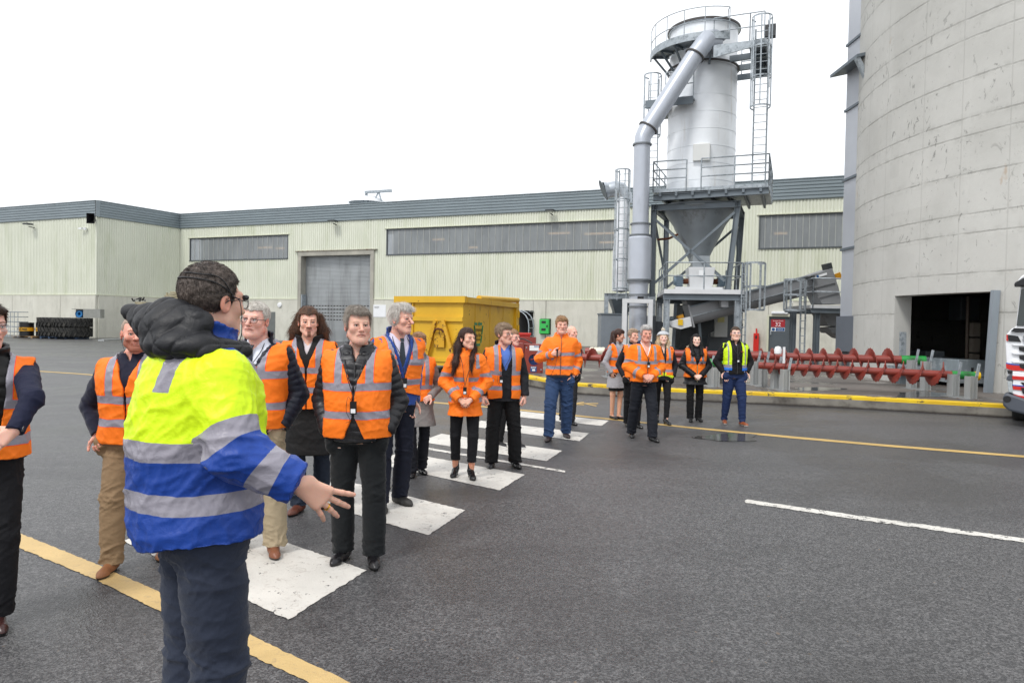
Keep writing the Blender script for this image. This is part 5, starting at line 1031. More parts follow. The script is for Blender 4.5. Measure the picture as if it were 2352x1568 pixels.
def prof(rows, k=.02, n=2.3, off=0.):   # rows of z, half width, half depth, y centre, x centre
    rows = np.array([tuple(r) + (0,) * (5 - len(r)) for r in sorted(rows)], dtype=np.float32); Z = rows[:, 0]; a_ = rows[:, 1] + off; b_ = rows[:, 2] + off
    lo = npv([(rows[:, 4] - a_).min(), (rows[:, 3] - b_).min(), Z[0] - .02]); hi = npv([(rows[:, 4] + a_).max(), (rows[:, 3] + b_).max(), Z[-1] + .02 + off])
    zz_ = np.linspace(Z[0], Z[-1], 160).astype(np.float32); ker = np.ones(9) / 9
    def sm(v): y = np.interp(zz_, Z, v); yp = np.pad(y, 4, mode='edge'); return np.convolve(yp, ker, 'valid').astype(np.float32)
    A, B, Y, X = sm(a_), sm(b_), sm(rows[:, 3]), sm(rows[:, 4]); gA = np.gradient(A, zz_); 
    def f(p):
        z = p[:, 2]; zc = np.clip(z, Z[0], Z[-1] + off); zq = np.minimum(zc, Z[-1]); a = np.interp(zq, zz_, A); b = np.interp(zq, zz_, B); y = np.interp(zq, zz_, Y); x = np.interp(zq, zz_, X); g = np.interp(zq, zz_, gA)
        u = np.abs((p[:, 0] - x) / a); v = np.abs((p[:, 1] - y) / b); r = (u ** n + v ** n) ** (1 / n)
        # distance along the ray scaled by the local radius
        rad = np.sqrt((p[:, 0] - x) ** 2 + (p[:, 1] - y) ** 2); d = rad * (1 - 1 / np.maximum(r, 1e-3)); d = np.where(r < .2, -.8 * np.minimum(a, b), d) / np.sqrt(1 + np.minimum(g * g, 9))
        return np.maximum(d, np.maximum(Z[0] - z, z - Z[-1] - off))
    return [f, lo, hi, k, 1]
def xf(prims, M):      # move head or hand prims into the body frame
    R = npv([[M[i][j] for j in range(3)] for i in range(3)]); T = npv([M[0][3], M[1][3], M[2][3]]); out = []; sc = float(np.linalg.norm(R[:, 0])); Ri = R / sc ** 2
    for f, lo, hi, k, op in prims:
        cs = np.array([[(lo, hi)[i][0], (lo, hi)[j][1], (lo, hi)[l][2]] for i in (0, 1) for j in (0, 1) for l in (0, 1)]) @ R.T + T
        out.append([(lambda p, f=f: f((p - T) @ Ri) * sc), cs.min(0).astype(np.float32), cs.max(0).astype(np.float32), k, op])
    return out
def sdf(prims, cuts, p, marg):
    d = np.full(len(p), marg, dtype=np.float32)
    for f, lo, hi, k, op in prims:
        m = np.ones(len(p), bool)
        for a in range(3): m &= (p[:, a] > lo[a] - marg) & (p[:, a] < hi[a] + marg)
        ix = np.nonzero(m)[0]
        if not len(ix): continue
        e = f(p[ix]).astype(np.float32); q = d[ix]
        if op == 1: h = np.clip(.5 + .5 * (q - e) / k, 0, 1); d[ix] = q + (e - q) * h - k * h * (1 - h)
        else: h = np.clip(.5 - .5 * (q + e) / k, 0, 1); d[ix] = q + (-e - q) * h + k * h * (1 - h)
    for c in cuts: d = np.maximum(d, c(p))
    return d
def axis(lo, hi, h, fine=(), hf=None):
    xs = [lo]
    while xs[-1] < hi:
        x = xs[-1]; st = h
        for a, b in fine:
            if a <= x < b: st = hf
            elif x < a < x + h: st = min(st, max(hf, a - x))
        xs.append(x + st)
    return np.array(xs, dtype=np.float32)
def mesh_sdf(prims, cuts, h, fine=None, hf=None):
    lo = np.min([p[1] for p in prims if p[4] == 1], 0) - .03; hi = np.max([p[2] for p in prims if p[4] == 1], 0) + .03
    fine = fine or ((), (), ()); X, Y, Z = [axis(lo[a], hi[a], h, fine[a], hf) for a in range(3)]
    st = 4; xi, yi, zi = [list(range(0, len(A), st)) for A in (X, Y, Z)]
    cx = X[np.minimum(np.array(xi) + st // 2, len(X) - 1)]; cy = Y[np.minimum(np.array(yi) + st // 2, len(Y) - 1)]; cz = Z[np.minimum(np.array(zi) + st // 2, len(Z) - 1)]
    gc = np.stack(np.meshgrid(cx, cy, cz, indexing='ij'), -1).reshape(-1, 3); mg = st * h * 1.5 + .03
    dc = sdf(prims, [], gc, mg); near = (np.abs(dc) < st * h * 1.35 + .004).reshape(len(xi), len(yi), len(zi)); neg = (dc < 0).reshape(near.shape)
    up3 = lambda a: a.repeat(st, 0).repeat(st, 1).repeat(st, 2)[:len(X), :len(Y), :len(Z)]
    D = np.where(up3(neg), -1., 1.).astype(np.float32); idx = np.nonzero(up3(near)); P = np.stack([X[idx[0]], Y[idx[1]], Z[idx[2]]], 1)
    D[idx] = sdf(prims, [], P, mg)
    if cuts:
        idx2 = np.nonzero(D < 0); P = np.stack([X[idx2[0]], Y[idx2[1]], Z[idx2[2]]], 1); e = D[idx2]
        for c in cuts: e = np.maximum(e, c(P))
        D[idx2] = e
        # values just outside a cut face must be right too, for smooth edges
        idx3 = idx; P = np.stack([X[idx3[0]], Y[idx3[1]], Z[idx3[2]]], 1); e = D[idx3]
        for c in cuts: e = np.maximum(e, c(P))
        D[idx3] = e
    D[0], D[-1] = 1, 1; D[:, 0], D[:, -1] = 1, 1; D[:, :, 0], D[:, :, -1] = 1, 1
    Sg = D < 0; n = Sg[:-1, :-1, :-1].astype(np.int8)
    cnt = sum(Sg[i:len(X) - 1 + i, j:len(Y) - 1 + j, k:len(Z) - 1 + k].astype(np.int8) for i in (0, 1) for j in (0, 1) for k in (0, 1))
    act = (cnt > 0) & (cnt < 8); ci = np.nonzero(act); N = len(ci[0]); vid = np.full(act.shape, -1, np.int32); vid[ci] = np.arange(N)
    corner = [(i, j, k) for i in (0, 1) for j in (0, 1) for k in (0, 1)]; val = {c: D[ci[0] + c[0], ci[1] + c[1], ci[2] + c[2]] for c in corner}
    acc = np.zeros((N, 3), np.float32); num = np.zeros(N, np.float32)
    for a in corner:
        for ax_ in range(3):
            if a[ax_] == 1: continue
            b = list(a); b[ax_] = 1; b = tuple(b); da, db = val[a], val[b]; m = (da < 0) != (db < 0); t = np.where(m, da / np.where(m, da - db, 1), 0)
            pt = np.stack([np.full(N, a[0], np.float32), np.full(N, a[1], np.float32), np.full(N, a[2], np.float32)], 1); pt[:, ax_] += t
            acc += pt * m[:, None]; num += m
    acc /= num[:, None]; V_ = np.zeros((N, 3), np.float32)
    for a, A in enumerate((X, Y, Z)): V_[:, a] = A[ci[a]] + acc[:, a] * (A[ci[a] + 1] - A[ci[a]])
    F_ = []
    for ax_ in range(3):
        s0 = [slice(1, -1)] * 3; s0[ax_] = slice(0, -1); s1 = list(s0); s1[ax_] = slice(1, None)
        A, B = Sg[tuple(s0)], Sg[tuple(s1)]; e = np.nonzero(A != B); o = [e[0] + s0[0].start, e[1] + s0[1].start, e[2] + s0[2].start]
        u, v = [(1, 2), (2, 0), (0, 1)][ax_]
        def cell(du, dv):
            c = [o[0].copy(), o[1].copy(), o[2].copy()]; c[u] -= du; c[v] -= dv; return vid[c[0], c[1], c[2]]
        q = np.stack([cell(1, 1), cell(0, 1), cell(0, 0), cell(1, 0)], 1); fl = ~A[e]; q[fl] = q[fl][:, ::-1]; F_.append(q)
    F_ = np.concatenate(F_); F_ = F_[(F_ >= 0).all(1)]
    return V_, F_
def normals(Vv, Ff):
    a, b, c, d = [Vv[Ff[:, i]] for i in range(4)]; n = np.cross(c - a, d - b); N = np.zeros_like(Vv)
    for i in range(4):
        for ax_ in range(3): N[:, ax_] += np.bincount(Ff[:, i], n[:, ax_], len(Vv))
    return N / (np.linalg.norm(N, axis=1)[:, None] + 1e-9)
def folds(p, seed, f=12., aniso=(1, 1, 1)):
    r = np.random.RandomState(seed); q = p * npv(aniso) * f; w = np.sin(q[:, [1, 2, 0]] * .7 + r.rand(3) * 6) * 1.1 + np.sin(q[:, [2, 0, 1]] * 1.3 + r.rand(3) * 6) * .6; q = q + w; s = 0
    for i in range(4):
        d = r.randn(3); d /= np.linalg.norm(d); ph = r.rand() * 6; s = s + (1 - np.abs(np.sin(q @ npv(d) * (1 + .45 * i) + ph))) ** 2 / (1 + .5 * i)
    return (s / 2.3 - .45).astype(np.float32)
def sstep(a, b, x): t = np.clip((x - a) / (b - a), 0, 1); return t * t * (3 - 2 * t)
def to_obj(name, Vv, Ff, mat, parent, M4, attrs=None, smooth=True, root=None):
    R = npv([[M4[i][j] for j in range(3)] for i in range(3)]); T = npv([M4[i][3] for i in range(3)]); W = Vv @ R.T + T
    me = bpy.data.meshes.new(name); me.vertices.add(len(W)); me.vertices.foreach_set('co', W.astype(np.float32).ravel())
    nf = len(Ff); k = Ff.shape[1]; me.loops.add(nf * k); me.loops.foreach_set('vertex_index', Ff.astype(np.int32).ravel()); me.polygons.add(nf)
    me.polygons.foreach_set('loop_start', np.arange(0, nf * k, k, dtype=np.int32)); me.polygons.foreach_set('use_smooth', np.full(nf, smooth))
    me.update(calc_edges=True)
    for an, av in (attrs or {}).items():
        if av.ndim == 2: a = me.attributes.new(an, 'FLOAT_COLOR', 'POINT'); a.data.foreach_set('color', np.concatenate([av, np.ones((len(av), 1))], 1).astype(np.float32).ravel())
        else: a = me.attributes.new(an, 'FLOAT', 'POINT'); a.data.foreach_set('value', av.astype(np.float32))
    if mat: me.materials.append(mat)
    o = bpy.data.objects.new(name, me); COL.objects.link(o)
    if parent is not None: o.parent = parent
    return o
# ---------------------------------------------------------------- cloth, skin, hair materials
def clothmat(name, a, b=None, rough=.75, silver='#9d9aa3', bump=.25, bs=22, sheen=.0, spec=.3, weave=True, piping=None):
    if name in MATS: return MATS[name]
    t = NT(name); ca = lin(a); n = t.noise(3, 4); c = t.mix(n, tuple(x * .93 for x in ca[:3]) + (1,), tuple(min(1, x * 1.06) for x in ca[:3]) + (1,))
    if b is not None:
        f2 = t.ramp(t.attr('zone'), -.0006, .0006) if False else t.math('GREATER_THAN', t.attr('zone'), 0.0); c = t.mix(f2, c, lin(b))
    if silver:
        fs_ = t.math('GREATER_THAN', t.attr('band'), 0.0)
        if piping: c = t.mix(t.math('GREATER_THAN', t.attr('band'), -.004), c, lin(piping))
        c = t.mix(fs_, c, lin(silver)); t.set(rough=t.math('MULTIPLY_ADD', fs_, -.3, rough))
    else: t.set(rough=rough)
    t.col(c); t.b.inputs['Specular IOR Level'].default_value = spec
    if sheen: t.b.inputs['Sheen Weight'].default_value = sheen
    h = t.noise(bs, 5, .6, dist=.8)
    if weave: h = t.math('ADD', h, t.math('MULTIPLY', t.noise(300, 2), .15))
    t.bump(h, bump, .012); MATS[name] = t.m; return t.m
def skinmat():
    t = NT('skin'); a = t.n('ShaderNodeAttribute'); a.attribute_name = 'tint'; n = t.noise(30, 4); c = t.mix(t.math('MULTIPLY', n, .18), a.outputs['Color'], t.mix(.5, a.outputs['Color'], lin('#a8452f')))
    t.col(c); t.set(rough=.48); t.b.inputs['Subsurface Weight'].default_value = .25; t.b.inputs['Subsurface Scale'].default_value = .012; t.b.inputs['Specular IOR Level'].default_value = .35; t.bump(t.noise(160, 3), .12, .004); return t.m
mSkin = skinmat()
def hairmat(name, a, b, vs=(90, 90, 14)):
    if name in MATS: return MATS[name]
    t = NT(name); n = t.noise(1, 3, .6, sc3=vs); n2 = t.noise(9, 4); c = t.mix(t.ramp(t.math('ADD', t.math('MULTIPLY', n, .6), t.math('MULTIPLY', n2, .4)), .38, .62), lin(a), lin(b)); t.col(c); t.set(rough=.5)
    t.b.inputs['Specular IOR Level'].default_value = .35; t.bump(n, .8, .01); MATS[name] = t.m; return t.m
mEye = M('eye white', '#d9d2cc', .2, 0, .02); mIris = M('iris', '#2c2119', .15, 0, .1); mLens = None
def lensmat():
    t = NT('spectacle lens'); tr = t.n('ShaderNodeBsdfTransparent'); tr.inputs[0].default_value = (.93, .94, .95, 1); gl_ = t.n('ShaderNodeBsdfGlossy'); gl_.inputs['Roughness'].default_value = .03; mx = t.n('ShaderNodeMixShader'); mx.inputs[0].default_value = .10
    t.l(tr.outputs[0], mx.inputs[1]); t.l(gl_.outputs[0], mx.inputs[2]); t.l(mx.outputs[0], t.out.inputs[0]); return t.m
mLens = lensmat()
# ---------------------------------------------------------------- anatomy in a 1.78 m body, face towards -y
def head_prims(o):
    j = o.get('jaw', 1.); fat = o.get('fat', 0.); w_ = o.get('facew', 1.)
    P = [ell((0, .014, .036), (.077 * w_, .096, .087), .02), ell((0, -.030, -.028), (.060 * w_ * (1 + .1 * fat), .064, .086), .03), ell((0, -.075, -.098), (.026 * j, .022, .022), .03),
         cone((-.046 * j * w_, -.012, -.066), (-.010, -.070, -.100), .022 + .008 * fat, .018, .03), cone((.046 * j * w_, -.012, -.066), (.010, -.070, -.100), .022 + .008 * fat, .018, .03),
         cone((-.036 * w_, -.080, .026), (.036 * w_, -.080, .026), .013, .013, .016), ell((-.043 * w_, -.062, -.022), (.024, .022, .022), .022), ell((.043 * w_, -.062, -.022), (.024, .022, .022), .022),
         ell((-.032, -.1035, .004), (.017, .0165, .0125), .010, None, -1), ell((.032, -.1035, .004), (.017, .0165, .0125), .010, None, -1),
         cone((0, -.088, .014), (0, -.112 - .006 * o.get('nose', 1.), -.026), .0085, .0115, .010), ell((0, -.114 - .006 * o.get('nose', 1.), -.030), (.0135, .011, .010), .007), ell((-.0150, -.102, -.033), (.0075, .010, .0075), .006), ell((.0150, -.102, -.033), (.0075, .010, .0075), .006),
         ell((0, -.087, -.062), (.030, .013, .020), .014),
         cone((-.027, -.0880, -.0635), (0, -.0975, -.0585), .0030, .0040, .005), cone((.027, -.0880, -.0635), (0, -.0975, -.0585), .0030, .0040, .005), cone((-.022, -.0895, -.0675), (0, -.0960, -.0680), .0038, .0050, .005), cone((.022, -.0895, -.0675), (0, -.0960, -.0680), .0038, .0050, .005), ell((0, -.104, -.0632), (.030, .0085, .0016), .003, None, -1), ell((0, -.104, -.0795), (.022, .0065, .0045), .006, None, -1)]
    P += [cone((s * .0205, -.1035, -.034), (s * .0345, -.0925, -.066), .0012, .0010, .006) for s in (-1, 1)]
    for q in P[-2:]: q[4] = -1
    for s in (-1, 1):
        P += [cone((s * .047, -.081, .0065), (s * .032, -.0905, .0125), .0044, .0050, .004), cone((s * .032, -.0905, .0125), (s * .0175, -.084, .0075), .0050, .0042, .004), cone((s * .045, -.081, -.0045), (s * .020, -.0855, -.0070), .0042, .0042, .006), cone((s * .045, -.082, -.014), (s * .022, -.088, -.019), .0045, .0040, .008)]
        P += [ell((s * .079 * w_, .010, -.008), (.009, .020, .033), .008), ell((s * .086 * w_, .005, -.006), (.008, .011, .019), .004, None, -1)]
    if fat > .2: P += [ell((0, -.045, -.105), (.045 * fat + .015, .035, .022), .03)]
    return P
def hand_prims(wr, d, pn, side, curl=.35, spread=.12, s=1., thumb=1., curls=None):
    wr, d, pn = V(wr), V(d).normalized(), V(pn).normalized(); pn = (pn - d * pn.dot(d)).normalized(); lat = d.cross(pn).normalized() * side      # lat: towards the thumb
    P = []; K = []
    for i, (l, x, L, r) in enumerate(((.088, .030, (.042, .026, .021), .0094), (.090, .010, (.046, .029, .022), .0097), (.086, -.010, (.043, .027, .022), .0092), (.078, -.029, (.034, .021, .019), .0082))):
        kn = wr + d * l * s + lat * x * s + pn * (-.002 * abs(i - 1)) * s; P.append(cone(wr + d * .012 * s + lat * x * .5 * s, kn, .0155 * s, .0125 * s, .014)); c = (curls[i] if curls else curl); ang = 0; q = kn; fd0 = (d + lat * spread * (1.2 - i * .85)).normalized()
        for k_i, ln in enumerate(L):
            ang += c * (.9, 1.25, .9)[k_i]; fd = fd0 * math.cos(ang) + pn * math.sin(ang); q2 = q + fd * ln * s; P.append(cone(q, q2, r * (1 - .08 * k_i) * s, r * (1 - .08 * (k_i + 1)) * s, .004)); q = q2
        K.append(q)
    tb = wr + d * .022 * s + lat * .022 * s + pn * .008 * s; t1 = tb + (d * .55 + lat * .75 * thumb + pn * .35).normalized() * .045 * s; t2 = t1 + (d * .85 + lat * .45 * thumb + pn * .3).normalized() * .032 * s; t3 = t2 + (d * .95 + lat * .2 * thumb + pn * .35).normalized() * .026 * s
    P += [cone(tb, t1, .0165 * s, .013 * s, .012), cone(t1, t2, .0115 * s, .0105 * s, .004), cone(t2, t3, .0105 * s, .0088 * s, .004)]
    return P, K
TORSO = [(.84, .150, .110, .010), (.90, .168, .118, .010), (.97, .165, .115, .005), (1.06, .150, .104, .0), (1.16, .155, .108, .0), (1.26, .168, .116, .0), (1.34, .175, .116, .005), (1.40, .172, .106, .01), (1.435, .155, .09, .014), (1.465, .112, .074, .018), (1.49, .072, .062, .02), (1.515, .058, .058, .016)]
TORSOF = [(.84, .150, .115, .015), (.90, .166, .122, .015), (.97, .155, .112, .005), (1.07, .125, .092, .0), (1.16, .130, .095, .0), (1.26, .145, .118, -.010), (1.33, .150, .112, .0), (1.40, .150, .092, .01), (1.435, .135, .080, .014), (1.465, .098, .066, .018), (1.49, .062, .056, .02), (1.515, .050, .050, .016)]
def torso_rows(o, off=0., z0=None, z1=None, flare=0., belly=None):
    g = o.get('g', 1.); bl = o.get('belly', 0.) if belly is None else belly; rows = []
    for z, a, b, y in (TORSOF if o.get('f') else TORSO):
        wz = math.exp(-((z - 1.08) / .17) ** 2); gg = 1 + (g - 1) * (1 if z < 1.38 else .35)
        rows.append((z, a * gg + off + bl * .35 * wz, b * gg + off + bl * .5 * wz, y - bl * .5 * wz))
    if z0 is not None and z0 < rows[0][0]: z, a, b, y = rows[0]; rows.insert(0, (z0, a + flare, b + flare, y)); 
    return rows
def pose(o):
    f = o.get('f'); sw = o.get('sw', .155 if f else .176); A = {}
    pr = {'pocket': ((.258, .08, 1.12), (.198, -.035, .925), (-.32, -.15, -.9)), 'hang': ((.245, .03, 1.145), (.255, -.035, .885), (.02, -.08, -1)),
          'clasp': ((.270, .02, 1.130), (.075, -.205, 1.005), (-.75, -.25, -.45)), 'low': ((.262, .02, 1.135), (.07, -.19, .95), (-.75, -.2, -.5))}
    for s, k in ((-1, 'R'), (1, 'L')):
        v = o.get('arm' + k, 'pocket'); el, wr, hd = pr[v] if isinstance(v, str) else v
        if isinstance(v, str): m = lambda q: (q[0] * s + (0), q[1], q[2])
        else: m = lambda q: q
        ex = (o.get('g', 1.) - 1) * .12 * s if isinstance(v, str) else 0
        A[s] = dict(sh=(s * sw, .008, 1.398), el=(m(el)[0] + ex, m(el)[1], m(el)[2]), wr=m(wr), hd=m(hd))
    return A
def frm(M4, p): q = M4 @ V(p); return q
NP_ = [0]
def person(feet, H, yaw, label, o, group=None):
    NP_[0] += 1; seed = NP_[0] * 13; rr = random.Random(seed); near = o.get('vox', 8) / 1000.; hf = o.get('hf', .0045)
    fa, fb = G(*feet[0]), G(*feet[1]); org = (fa + fb) / 2; s = H / 1.78; yr = math.radians(yaw)
    Rw = Matrix.Rotation(yr, 4, 'Z'); ln = o.get('lean', (rr.uniform(-.022, .022), rr.uniform(-.02, .012))); SHR = Matrix(((1, 0, ln[0], 0), (0, 1, ln[1], 0), (0, 0, 1, 0), (0, 0, 0, 1))); M4 = Matrix.Rotation(yr, 4, 'Z') @ Matrix.Scale(s, 4) @ SHR   # local, root at org
    inv = Matrix.Rotation(-yr, 4, 'Z'); lf = [(inv @ (q - org)) / s for q in (fa, fb)]
    lf.sort(key=lambda q: q.x); F0 = {-1: lf[0], 1: lf[1]}
    heel = o.get('heel', 0.); sh_ = Matrix.Translation((o.get('dx', 0), o.get('dy', 0), 0))
    A = pose(o); fem = o.get('f'); SK_ = npv(lin(o.get('skin', '#d9a38c'))[:3]) * npv((1.12, 1.22, 1.30))
    hx, hy, hz = o.get('head', (0, -.04, 1.652)); hz -= .006; HM = Matrix.Translation((hx, hy, hz)) @ Matrix.Rotation(math.radians(o.get('hyaw', 0)), 4, 'Z') @ Matrix.Rotation(math.radians(o.get('hpitch', 0)), 4, 'X') @ Matrix.Rotation(math.radians(o.get('hroll', 0)), 4, 'Y') @ Matrix.Scale(o.get('hs', .97 if fem else 1.0), 4)
    HMn = HM; hS = o.get('hs', .97 if fem else 1.0)
    # ---- body
    rows = torso_rows(dict(o, belly=0), -.006); P = [prof(rows, .03)]
    P += [cone((0, .018, 1.47), (hx * .8, hy + .05, hz - .07), .062 if not fem else .050, .060 if not fem else .050, .03)]
    kn = {}
    for sd in (-1, 1):
        ft = F0[sd]; hip = (sd * .088, .005, .90); an = (ft.x, ft.y + .035, .085 + heel * .8); kx = o.get('knee', {}).get(sd, (0, -.025)); k_ = ((hip[0] + an[0]) / 2 + sd * .012 + kx[0], (hip[1] + an[1]) / 2 + kx[1], .49); kn[sd] = (hip, k_, an)
        fy = math.radians(o.get('toe', 14) * sd + o.get('toes', {}).get(sd, 0)); td = (math.sin(fy), -math.cos(fy)); kn[sd] += (td,)
        P += [cone(hip, k_, .078, .052, .03), cone(k_, an, .052, .035, .02), cone((an[0] - td[0] * .02, an[1] - td[1] * .02, .05 + heel * .8), (ft.x + td[0] * .10, ft.y + td[1] * .10, .03), .03, .026, .02)]
        a = A[sd]; P += [cone(a['sh'], a['el'], .050, .040, .025), cone(a['el'], a['wr'], .040, .026, .015)]
    fineX, fineY, fineZ = [(hx - .11, hx + .11)], [(hy - .15, hy + .13)], [(hz - .16, hz + .15)]
    hands = o.get('hands', {}); HK = {}
    for sd in (-1, 1):
        a = A[sd]; hs = hands.get(sd, {}); vis = o.get('arm' + ('R' if sd < 0 else 'L'), 'pocket'); d = hs.get('d', a['hd']); pn = hs.get('pn', {'pocket': (-sd, .2, 0), 'hang': (-sd * .9, .3, 0), 'clasp': (0, .9, -.3), 'low': (0, .9, -.4)}.get(vis if isinstance(vis, str) else '', (0, -1, 0)))
        side = -sd
        hp, K = hand_prims(a['wr'], d, pn, side, hs.get('curl', .45), hs.get('spread', .1), 1. if not fem else .88, hs.get('thumb', 1.), curls=hs.get('curls')); P += hp; HK[sd] = K
        c = V(a['wr']) + V(d).normalized() * .08
        if hs.get('fine', vis not in ('pocket',)): fineX.append((c.x - .1, c.x + .1)); fineY.append((c.y - .09, c.y + .09)); fineZ.append((c.z - .11, c.z + .11))
    P += xf(head_prims(o), HMn)
    Vb, Fb = mesh_sdf(P, [], max(near * 1.6, .014), (fineX, fineY, fineZ), hf)
    Q = np.c_[Vb, np.ones(len(Vb))] @ np.array(HMn.inverted()).T; q = Q[:, :3]; inh = (q[:, 2] > -.125) & (np.abs(q[:, 0]) < .1) & (np.abs(q[:, 1]) < .13)
    tint = np.tile(SK_, (len(Vb), 1)); hairc = npv(lin(o.get('brow', o.get('hair', {}).get('c', ('#3a2a20',))[0]))[:3])
    def paintc(mask, c, amt): 
        w_ = (mask * amt)[:, None] * inh[:, None]; tint[:] = tint * (1 - w_) + npv(c) * w_
    red = o.get('red', .35) * .32; paintc(np.exp(-(((np.abs(q[:, 0]) - .042) / .02) ** 2 + ((q[:, 2] + .025) / .022) ** 2)) * (q[:, 1] < -.03), lin('#c2533f')[:3], red)
    paintc(np.exp(-((q[:, 0] / .016) ** 2 + ((q[:, 2] + .03) / .016) ** 2)) * (q[:, 1] < -.09), lin('#c2533f')[:3], red * .9); paintc(sstep(.070, .082, np.abs(q[:, 0])), lin('#c2604c')[:3], .4)
    lipc = lin(o.get('lip', '#a3544a'))[:3]; paintc(sstep(.0085, .005, np.abs(q[:, 2] + .063)) * sstep(.030, .024, np.abs(q[:, 0])) * (q[:, 1] < -.07), lipc, .55)
    paintc(sstep(.0026, .0010, np.abs(q[:, 2] + .063 + .002 * (np.abs(q[:, 0]) > .017))) * sstep(.034, .029, np.abs(q[:, 0])) * (q[:, 1] < -.07), lin('#4a201c')[:3], .85)
    bz = .0245 + .004 * np.sin((np.abs(q[:, 0]) - .015) / .035 * 3.1); paintc(sstep(.0055, .0025, np.abs(q[:, 2] - bz)) * sstep(.010, .015, np.abs(q[:, 0])) * sstep(.052, .046, np.abs(q[:, 0])) * (q[:, 1] < -.05), hairc, o.get('browa', .8))
    er = ((np.abs(q[:, 0]) - .0315) / .0155) ** 2 + ((q[:, 2] - .003) / .0095) ** 2; ey = (q[:, 1] < -.06)
    paintc(sstep(2.2, .9, er) * ey, lin('#7a4636')[:3], .38); paintc(sstep(.0032, .0012, np.abs(q[:, 2] - .0085)) * sstep(.019, .015, np.abs(np.abs(q[:, 0]) - .0315)) * ey, lin('#1c120e')[:3], .8)
    if hf > .0055: paintc(sstep(.9, .4, er) * ey, lin('#2a1a15')[:3], .75)
    bd = o.get('beard')
    if bd:
        col_, amt, zt_ = bd; jawm = sstep(zt_ + .02, zt_, q[:, 2] + .35 * np.maximum(0, .035 - np.abs(q[:, 0])) * 0) * (q[:, 1] < .01); mous = sstep(.010, .006, np.abs(q[:, 2] + .048)) * sstep(.030, .022, np.abs(q[:, 0])) * (q[:, 1] < -.085)
        lipsafe = 1 - sstep(.0095, .006, np.abs(q[:, 2] + .063)) * sstep(.026, .02, np.abs(q[:, 0])); m = np.maximum(jawm if o.get('beardtype') != 'goatee' else sstep(.018, .012, np.abs(q[:, 0])) * sstep(-.068, -.074, q[:, 2]) * (q[:, 1] < -.06), mous) * lipsafe; paintc(m, lin(col_)[:3], amt)
    if o.get('legskin'): lw = sstep(.9, .8, Vb[:, 2]) * (np.abs(Vb[:, 0]) < .2); tint = tint * (1 - lw[:, None]) + npv(lin(o['legskin'])[:3]) * lw[:, None]
    ink = o.get('tattoo')
    if ink: c = V(A[ink]['wr']); dd_ = np.linalg.norm(Vb - npv(c), axis=1); wv = sstep(.13, .09, dd_) * (folds(Vb, 5, 60.) > .0) * .55; tint = tint * (1 - wv[:, None]) + npv((.05, .05, .06)) * wv[:, None]
    root = to_obj('person', Vb, Fb, mSkin, None, M4, {'tint': tint}); root.location = org; tag(root, label, 'person', group)
    OFF[root.name] = org
    def put(name, Vv, Ff, mat, par=None, attrs=None, smooth=True): return to_obj(name, Vv, Ff, mat, par or root, M4, attrs, smooth)
    def mbput(name, m, mat, par=None, X=None):          # MB built in local canonical or head coordinates
        MM = M4 @ X if X is not None else M4; me = bpy.data.meshes.new(name); me.from_pydata(m.v, [], m.f); me.polygons.foreach_set('use_smooth', m.sm); me.transform(MM); me.materials.append(mat); ob = bpy.data.objects.new(name, me); COL.objects.link(ob); ob.parent = par or root; return ob
    if hf < .0055:
        for sd in (-1, 1):
            g = o.get('gaze', 0); e = MB().lathe([(.0118 * math.sin(t_), -.0118 * math.cos(t_)) for t_ in np.linspace(.01, PI - .01, 10)], (sd * .0315, -.0785, .0022), 14); eo = mbput('eye', e, mEye, None, HMn)
            ic_ = Vector((sd * .0315, -.0785, .0022)) + Vector((math.sin(math.radians(g)), -math.cos(math.radians(g)), 0)) * .0075; mbput('iris', MB().lathe([(.0062 * math.sin(t_), -.0062 * math.cos(t_)) for t_ in np.linspace(.01, PI - .01, 8)], ic_, 12), mIris, eo, HMn)
    # ---- hair
    hr = o.get('hair')
    if hr:
        ty = hr.get('t', 'short'); th = hr.get('th', .012) * (.78 if ty == 'mop' else 1); w_ = o.get('facew', 1.); mt = hairmat('hair ' + hr['c'][0] + hr['c'][1], *hr['c'], vs=(60, 60, 60) if ty in ('short', 'mop') else (80, 80, 8))
        HP = [ell((0, .016, .040), (.077 * w_ + th, .097 + th, .087 + th * 1.1), .015)]; fz = hr.get('fz', .052) + (.007 if ty == 'mop' and not fem else 0); bk = hr.get('bk', -.055)
        def cutf(p, fz=fz, bk=bk):     # hairline: high at the forehead, down in front of the ear, low at the nape
            y = p[:, 1]; x = np.abs(p[:, 0]); fl = fz + .018 * np.sin(x * 38) * hr.get('peak', .6); side = hr.get('side', -.006); z = np.where(y < -.045, fl, np.where(y < .0, fl + (side - fl) * sstep(-.045, -.020, y), side + (bk - side) * sstep(.005, .05, y)))
            z = np.where((y < -.03) & (x < .066), np.maximum(z, fl), z); return (z - p[:, 2]) * .8
        cuts = [cutf]; 
        if ty == 'mop': HP += [ell((0.012, -.050, .090), (.055, .040, .020), .03), ell((-.02, -.01, .112), (.05, .06, .016), .03)]
        Vh, Fh = mesh_sdf(HP, cuts, min(near, .006) if hf < .0055 else .008)
        N = normals(Vh, Fh); amp = hr.get('amp', .004); Vh = Vh + N * (folds(Vh, seed, 48., (1.4, .35, .8)) * amp + folds(Vh, seed + 1, 120., (1.3, .4, .8)) * amp * .5)[:, None]
        parts = [(Vh, Fh)]
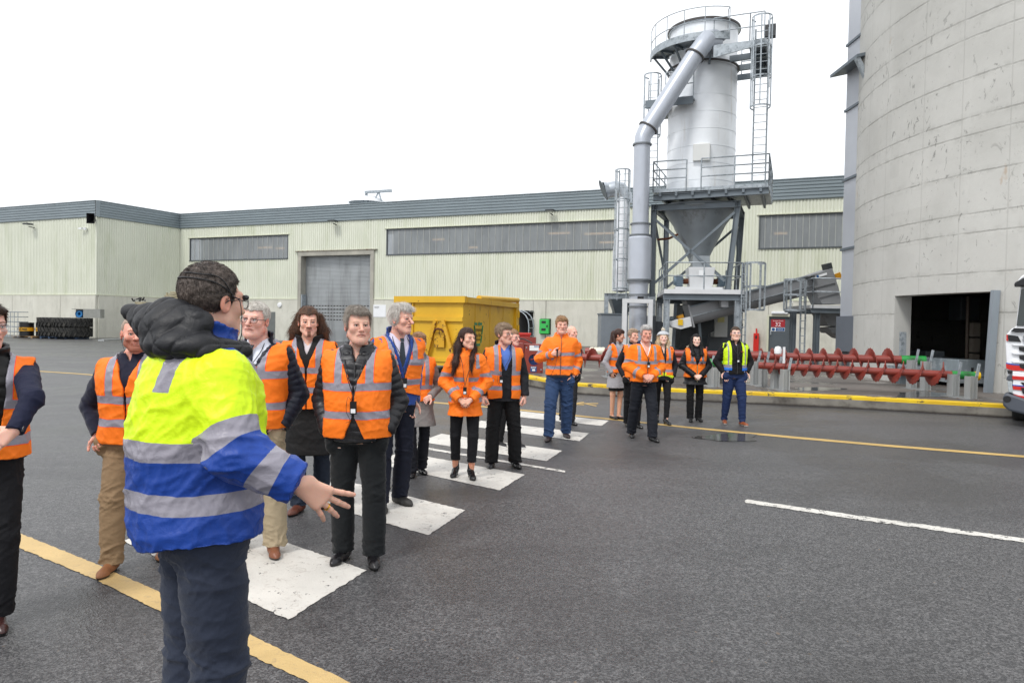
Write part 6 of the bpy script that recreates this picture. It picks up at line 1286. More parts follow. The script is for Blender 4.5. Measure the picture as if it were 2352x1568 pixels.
        def strands(cv, cn, n, L, wd, comb, jit=.6):
            rs_ = np.random.RandomState(seed); ix = rs_.randint(0, len(cv), n); b = cv[ix]; cm = npv(comb(b)); cm = cm - (cm * cn[ix]).sum(1)[:, None] * cn[ix]; cm /= np.linalg.norm(cm, axis=1)[:, None] + 1e-6; cl_ = folds(b, seed + 50, 22.); cm = cm + np.cross(cn[ix], cm) * (cl_ * hr.get('wave', .9))[:, None]; d = cn[ix] * hr.get('lift', .3) + cm + rs_.randn(n, 3) * hr.get('jit', .6) * .3; d /= np.linalg.norm(d, axis=1)[:, None]; LL = L * (.5 + rs_.rand(n))
            sd_ = np.cross(d, rs_.randn(n, 3)); sd_ /= np.linalg.norm(sd_, axis=1)[:, None]; d2 = d * .6 + cm * .6 - cn[ix] * .25; d2 /= np.linalg.norm(d2, axis=1)[:, None] + 1e-6; m_ = b + d * LL[:, None] * .5; e_ = m_ + d2 * LL[:, None] * .5; q_ = np.concatenate([b - sd_ * wd, b + sd_ * wd, m_ + sd_ * wd * .8, m_ - sd_ * wd * .8, e_ + sd_ * wd * .2, e_ - sd_ * wd * .2]); k_ = np.arange(n)
            return q_.astype(np.float32), np.concatenate([np.stack([k_, k_ + n, k_ + 2 * n, k_ + 3 * n], 1), np.stack([k_ + 3 * n, k_ + 2 * n, k_ + 4 * n, k_ + 5 * n], 1)])
        if hr.get('n', 1500) and hf < .0055:
            comb = hr.get('comb', lambda b: b - npv((.015, .055, .145))); parts.append(strands(Vh, N, hr.get('n', 1500), hr.get('L', .014), hr.get('w', .0007), comb))
        off = 0; VV, FF = [], []
        for a, b in parts: VV.append(a); FF.append(b + off); off += len(a)
        VV, FF = np.concatenate(VV), np.concatenate(FF); W = np.c_[VV, np.ones(len(VV))] @ np.array(HMn).T
        LP = hr.get('long')       # long hair: tapering locks in the body frame
        allV, allF = [W[:, :3].astype(np.float32)], [FF]; off = len(VV)
        if LP:
            pl_ = [cone(a, b, ra, rb, .05) for a, b, ra, rb in LP]; Vl, Fl = mesh_sdf(pl_, [], min(near, .007) if hf < .0055 else .008); Nl = normals(Vl, Fl)
            Vl = Vl + Nl * (folds(Vl, seed + 2, 30., (2.2, 2.2, .25)) * .005 + folds(Vl, seed + 3, 80., (2, 2, .2)) * .003)[:, None]; allV.append(Vl); allF.append(Fl + off); off += len(Vl)
            if hf < .0055:
                a_, b_ = strands(Vl, Nl, 3500, .07, .0008, lambda b: np.stack([np.zeros(len(b)), np.zeros(len(b)), np.full(len(b), -1.2)], 1)); allV.append(a_); allF.append(b_ + off)
        put('hair', np.concatenate(allV), np.concatenate(allF), mt)
    # ---- trousers
    tr_ = o.get('trousers')
    tP = []; hem = (tr_ or {}).get('hem', .055)
    if tr_:
        r1, r2, r3 = tr_.get('r', (.098, .074, .068)); g = o.get('g', 1.); gg = 1 + (g - 1) * .6
        tP = [prof([(z, a, b, y) for z, a, b, y in torso_rows(o, .006) if z < 1.03], .03), ell((0, .01, .90), (.165 * gg, .12 * gg, .09), .03)]
        for sd in (-1, 1):
            hip, k_, an, td = kn[sd]; tP += [cone((hip[0], hip[1] + .005, hip[2] - .02), k_, r1 * gg, r2 * gg, .018), cone(k_, (an[0], an[1], hem), r2 * gg, r3, .018)]
        for sd in (-1, 1):
            if hands.get(sd, {}).get('pkt', o.get('arm' + ('R' if sd < 0 else 'L'), 'pocket') == 'pocket'): w3 = V(A[sd]['wr']) + V(A[sd]['hd']).normalized() * .085; tP.append(ell((w3.x, w3.y, w3.z), (.052, .062, .085), .03))
        Vt, Ft = mesh_sdf(tP, [lambda p: hem - p[:, 2]], near); N = normals(Vt, Ft); z = Vt[:, 2]
        kneew = np.exp(-((z - .50) / .09) ** 2) + 1.3 * np.exp(-((z - hem - .06) / .08) ** 2) + .9 * np.exp(-((z - .83) / .07) ** 2) + .45
        am = tr_.get('fold', .009) * 1.35; Vt = Vt + N * (folds(Vt, seed + 5, 17., (1, 1, 2.1)) * am * kneew + folds(Vt, seed + 6, 34., (1, 1, 1.6)) * am * .4 * kneew)[:, None]
        put('trousers', Vt, Ft, clothmat('trousers ' + tr_['c'], tr_['c'], None, .8, None, .3, 30, sheen=tr_.get('sheen', 0)))
    # ---- shoes
    sc_ = o.get('shoes', {'c': '#17171a'})
    for sd in (-1, 1):
        hip, k_, an, td = kn[sd]; ft = F0[sd]; fx_, fy_ = ft.x, ft.y; sl = sc_.get('len', 1.); hh = sc_.get('h', .09); wd = sc_.get('w', 1.)
        pt = lambda u, v, z: (fx_ + td[0] * u - td[1] * v, fy_ + td[1] * u + td[0] * v, z)
        SP = [cone(pt(-.075 * sl, 0, .034 + heel), pt(.0, 0, .036 + heel * .6), .034 * wd, .037 * wd, .02), cone(pt(.0, 0, .036 + heel * .6), pt(.115 * sl, 0, .026), .037 * wd, .034 * wd, .02), cone(pt(.10 * sl, .012 * sd * -1, .024), pt(.150 * sl, 0, .020), .030 * wd, .019 * wd, .02)]
        SP += [cone(pt(-.040, 0, .05 + heel), (an[0] - td[0] * .012, an[1] - td[1] * .012, hh + heel), .038 * wd, sc_.get('ar', .042), .02)]
        if heel > .02: SP += [cone(pt(-.078, 0, .01), pt(-.075, 0, .05 + heel), .016, .026, .01)]
        cz_ = sc_.get('cut', 9); Vs, Fs = mesh_sdf(SP, [lambda p: .001 - p[:, 2]] + ([lambda p: p[:, 2] - cz_] if cz_ < 9 else []), min(near, .006)); zo = .020 + heel * .15 - Vs[:, 2]
        put('shoe', Vs, Fs, clothmat('shoe ' + sc_['c'] + sc_.get('sole', '#111112'), sc_['c'], sc_.get('sole', '#111112'), sc_.get('rough', .35), None, .15, 40, spec=.5, weave=False), None, {'zone': zo})
    # ---- tops
    arms_sdf = {}
    def armpt(p, sd):
        a = A[sd]; S0, E0, W0_ = npv(a['sh']), npv(a['el']), npv(a['wr']); L1, L2 = float(np.linalg.norm(E0 - S0)), float(np.linalg.norm(W0_ - E0)); P0, P2 = S0 + (E0 - S0) * .45, E0 + (W0_ - E0) * .55
        path = [S0 - (E0 - S0) * .3, S0] + [P0 * (1 - t) ** 2 + E0 * 2 * t * (1 - t) + P2 * t * t for t in np.linspace(0, 1, 9)] + [W0_, W0_ + (W0_ - E0) * .3]; acc = -.3 * L1; best = np.full(len(p), 9., np.float32); tb = np.zeros(len(p), np.float32)
        for u_, v_ in zip(path[:-1], path[1:]):
            e = v_ - u_; l = float(np.linalg.norm(e)); h = np.clip((p - u_) @ e / l ** 2, 0, 1); d = np.linalg.norm(p - u_ - h[:, None] * e, axis=1); m = d < best; best = np.where(m, d, best); tb = np.where(m, acc + h * l, tb); acc += l
        return best, tb, L1, L2
    for ti, tp in enumerate(o.get('tops', ())):
        off = tp.get('off', .02); z0 = tp.get('hem', .88); R0, R1_, R2_ = tp.get('sl', (.068, .058, .048)); TP = [prof(torso_rows(o, off, z0 - .03 if z0 < .84 else None, flare=tp.get('flare', .02)), .03, 2.4)]
        sleeve = tp.get('sleeve', True); cut = [lambda p, z0=z0, tp=tp: z0 - p[:, 2] + tp.get('hcurve', 0.) * np.cos(p[:, 0] * 14)]
        if sleeve:
            for sd in (-1, 1):
                a = A[sd]; wr = V(a['wr']); el = V(a['el']); w2 = wr + (wr - el).normalized() * tp.get('cuff', .012)
                TP += [cone(a['sh'], a['el'], R0, R1_, .035), cone(a['el'], w2, R1_, R2_, .015)]
                wn_, wd_ = npv(w2), npv((wr - el).normalized()); cut.append(lambda p, wn_=wn_, wd_=wd_, sd=sd: np.where(np.linalg.norm(p - wn_, axis=1) < .10, np.minimum((p - wn_) @ wd_, .05), -1))
        cl = tp.get('collar')
        if cl:      # standing or rolled collar
            ch, cr, tk_ = cl; cz = 1.475; ring = []
            TP.append([lambda p, ch=ch, cr=cr, tk_=tk_: np.maximum(np.abs(np.sqrt(p[:, 0] ** 2 + ((p[:, 1] - .012 + (p[:, 2] - cz) * .25) / .95) ** 2) - cr - (p[:, 2] - cz) * .12) - tk_, np.abs(p[:, 2] - cz - ch / 2 - .25 * (p[:, 1])) - ch / 2), npv((-cr - .04, -cr - .05, cz - .04)), npv((cr + .04, cr + .06, cz + ch + .04)), .014, 1])
        for c0 in tp.get('extra', ()): TP.append(c0)
        if tp.get('armhole') is not None:
            for sd in (-1, 1): sh0 = A[sd]['sh']; TP.append(cone((sd * .09, .012, 1.415), (sh0[0] * 1.15, sh0[1], sh0[2] + .006), .040 + off * .55, .038 + off * .75, .03))
        nk = tp.get('neck', .062); cut.append(lambda p, nk=nk: np.where(p[:, 2] > 1.46, nk - np.sqrt(p[:, 0] ** 2 + (p[:, 1] - .01 + (p[:, 2] - 1.48) * .25) ** 2), -1))
        v = tp.get('v')
        if v: zv, sl_, gap = v; cut.append(lambda p, zv=zv, sl_=sl_, gap=gap: np.where(p[:, 1] < -.0 + 0 * p[:, 2], np.where(p[:, 2] > zv, (p[:, 2] - zv) * sl_, 0) + gap(p[:, 2]) - np.abs(p[:, 0] - tp.get('vx', 0)), -1) if callable(gap) else np.where(p[:, 1] < -.0, np.where(p[:, 2] > zv, (p[:, 2] - zv) * sl_, 0) + gap - np.abs(p[:, 0] - tp.get('vx', 0)), -1))
        if tp.get('split'): z_s, k_s = tp['split']; cut.append(lambda p, z_s=z_s, k_s=k_s: np.where((p[:, 1] < 0) & (p[:, 2] < z_s), (z_s - p[:, 2]) * k_s + .006 - np.abs(p[:, 0]), -1))
        if tp.get('armhole') is not None:
            ah = tp['armhole']
            for sd in (-1, 1):
                a = A[sd]; S0 = V(a['sh']); E0 = V(a['el']); dd = (E0 - S0).normalized(); f_ = cone(S0 + Vector((sd * (ah + .118), 0, .03)), E0 + Vector((sd * (ah + .045), 0, 0)) + dd * .35, .082, .095)[0]; cut.append(lambda p, f_=f_: -f_(p))
        Vj, Fj = mesh_sdf(TP, cut, tp.get('vox', near)); N = normals(Vj, Fj); am = tp.get('fold', .008); fs_ = folds(Vj, seed + 7 + ti, tp.get('ff', 14.), (1, 1, 1.5))
        dA = {sd: armpt(Vj, sd) for sd in (-1, 1)} if sleeve else {}
        isarm = np.zeros(len(Vj)); tA = np.zeros(len(Vj)); L1m = np.zeros(len(Vj))
        for sd, (da, ta, L1, L2) in dA.items():
            m = (da < R0 + .025) & (np.abs(Vj[:, 0]) * 1. > -1) & ((Vj[:, 0] * sd > abs(A[sd]['sh'][0]) * .98) | ((ta > L1 * .55) & (da < max(R1_, R2_) + .02))); isarm = np.where(m, sd, isarm); tA = np.where(m, ta, tA); L1m = np.where(m, L1, L1m)
        disp = fs_ * am * (1 + .9 * (isarm != 0) * np.exp(-((tA - L1m) / .09) ** 2)) + folds(Vj, seed + 17 + ti, tp.get('ff', 14.) * 2.3) * am * .6
        pf = tp.get('puff')
        if pf: per, pa_ = pf; ph = np.where(isarm != 0, tA, Vj[:, 2] + .01 * folds(Vj, seed, 9.)); disp = disp * .6 + pa_ * (np.abs(np.sin(PI * ph / per)) ** .55 - .6)
        if tp.get('quilt'): qd = tp['quilt']; qq = folds(Vj, seed, 8.) * .0; disp = disp * .5 + .006 * (np.minimum(np.abs(np.sin((Vj[:, 0] + Vj[:, 2] + Vj[:, 1] * .5) * qd)), np.abs(np.sin((Vj[:, 0] + Vj[:, 1] * .8 - Vj[:, 2]) * qd))) ** .4)
        Vj = Vj + N * disp[:, None]
        x, y, z = Vj.T; wob = folds(Vj, seed + 3, 10.) * tp.get('wob', .008); zb = z + wob; band = np.full(len(Vj), -1.)
        for spec_ in tp.get('bands', ()):     # (z, half height) all round the trunk
            band = np.where(isarm == 0, np.maximum(band, spec_[1] - np.abs(zb - spec_[0])), band)
        for (bx, bw, zb0) in tp.get('braces', ()): band = np.where(isarm == 0, np.maximum(band, np.minimum(np.minimum(bw - np.abs(np.abs(x) - bx), z - zb0), 1.462 - z + (0 if tp.get('collar') else 1))), band)
        for (t0_, tw_) in tp.get('armbands', ()): band = np.where(isarm != 0, np.maximum(band, tw_ - np.abs(tA + wob - t0_)), band)
        zone = np.full(len(Vj), -1.)
        if tp.get('zone'): zone = tp['zone'](x, y, z, isarm, tA, L1m)
        ob = put(tp.get('name', 'jacket'), Vj, Fj, clothmat(tp.get('mat', 'cloth') + tp['c'] + str(tp.get('c2')), tp['c'], tp.get('c2'), tp.get('rough', .7), '#8f8c96' if (tp.get('bands') or tp.get('braces') or tp.get('armbands')) else None, tp.get('bump', .25), tp.get('bs', 22), spec=tp.get('spec', .3), sheen=tp.get('sheen', 0), piping=tp.get('pip')), None, {'band': band, 'zone': zone})
    # ---- further garments and hats given as shapes
    for nm, prims_, cuts_, mt, kw in o.get('blobs', ()):
        pr_ = prims_(A) if callable(prims_) else prims_; pr_ = xf(pr_, HMn) if kw.get('head') else pr_
        cu_ = [(lambda p, c=c: c((np.c_[p, np.ones(len(p))] @ np.array(HMn.inverted()).T)[:, :3])) for c in cuts_] if kw.get('head') else list(cuts_)
        Vq, Fq = mesh_sdf(pr_, cu_, kw.get('vox', min(near, .007))); N = normals(Vq, Fq); d = folds(Vq, seed + 31, kw.get('ff', 16.)) * kw.get('fold', .006)
        if kw.get('quilt'): qd = kw['quilt']; d = d * .7 + .010 * (np.minimum(np.abs(np.sin((Vq[:, 0] + Vq[:, 2] * .8 + Vq[:, 1] * .5) * qd)), np.abs(np.sin((Vq[:, 0] - Vq[:, 1] * .4 - Vq[:, 2] * 1.1) * qd))) ** .35)
        if kw.get('puff'): d = d + kw['puff'][1] * (np.abs(np.sin(PI * Vq[:, 2] / kw['puff'][0])) ** .5)
        if kw.get('rib'): d = d + .003 * np.abs(np.sin(np.arctan2(Vq[:, 1], Vq[:, 0] - 0) * 26))
        if kw.get('fuzz'): d = d + folds(Vq, seed + 37, 90.) * kw['fuzz']
        Vq = Vq + N * d[:, None]; zn = kw['zone'](*Vq.T) if kw.get('zone') else np.full(len(Vq), -1.); put(nm, Vq, Fq, mt, None, {'zone': zn, 'band': np.full(len(Vq), -1.)})
    # ---- spectacles
    gsp = o.get('glasses')
    if gsp:
        m = MB(); lw, lh, rd = gsp.get('w', .024), gsp.get('h', .0165), gsp.get('r', .0016); yy = -.104
        def rim(sd): return [(sd * .0335 + lw * (abs(math.cos(a)) ** .6) * (1 if math.cos(a) >= 0 else -1), yy + .006 * abs(math.cos(a)), .000 + lh * (abs(math.sin(a)) ** .7) * (1 if math.sin(a) >= 0 else -1)) for a in np.linspace(0, 2 * PI, 22)]
        for sd in (-1, 1):
            m.tube(rim(sd), rd, 5, False); m.tube([(sd * (.0335 + lw), yy + .006, .006), (sd * .078, -.05, .008), (sd * .082, .0, .004), (sd * .080, .02, -.012)], rd * 1.1, 5)
        m.tube([(-.0335 + lw, yy + .004, .003), (0, yy - .004, .005), (.0335 - lw, yy + .004, .003)], rd, 5); go = mbput('glasses', m, M('spectacle frame ' + gsp.get('c', '#151515'), gsp.get('c', '#151515'), .3, .3, .02), None, HMn)
        m = MB()
        for sd in (-1, 1): m = MB(); q_ = rim(sd)[:-1]; m.quad(*q_); mbput('lens', m, mLens, go, HMn)
    # ---- anything else in the local frame
    for nm, m, mt, spc in o.get('bits', ()): mbput(nm, m(A, HK) if callable(m) else m, mt, None, HMn if spc == 'head' else None)
    ep = o.get('earphone', hf < .0055)
    if ep and not o.get('noear'):
        m = MB(); sd = ep if isinstance(ep, int) and ep in (-1, 1) and ep is not True else -1; m.tube([(sd * .084, -.006, -.012), (sd * .086, -.012, -.022), (sd * .074, -.03, -.09), (sd * .06, -.05, -.14)], [.004, .0016, .0014, .0014], 5); mbput('earphone', m, mBlack, None, HMn)
    # ---- receiver hanging on a lanyard: a thing of its own
    rc = o.get('receiver')
    if rc:
        x_, z_, rlab = rc[:3]; yb = rc[3] if len(rc) > 3 else -.19; dv_ = empty('tour_receiver', org + (M4 @ Vector((x_, yb, z_))), rlab, 'receiver', 'receivers hanging on lanyards')
        MM = Matrix.Translation(org) @ M4; m = MB(); m.box(x_ - .021, yb - .011, z_ - .042, x_ + .021, yb + .011, z_ + .042)
        def wput(nm, m, mt, par): me = bpy.data.meshes.new(nm); me.from_pydata(m.v, [], m.f); me.polygons.foreach_set('use_smooth', m.sm); me.transform(Matrix.Translation(-OFF[dv_.name]) @ MM); me.materials.append(mt); ob = bpy.data.objects.new(nm, me); COL.objects.link(ob); ob.parent = par; return ob
        cs_ = wput('casing', m, M('device black', '#101012', .3), dv_); wput('label', MB().box(x_ - .015, yb - .0125, z_ - .034, x_ + .015, yb - .0112, z_ - .006), mWhS, cs_)
        for sd in (-1, 1): wput('lanyard', MB().tube(smooth_path([V(q) for q in ((sd * .062, -.02, 1.50), (sd * .07, -.10, 1.43), (sd * .045, yb + .03, 1.34), (x_ + sd * .006, yb, z_ + .09), (x_, yb, z_ + .042))], 5), .0032, 5), mBlack, dv_)
        wput('cable', MB().tube(smooth_path([V(q) for q in ((x_ - .01, yb, z_ + .04), (x_ - .035, yb - .005, z_ + .07), (x_ - .045, yb - .01, z_ - .02), (x_ - .02, yb - .012, z_ - .08), (x_ - .05, yb, z_ - .10))], 5), .0015, 4), mBlack, dv_)
    return root, M4, org, HMn, A, HK
# ================================================================ the visitors
ORG = '#ff7c1c'
def vest(off=.05, hem=.89, b=(1.26, 1.04), v=(1.27, .42, .004), c=ORG, **k):
    d = dict(name='hi_vis_vest', off=off, hem=hem, bands=[(z, .026) for z in b], braces=[(.105, .026, b[0])], v=v, c=c, sleeve=False, armhole=.0, fold=.012, ff=12., mat='vest', rough=.62, neck=.085, flare=.03, bump=.3, bs=16, pip='#ff4a20', bslope=0, wob=.010); d.update(k); return d
def jack(c, off=.03, hem=.88, **k):
    d = dict(name='jacket', off=off, hem=hem, c=c, v=(1.33, .25, .0), collar=(.07, .078, .010), fold=.009); d.update(k); return d
def shirt(c, off=.006, **k):
    d = dict(name='shirt', off=off, hem=.95, c=c, sleeve=False, collar=(.040, .064, .006), fold=.004, v=(1.44, .8, 0.)); d.update(k); return d
def loc(feet, H, yaw, pts):
    a, b = G(*feet[0]), G(*feet[1]); org = (a + b) / 2; inv = Matrix.Rotation(-math.radians(yaw), 4, 'Z'); return [tuple((inv @ (PD(*p) - org)) / (H / 1.78)) for p in pts]
HC = dict(grey=('#7d736a', '#b0a89e'), white=('#bdb9b2', '#eeeae4'), dark=('#2a231f', '#6a5f58'), lbrown=('#37261c', '#6b4b36'), sand=('#7d6a58', '#ab957d'), bob=('#6a4a33', '#a5805f'), choc=('#20130f', '#4c2e24'), ginger=('#795a3d', '#ab8862'),
          steel=('#8a8886', '#c8c5c2'), blonde=('#bfa680', '#e8d8ba'), black=('#0b090a', '#1b181a'), brn=('#2c211b', '#4a3829'), whb=('#aaa49b', '#dcd7cf'))
GRP = 'visitors standing in the yard'
mTie = M('tie navy', '#1c2536', .6); mShW = M('shirt collar white', '#e4e6ec', .7, 0, .03)
def tie(c='#1c2536', y=-.125, z1=1.16):
    m = MB(); m.prism([(-.017, y + .045, 1.475), (.017, y + .045, 1.475), (.013, y + .03, 1.445), (-.013, y + .03, 1.445)], (0, -.016, 0)); m.prism([(-.013, y + .03, 1.443), (.013, y + .03, 1.443), (.034, y, z1 + .05), (.0, y - .002, z1), (-.034, y, z1 + .05)], (0, -.008, 0)); return ('tie', m, M('tie ' + c, c, .6), 'body')
def watch(sd):
    def f(A, HK):
        w_ = V(A[sd]['wr']); e = V(A[sd]['el']); d = (w_ - e).normalized(); m = MB(); c = w_ - d * .004; m.lathe([(.030, -.010), (.034, -.009), (.034, .009), (.030, .010)], c, 18, False, d); m.lathe([(0, 0), (.019, 0), (.018, .009), (0, .010)], c + d.cross(Vector((0, 1, 0))).normalized() * 0 + Vector((sd * .03, -.012, 0)), 16, False, (sd, -.4, 0)); return m
    return f
def zipper(z0, z1, y=-.16, x=0, c='#3a3a3c'): return ('zip', MB().bar((x, y, z0), (x, y - .0, z1), .008, .006, (0, 1, 0)), M('zip ' + c, c, .4), 'body')
def hp_path(P):      # a wire that hugs the hair
    out = []
    for q in smooth_path([V(p) for p in P], 5):
        if q.z > .02: c = Vector((0, .016, .040)); r = (.089, .109, .100); u = Vector([(q[i] - c[i]) / r[i] for i in range(3)]).normalized(); q = Vector([c[i] + u[i] * r[i] for i in range(3)])
        out.append(q)
    return out
# ---- P5: central man, black puffer jacket with hood
hoodP = lambda w=.125, z=1.465: [ell((0, .105, z), (w, .075, .065), .03), cone((-.095, .02, z - .01), (-.06, -.07, z - .02), .032, .030, .03), cone((.095, .02, z - .01), (.06, -.07, z - .02), .032, .030, .03), cone((-.095, .02, z - .005), (0, .12, z + .01), .036, .04, .03), cone((.095, .02, z - .005), (0, .12, z + .01), .036, .04, .03)]
mPuf = clothmat('puffer black', '#15151a', None, .42, None, .35, 26, spec=.5, weave=False)
person([(786, 1285), (858, 1294)], 1.81, 2, 'heavy-set person with tousled grey hair, orange vest over black puffer jacket, hands in pockets', dict(g=1.05, belly=.03, vox=8, hf=.0040, hyaw=24, head=(.006, -.045, 1.652), fat=.7, jaw=1.1, facew=1.05, red=.4, skin='#d3a08a', brow='#b09a80', browa=.5,
    hair=dict(c=HC['grey'], t='mop', th=.012, fz=.066, peak=.2, n=6000, L=.030, lift=.3, amp=.006, side=-.012), trousers=dict(c='#0e1215', r=(.102, .082, .082), fold=.008, sheen=.1), shoes=dict(c='#151417', rough=.3),
    tops=[jack('#15151a', .034, .86, puff=(.052, .007), rough=.42, sl=(.082, .074, .062), collar=(.05, .085, .014), spec=.5, v=(1.40, .3, 0)), vest(.058, .885, (1.235, 1.045), (1.235, .44, .006), split=(1.03, .42))],
    blobs=[('hood', hoodP(), [], mPuf, dict(puff=(.03, .005), fold=.008))], bits=[zipper(1.24, 1.40, -.158, .004)], receiver=(.012, 1.105, 'black receiver with a white label on the chest of the grey haired central person', -.235), knee={-1: (-.0, -.01), 1: (.0, -.01)}), GRP)
# ---- P3: glasses and white hair behind the speaker
person([(545, 1262), (628, 1272)], 1.84, -6, 'person with cropped white hair, black half-rim glasses, navy puffer jacket and khaki trousers', dict(g=1.07, belly=.03, vox=8, hf=.0042, hyaw=2, hroll=4, head=(-.0, -.045, 1.65), fat=.8, jaw=1.12, facew=1.05, red=.8, skin='#dba592', brow='#a08468', browa=.4, gaze=-18,
    hair=dict(c=HC['whb'], t='short', th=.007, fz=.060, n=5000, L=.014, lift=.3, amp=.003), trousers=dict(c='#a8997f', r=(.108, .09, .085), fold=.012), shoes=dict(c='#7b4a32', rough=.4, h=.12, sole='#2b211c'), glasses=dict(c='#16161a', w=.0255, h=.0155),
    tops=[shirt('#dfe3ee', .008, neck=.058), jack('#1b1f2c', .034, .86, puff=(.045, .006), rough=.45, sl=(.082, .076, .066), collar=(.085, .088, .010), v=(1.22, .42, .0)), vest(.058, .90, (1.27, 1.06), (1.20, .46, .012), split=(1.12, .2))], bits=[tie('#1d2636', -.135)],
    receiver=(.055, 1.27, 'black receiver hanging on the vest of the person with black half-rim glasses', -.225), toes={1: 18}), GRP)
# ---- P4: long wavy hair, long black coat
person([(684, 1176), (738, 1160)], 1.83, 6, 'person with long wavy brown hair, moustache and long black padded coat', dict(g=.98, vox=8, hf=.0046, hyaw=14, hpitch=4, red=.5, skin='#dfaa92', beard=('#5a3a28', .85, -.2), beardtype='goatee', brow='#4a3222', gaze=10, noear=True,
    hair=dict(c=HC['lbrown'], t='short', th=.014, fz=.060, n=1200, L=.03, amp=.005, long=[((-.085, .02, 1.70), (-.115, .045, 1.56), .035, .05), ((-.115, .045, 1.56), (-.155, .05, 1.47), .05, .03), ((.085, .02, 1.70), (.105, .05, 1.56), .03, .045), ((.105, .05, 1.56), (.135, .05, 1.46), .045, .025), ((0, .09, 1.68), (0, .10, 1.48), .07, .07)]), trousers=dict(c='#27303f', r=(.095, .075, .075)), shoes=dict(c='#5f3325', rough=.45, h=.11, w=1.08, sole='#171414'),
    tops=[shirt('#d8d0d4', .008), jack('#151516', .04, .50, flare=.06, sl=(.078, .07, .06), v=(1.36, .35, 0), collar=(.07, .10, .016), fold=.012, puff=(.2, .004)), vest(.058, .90, (1.23, 1.06), (1.24, .36, .005))]), GRP)
# ---- P6: tall, white hair, blue fleece
f6 = [(876, 1172), (920, 1156)]
person(f6, 1.885, 30, 'tall person with wavy white hair, tie and blue fleece under an open orange vest', dict(g=1.04, vox=8, hf=.0044, hyaw=28, head=(0, -.06, 1.64), jaw=1.05, nose=2.4, red=.7, skin='#d9a28c', brow='#cfc8c0', browa=.5, facew=.96, armR='pocket', armL=((.205, .10, 1.12), (.165, -.01, .93), (-.3, -.1, -.9)), 
    hair=dict(c=HC['white'], t='mop', th=.018, fz=.062, n=7000, L=.040, lift=.35, wave=1.6, amp=.008, side=-.035, bk=-.085), trousers=dict(c='#121625', r=(.096, .08, .08), fold=.010), shoes=dict(c='#2e2d2b', rough=.6, h=.12, w=1.12, sole='#1b1a19'),
    tops=[shirt('#d9d2e4', .008, neck=.058), jack('#22458f', .034, .90, sl=(.078, .07, .058), v=(1.22, .34, .0), collar=(.085, .09, .010), rough=.85, sheen=.3, puff=(.4, .003)), vest(.055, .99, (1.27, 1.10), (1.16, .30, .016), hcurve=.02, fold=.014)], bits=[tie('#232f38', -.130, 1.2)],
    receiver=(-.01, 1.10, 'black receiver hanging over the blue fleece of the tall white haired person', -.215)), GRP)
# ---- P7: short brown hair and glasses, grey coat
person([(948, 1093), (968, 1086)], 1.60, 14, 'short person with brown bob, dark glasses and grey coat below an orange vest', dict(f=1, g=1.05, vox=8, hf=.0048, hyaw=20, skin='#e0b09c', red=.5, gaze=-10, glasses=dict(c='#20242c', w=.025, h=.019),
    hair=dict(c=HC['bob'], t='mop', th=.020, fz=.036, n=1500, L=.03, side=-.05, bk=-.07, amp=.004), trousers=dict(c='#16171f', r=(.085, .068, .075)), shoes=dict(c='#131316', rough=.25, h=.12),
    tops=[jack('#84807e', .03, .62, flare=.05, sl=(.066, .058, .05), mat='wool', rough=.9, collar=(.06, .07, .014)), vest(.045, .93, (1.10,), (1.22, .3, .004), braces=[(.095, .026, 1.10)])], armL=((.27, .06, 1.10), (.14, -.14, 1.0), (-.7, -.3, -.5))), GRP)
# ---- P8: long dark hair, orange coat
person([(1045, 1093), (1082, 1099)], 1.665, 4, 'person with long dark brown hair in a long orange hi-vis coat, hands clasped', dict(f=1, g=1.0, vox=8, hf=.0042, heel=.045, hyaw=40, skin='#dfa98f', red=.35, lip='#b0605a', brow='#2c1a14', armR='low', armL='low', noear=False,
    hair=dict(c=HC['choc'], t='short', th=.012, fz=.062, n=1200, L=.03, amp=.004, side=-.05, bk=-.09, long=[((-.075, .02, 1.70), (-.10, -.02, 1.55), .03, .045), ((-.10, -.02, 1.55), (-.125, -.115, 1.36), .045, .035), ((-.125, -.115, 1.36), (-.155, -.13, 1.22), .035, .012), ((.06, .05, 1.68), (.075, .0, 1.52), .035, .035), ((.075, .0, 1.52), (.055, -.13, 1.40), .035, .028), ((.055, -.13, 1.40), (.06, -.165, 1.27), .028, .010), ((0, .08, 1.68), (-.02, .09, 1.48), .06, .05)]),
    trousers=dict(c='#131317', r=(.088, .066, .058), hem=.19, fold=.005), shoes=dict(c='#121214', rough=.22, h=.12, ar=.040, len=.9), legskin='#c98d72',
    tops=[dict(name='jacket', off=.038, hem=.74, c=ORG, mat='vest', flare=.035, bands=[(1.17, .026), (.93, .026)], braces=[(.135, .024, 1.3)], armbands=[(.20, .026), (.445, .026)], sl=(.078, .072, .056), fold=.013, ff=14., rough=.5, collar=(.085, .070, .012), v=(1.50, .3, 0.), neck=.055, bump=.2, pip='#ff4a20', bs=14)],
    bits=[('storm_flap', MB().box(-.022, -.166, .75, .03, -.158, 1.44), M('flap orange', '#ff7c1c', .6), 'body')], receiver=(-.01, 1.05, 'black receiver over the folded hands of the person in the orange coat', -.215)), GRP)
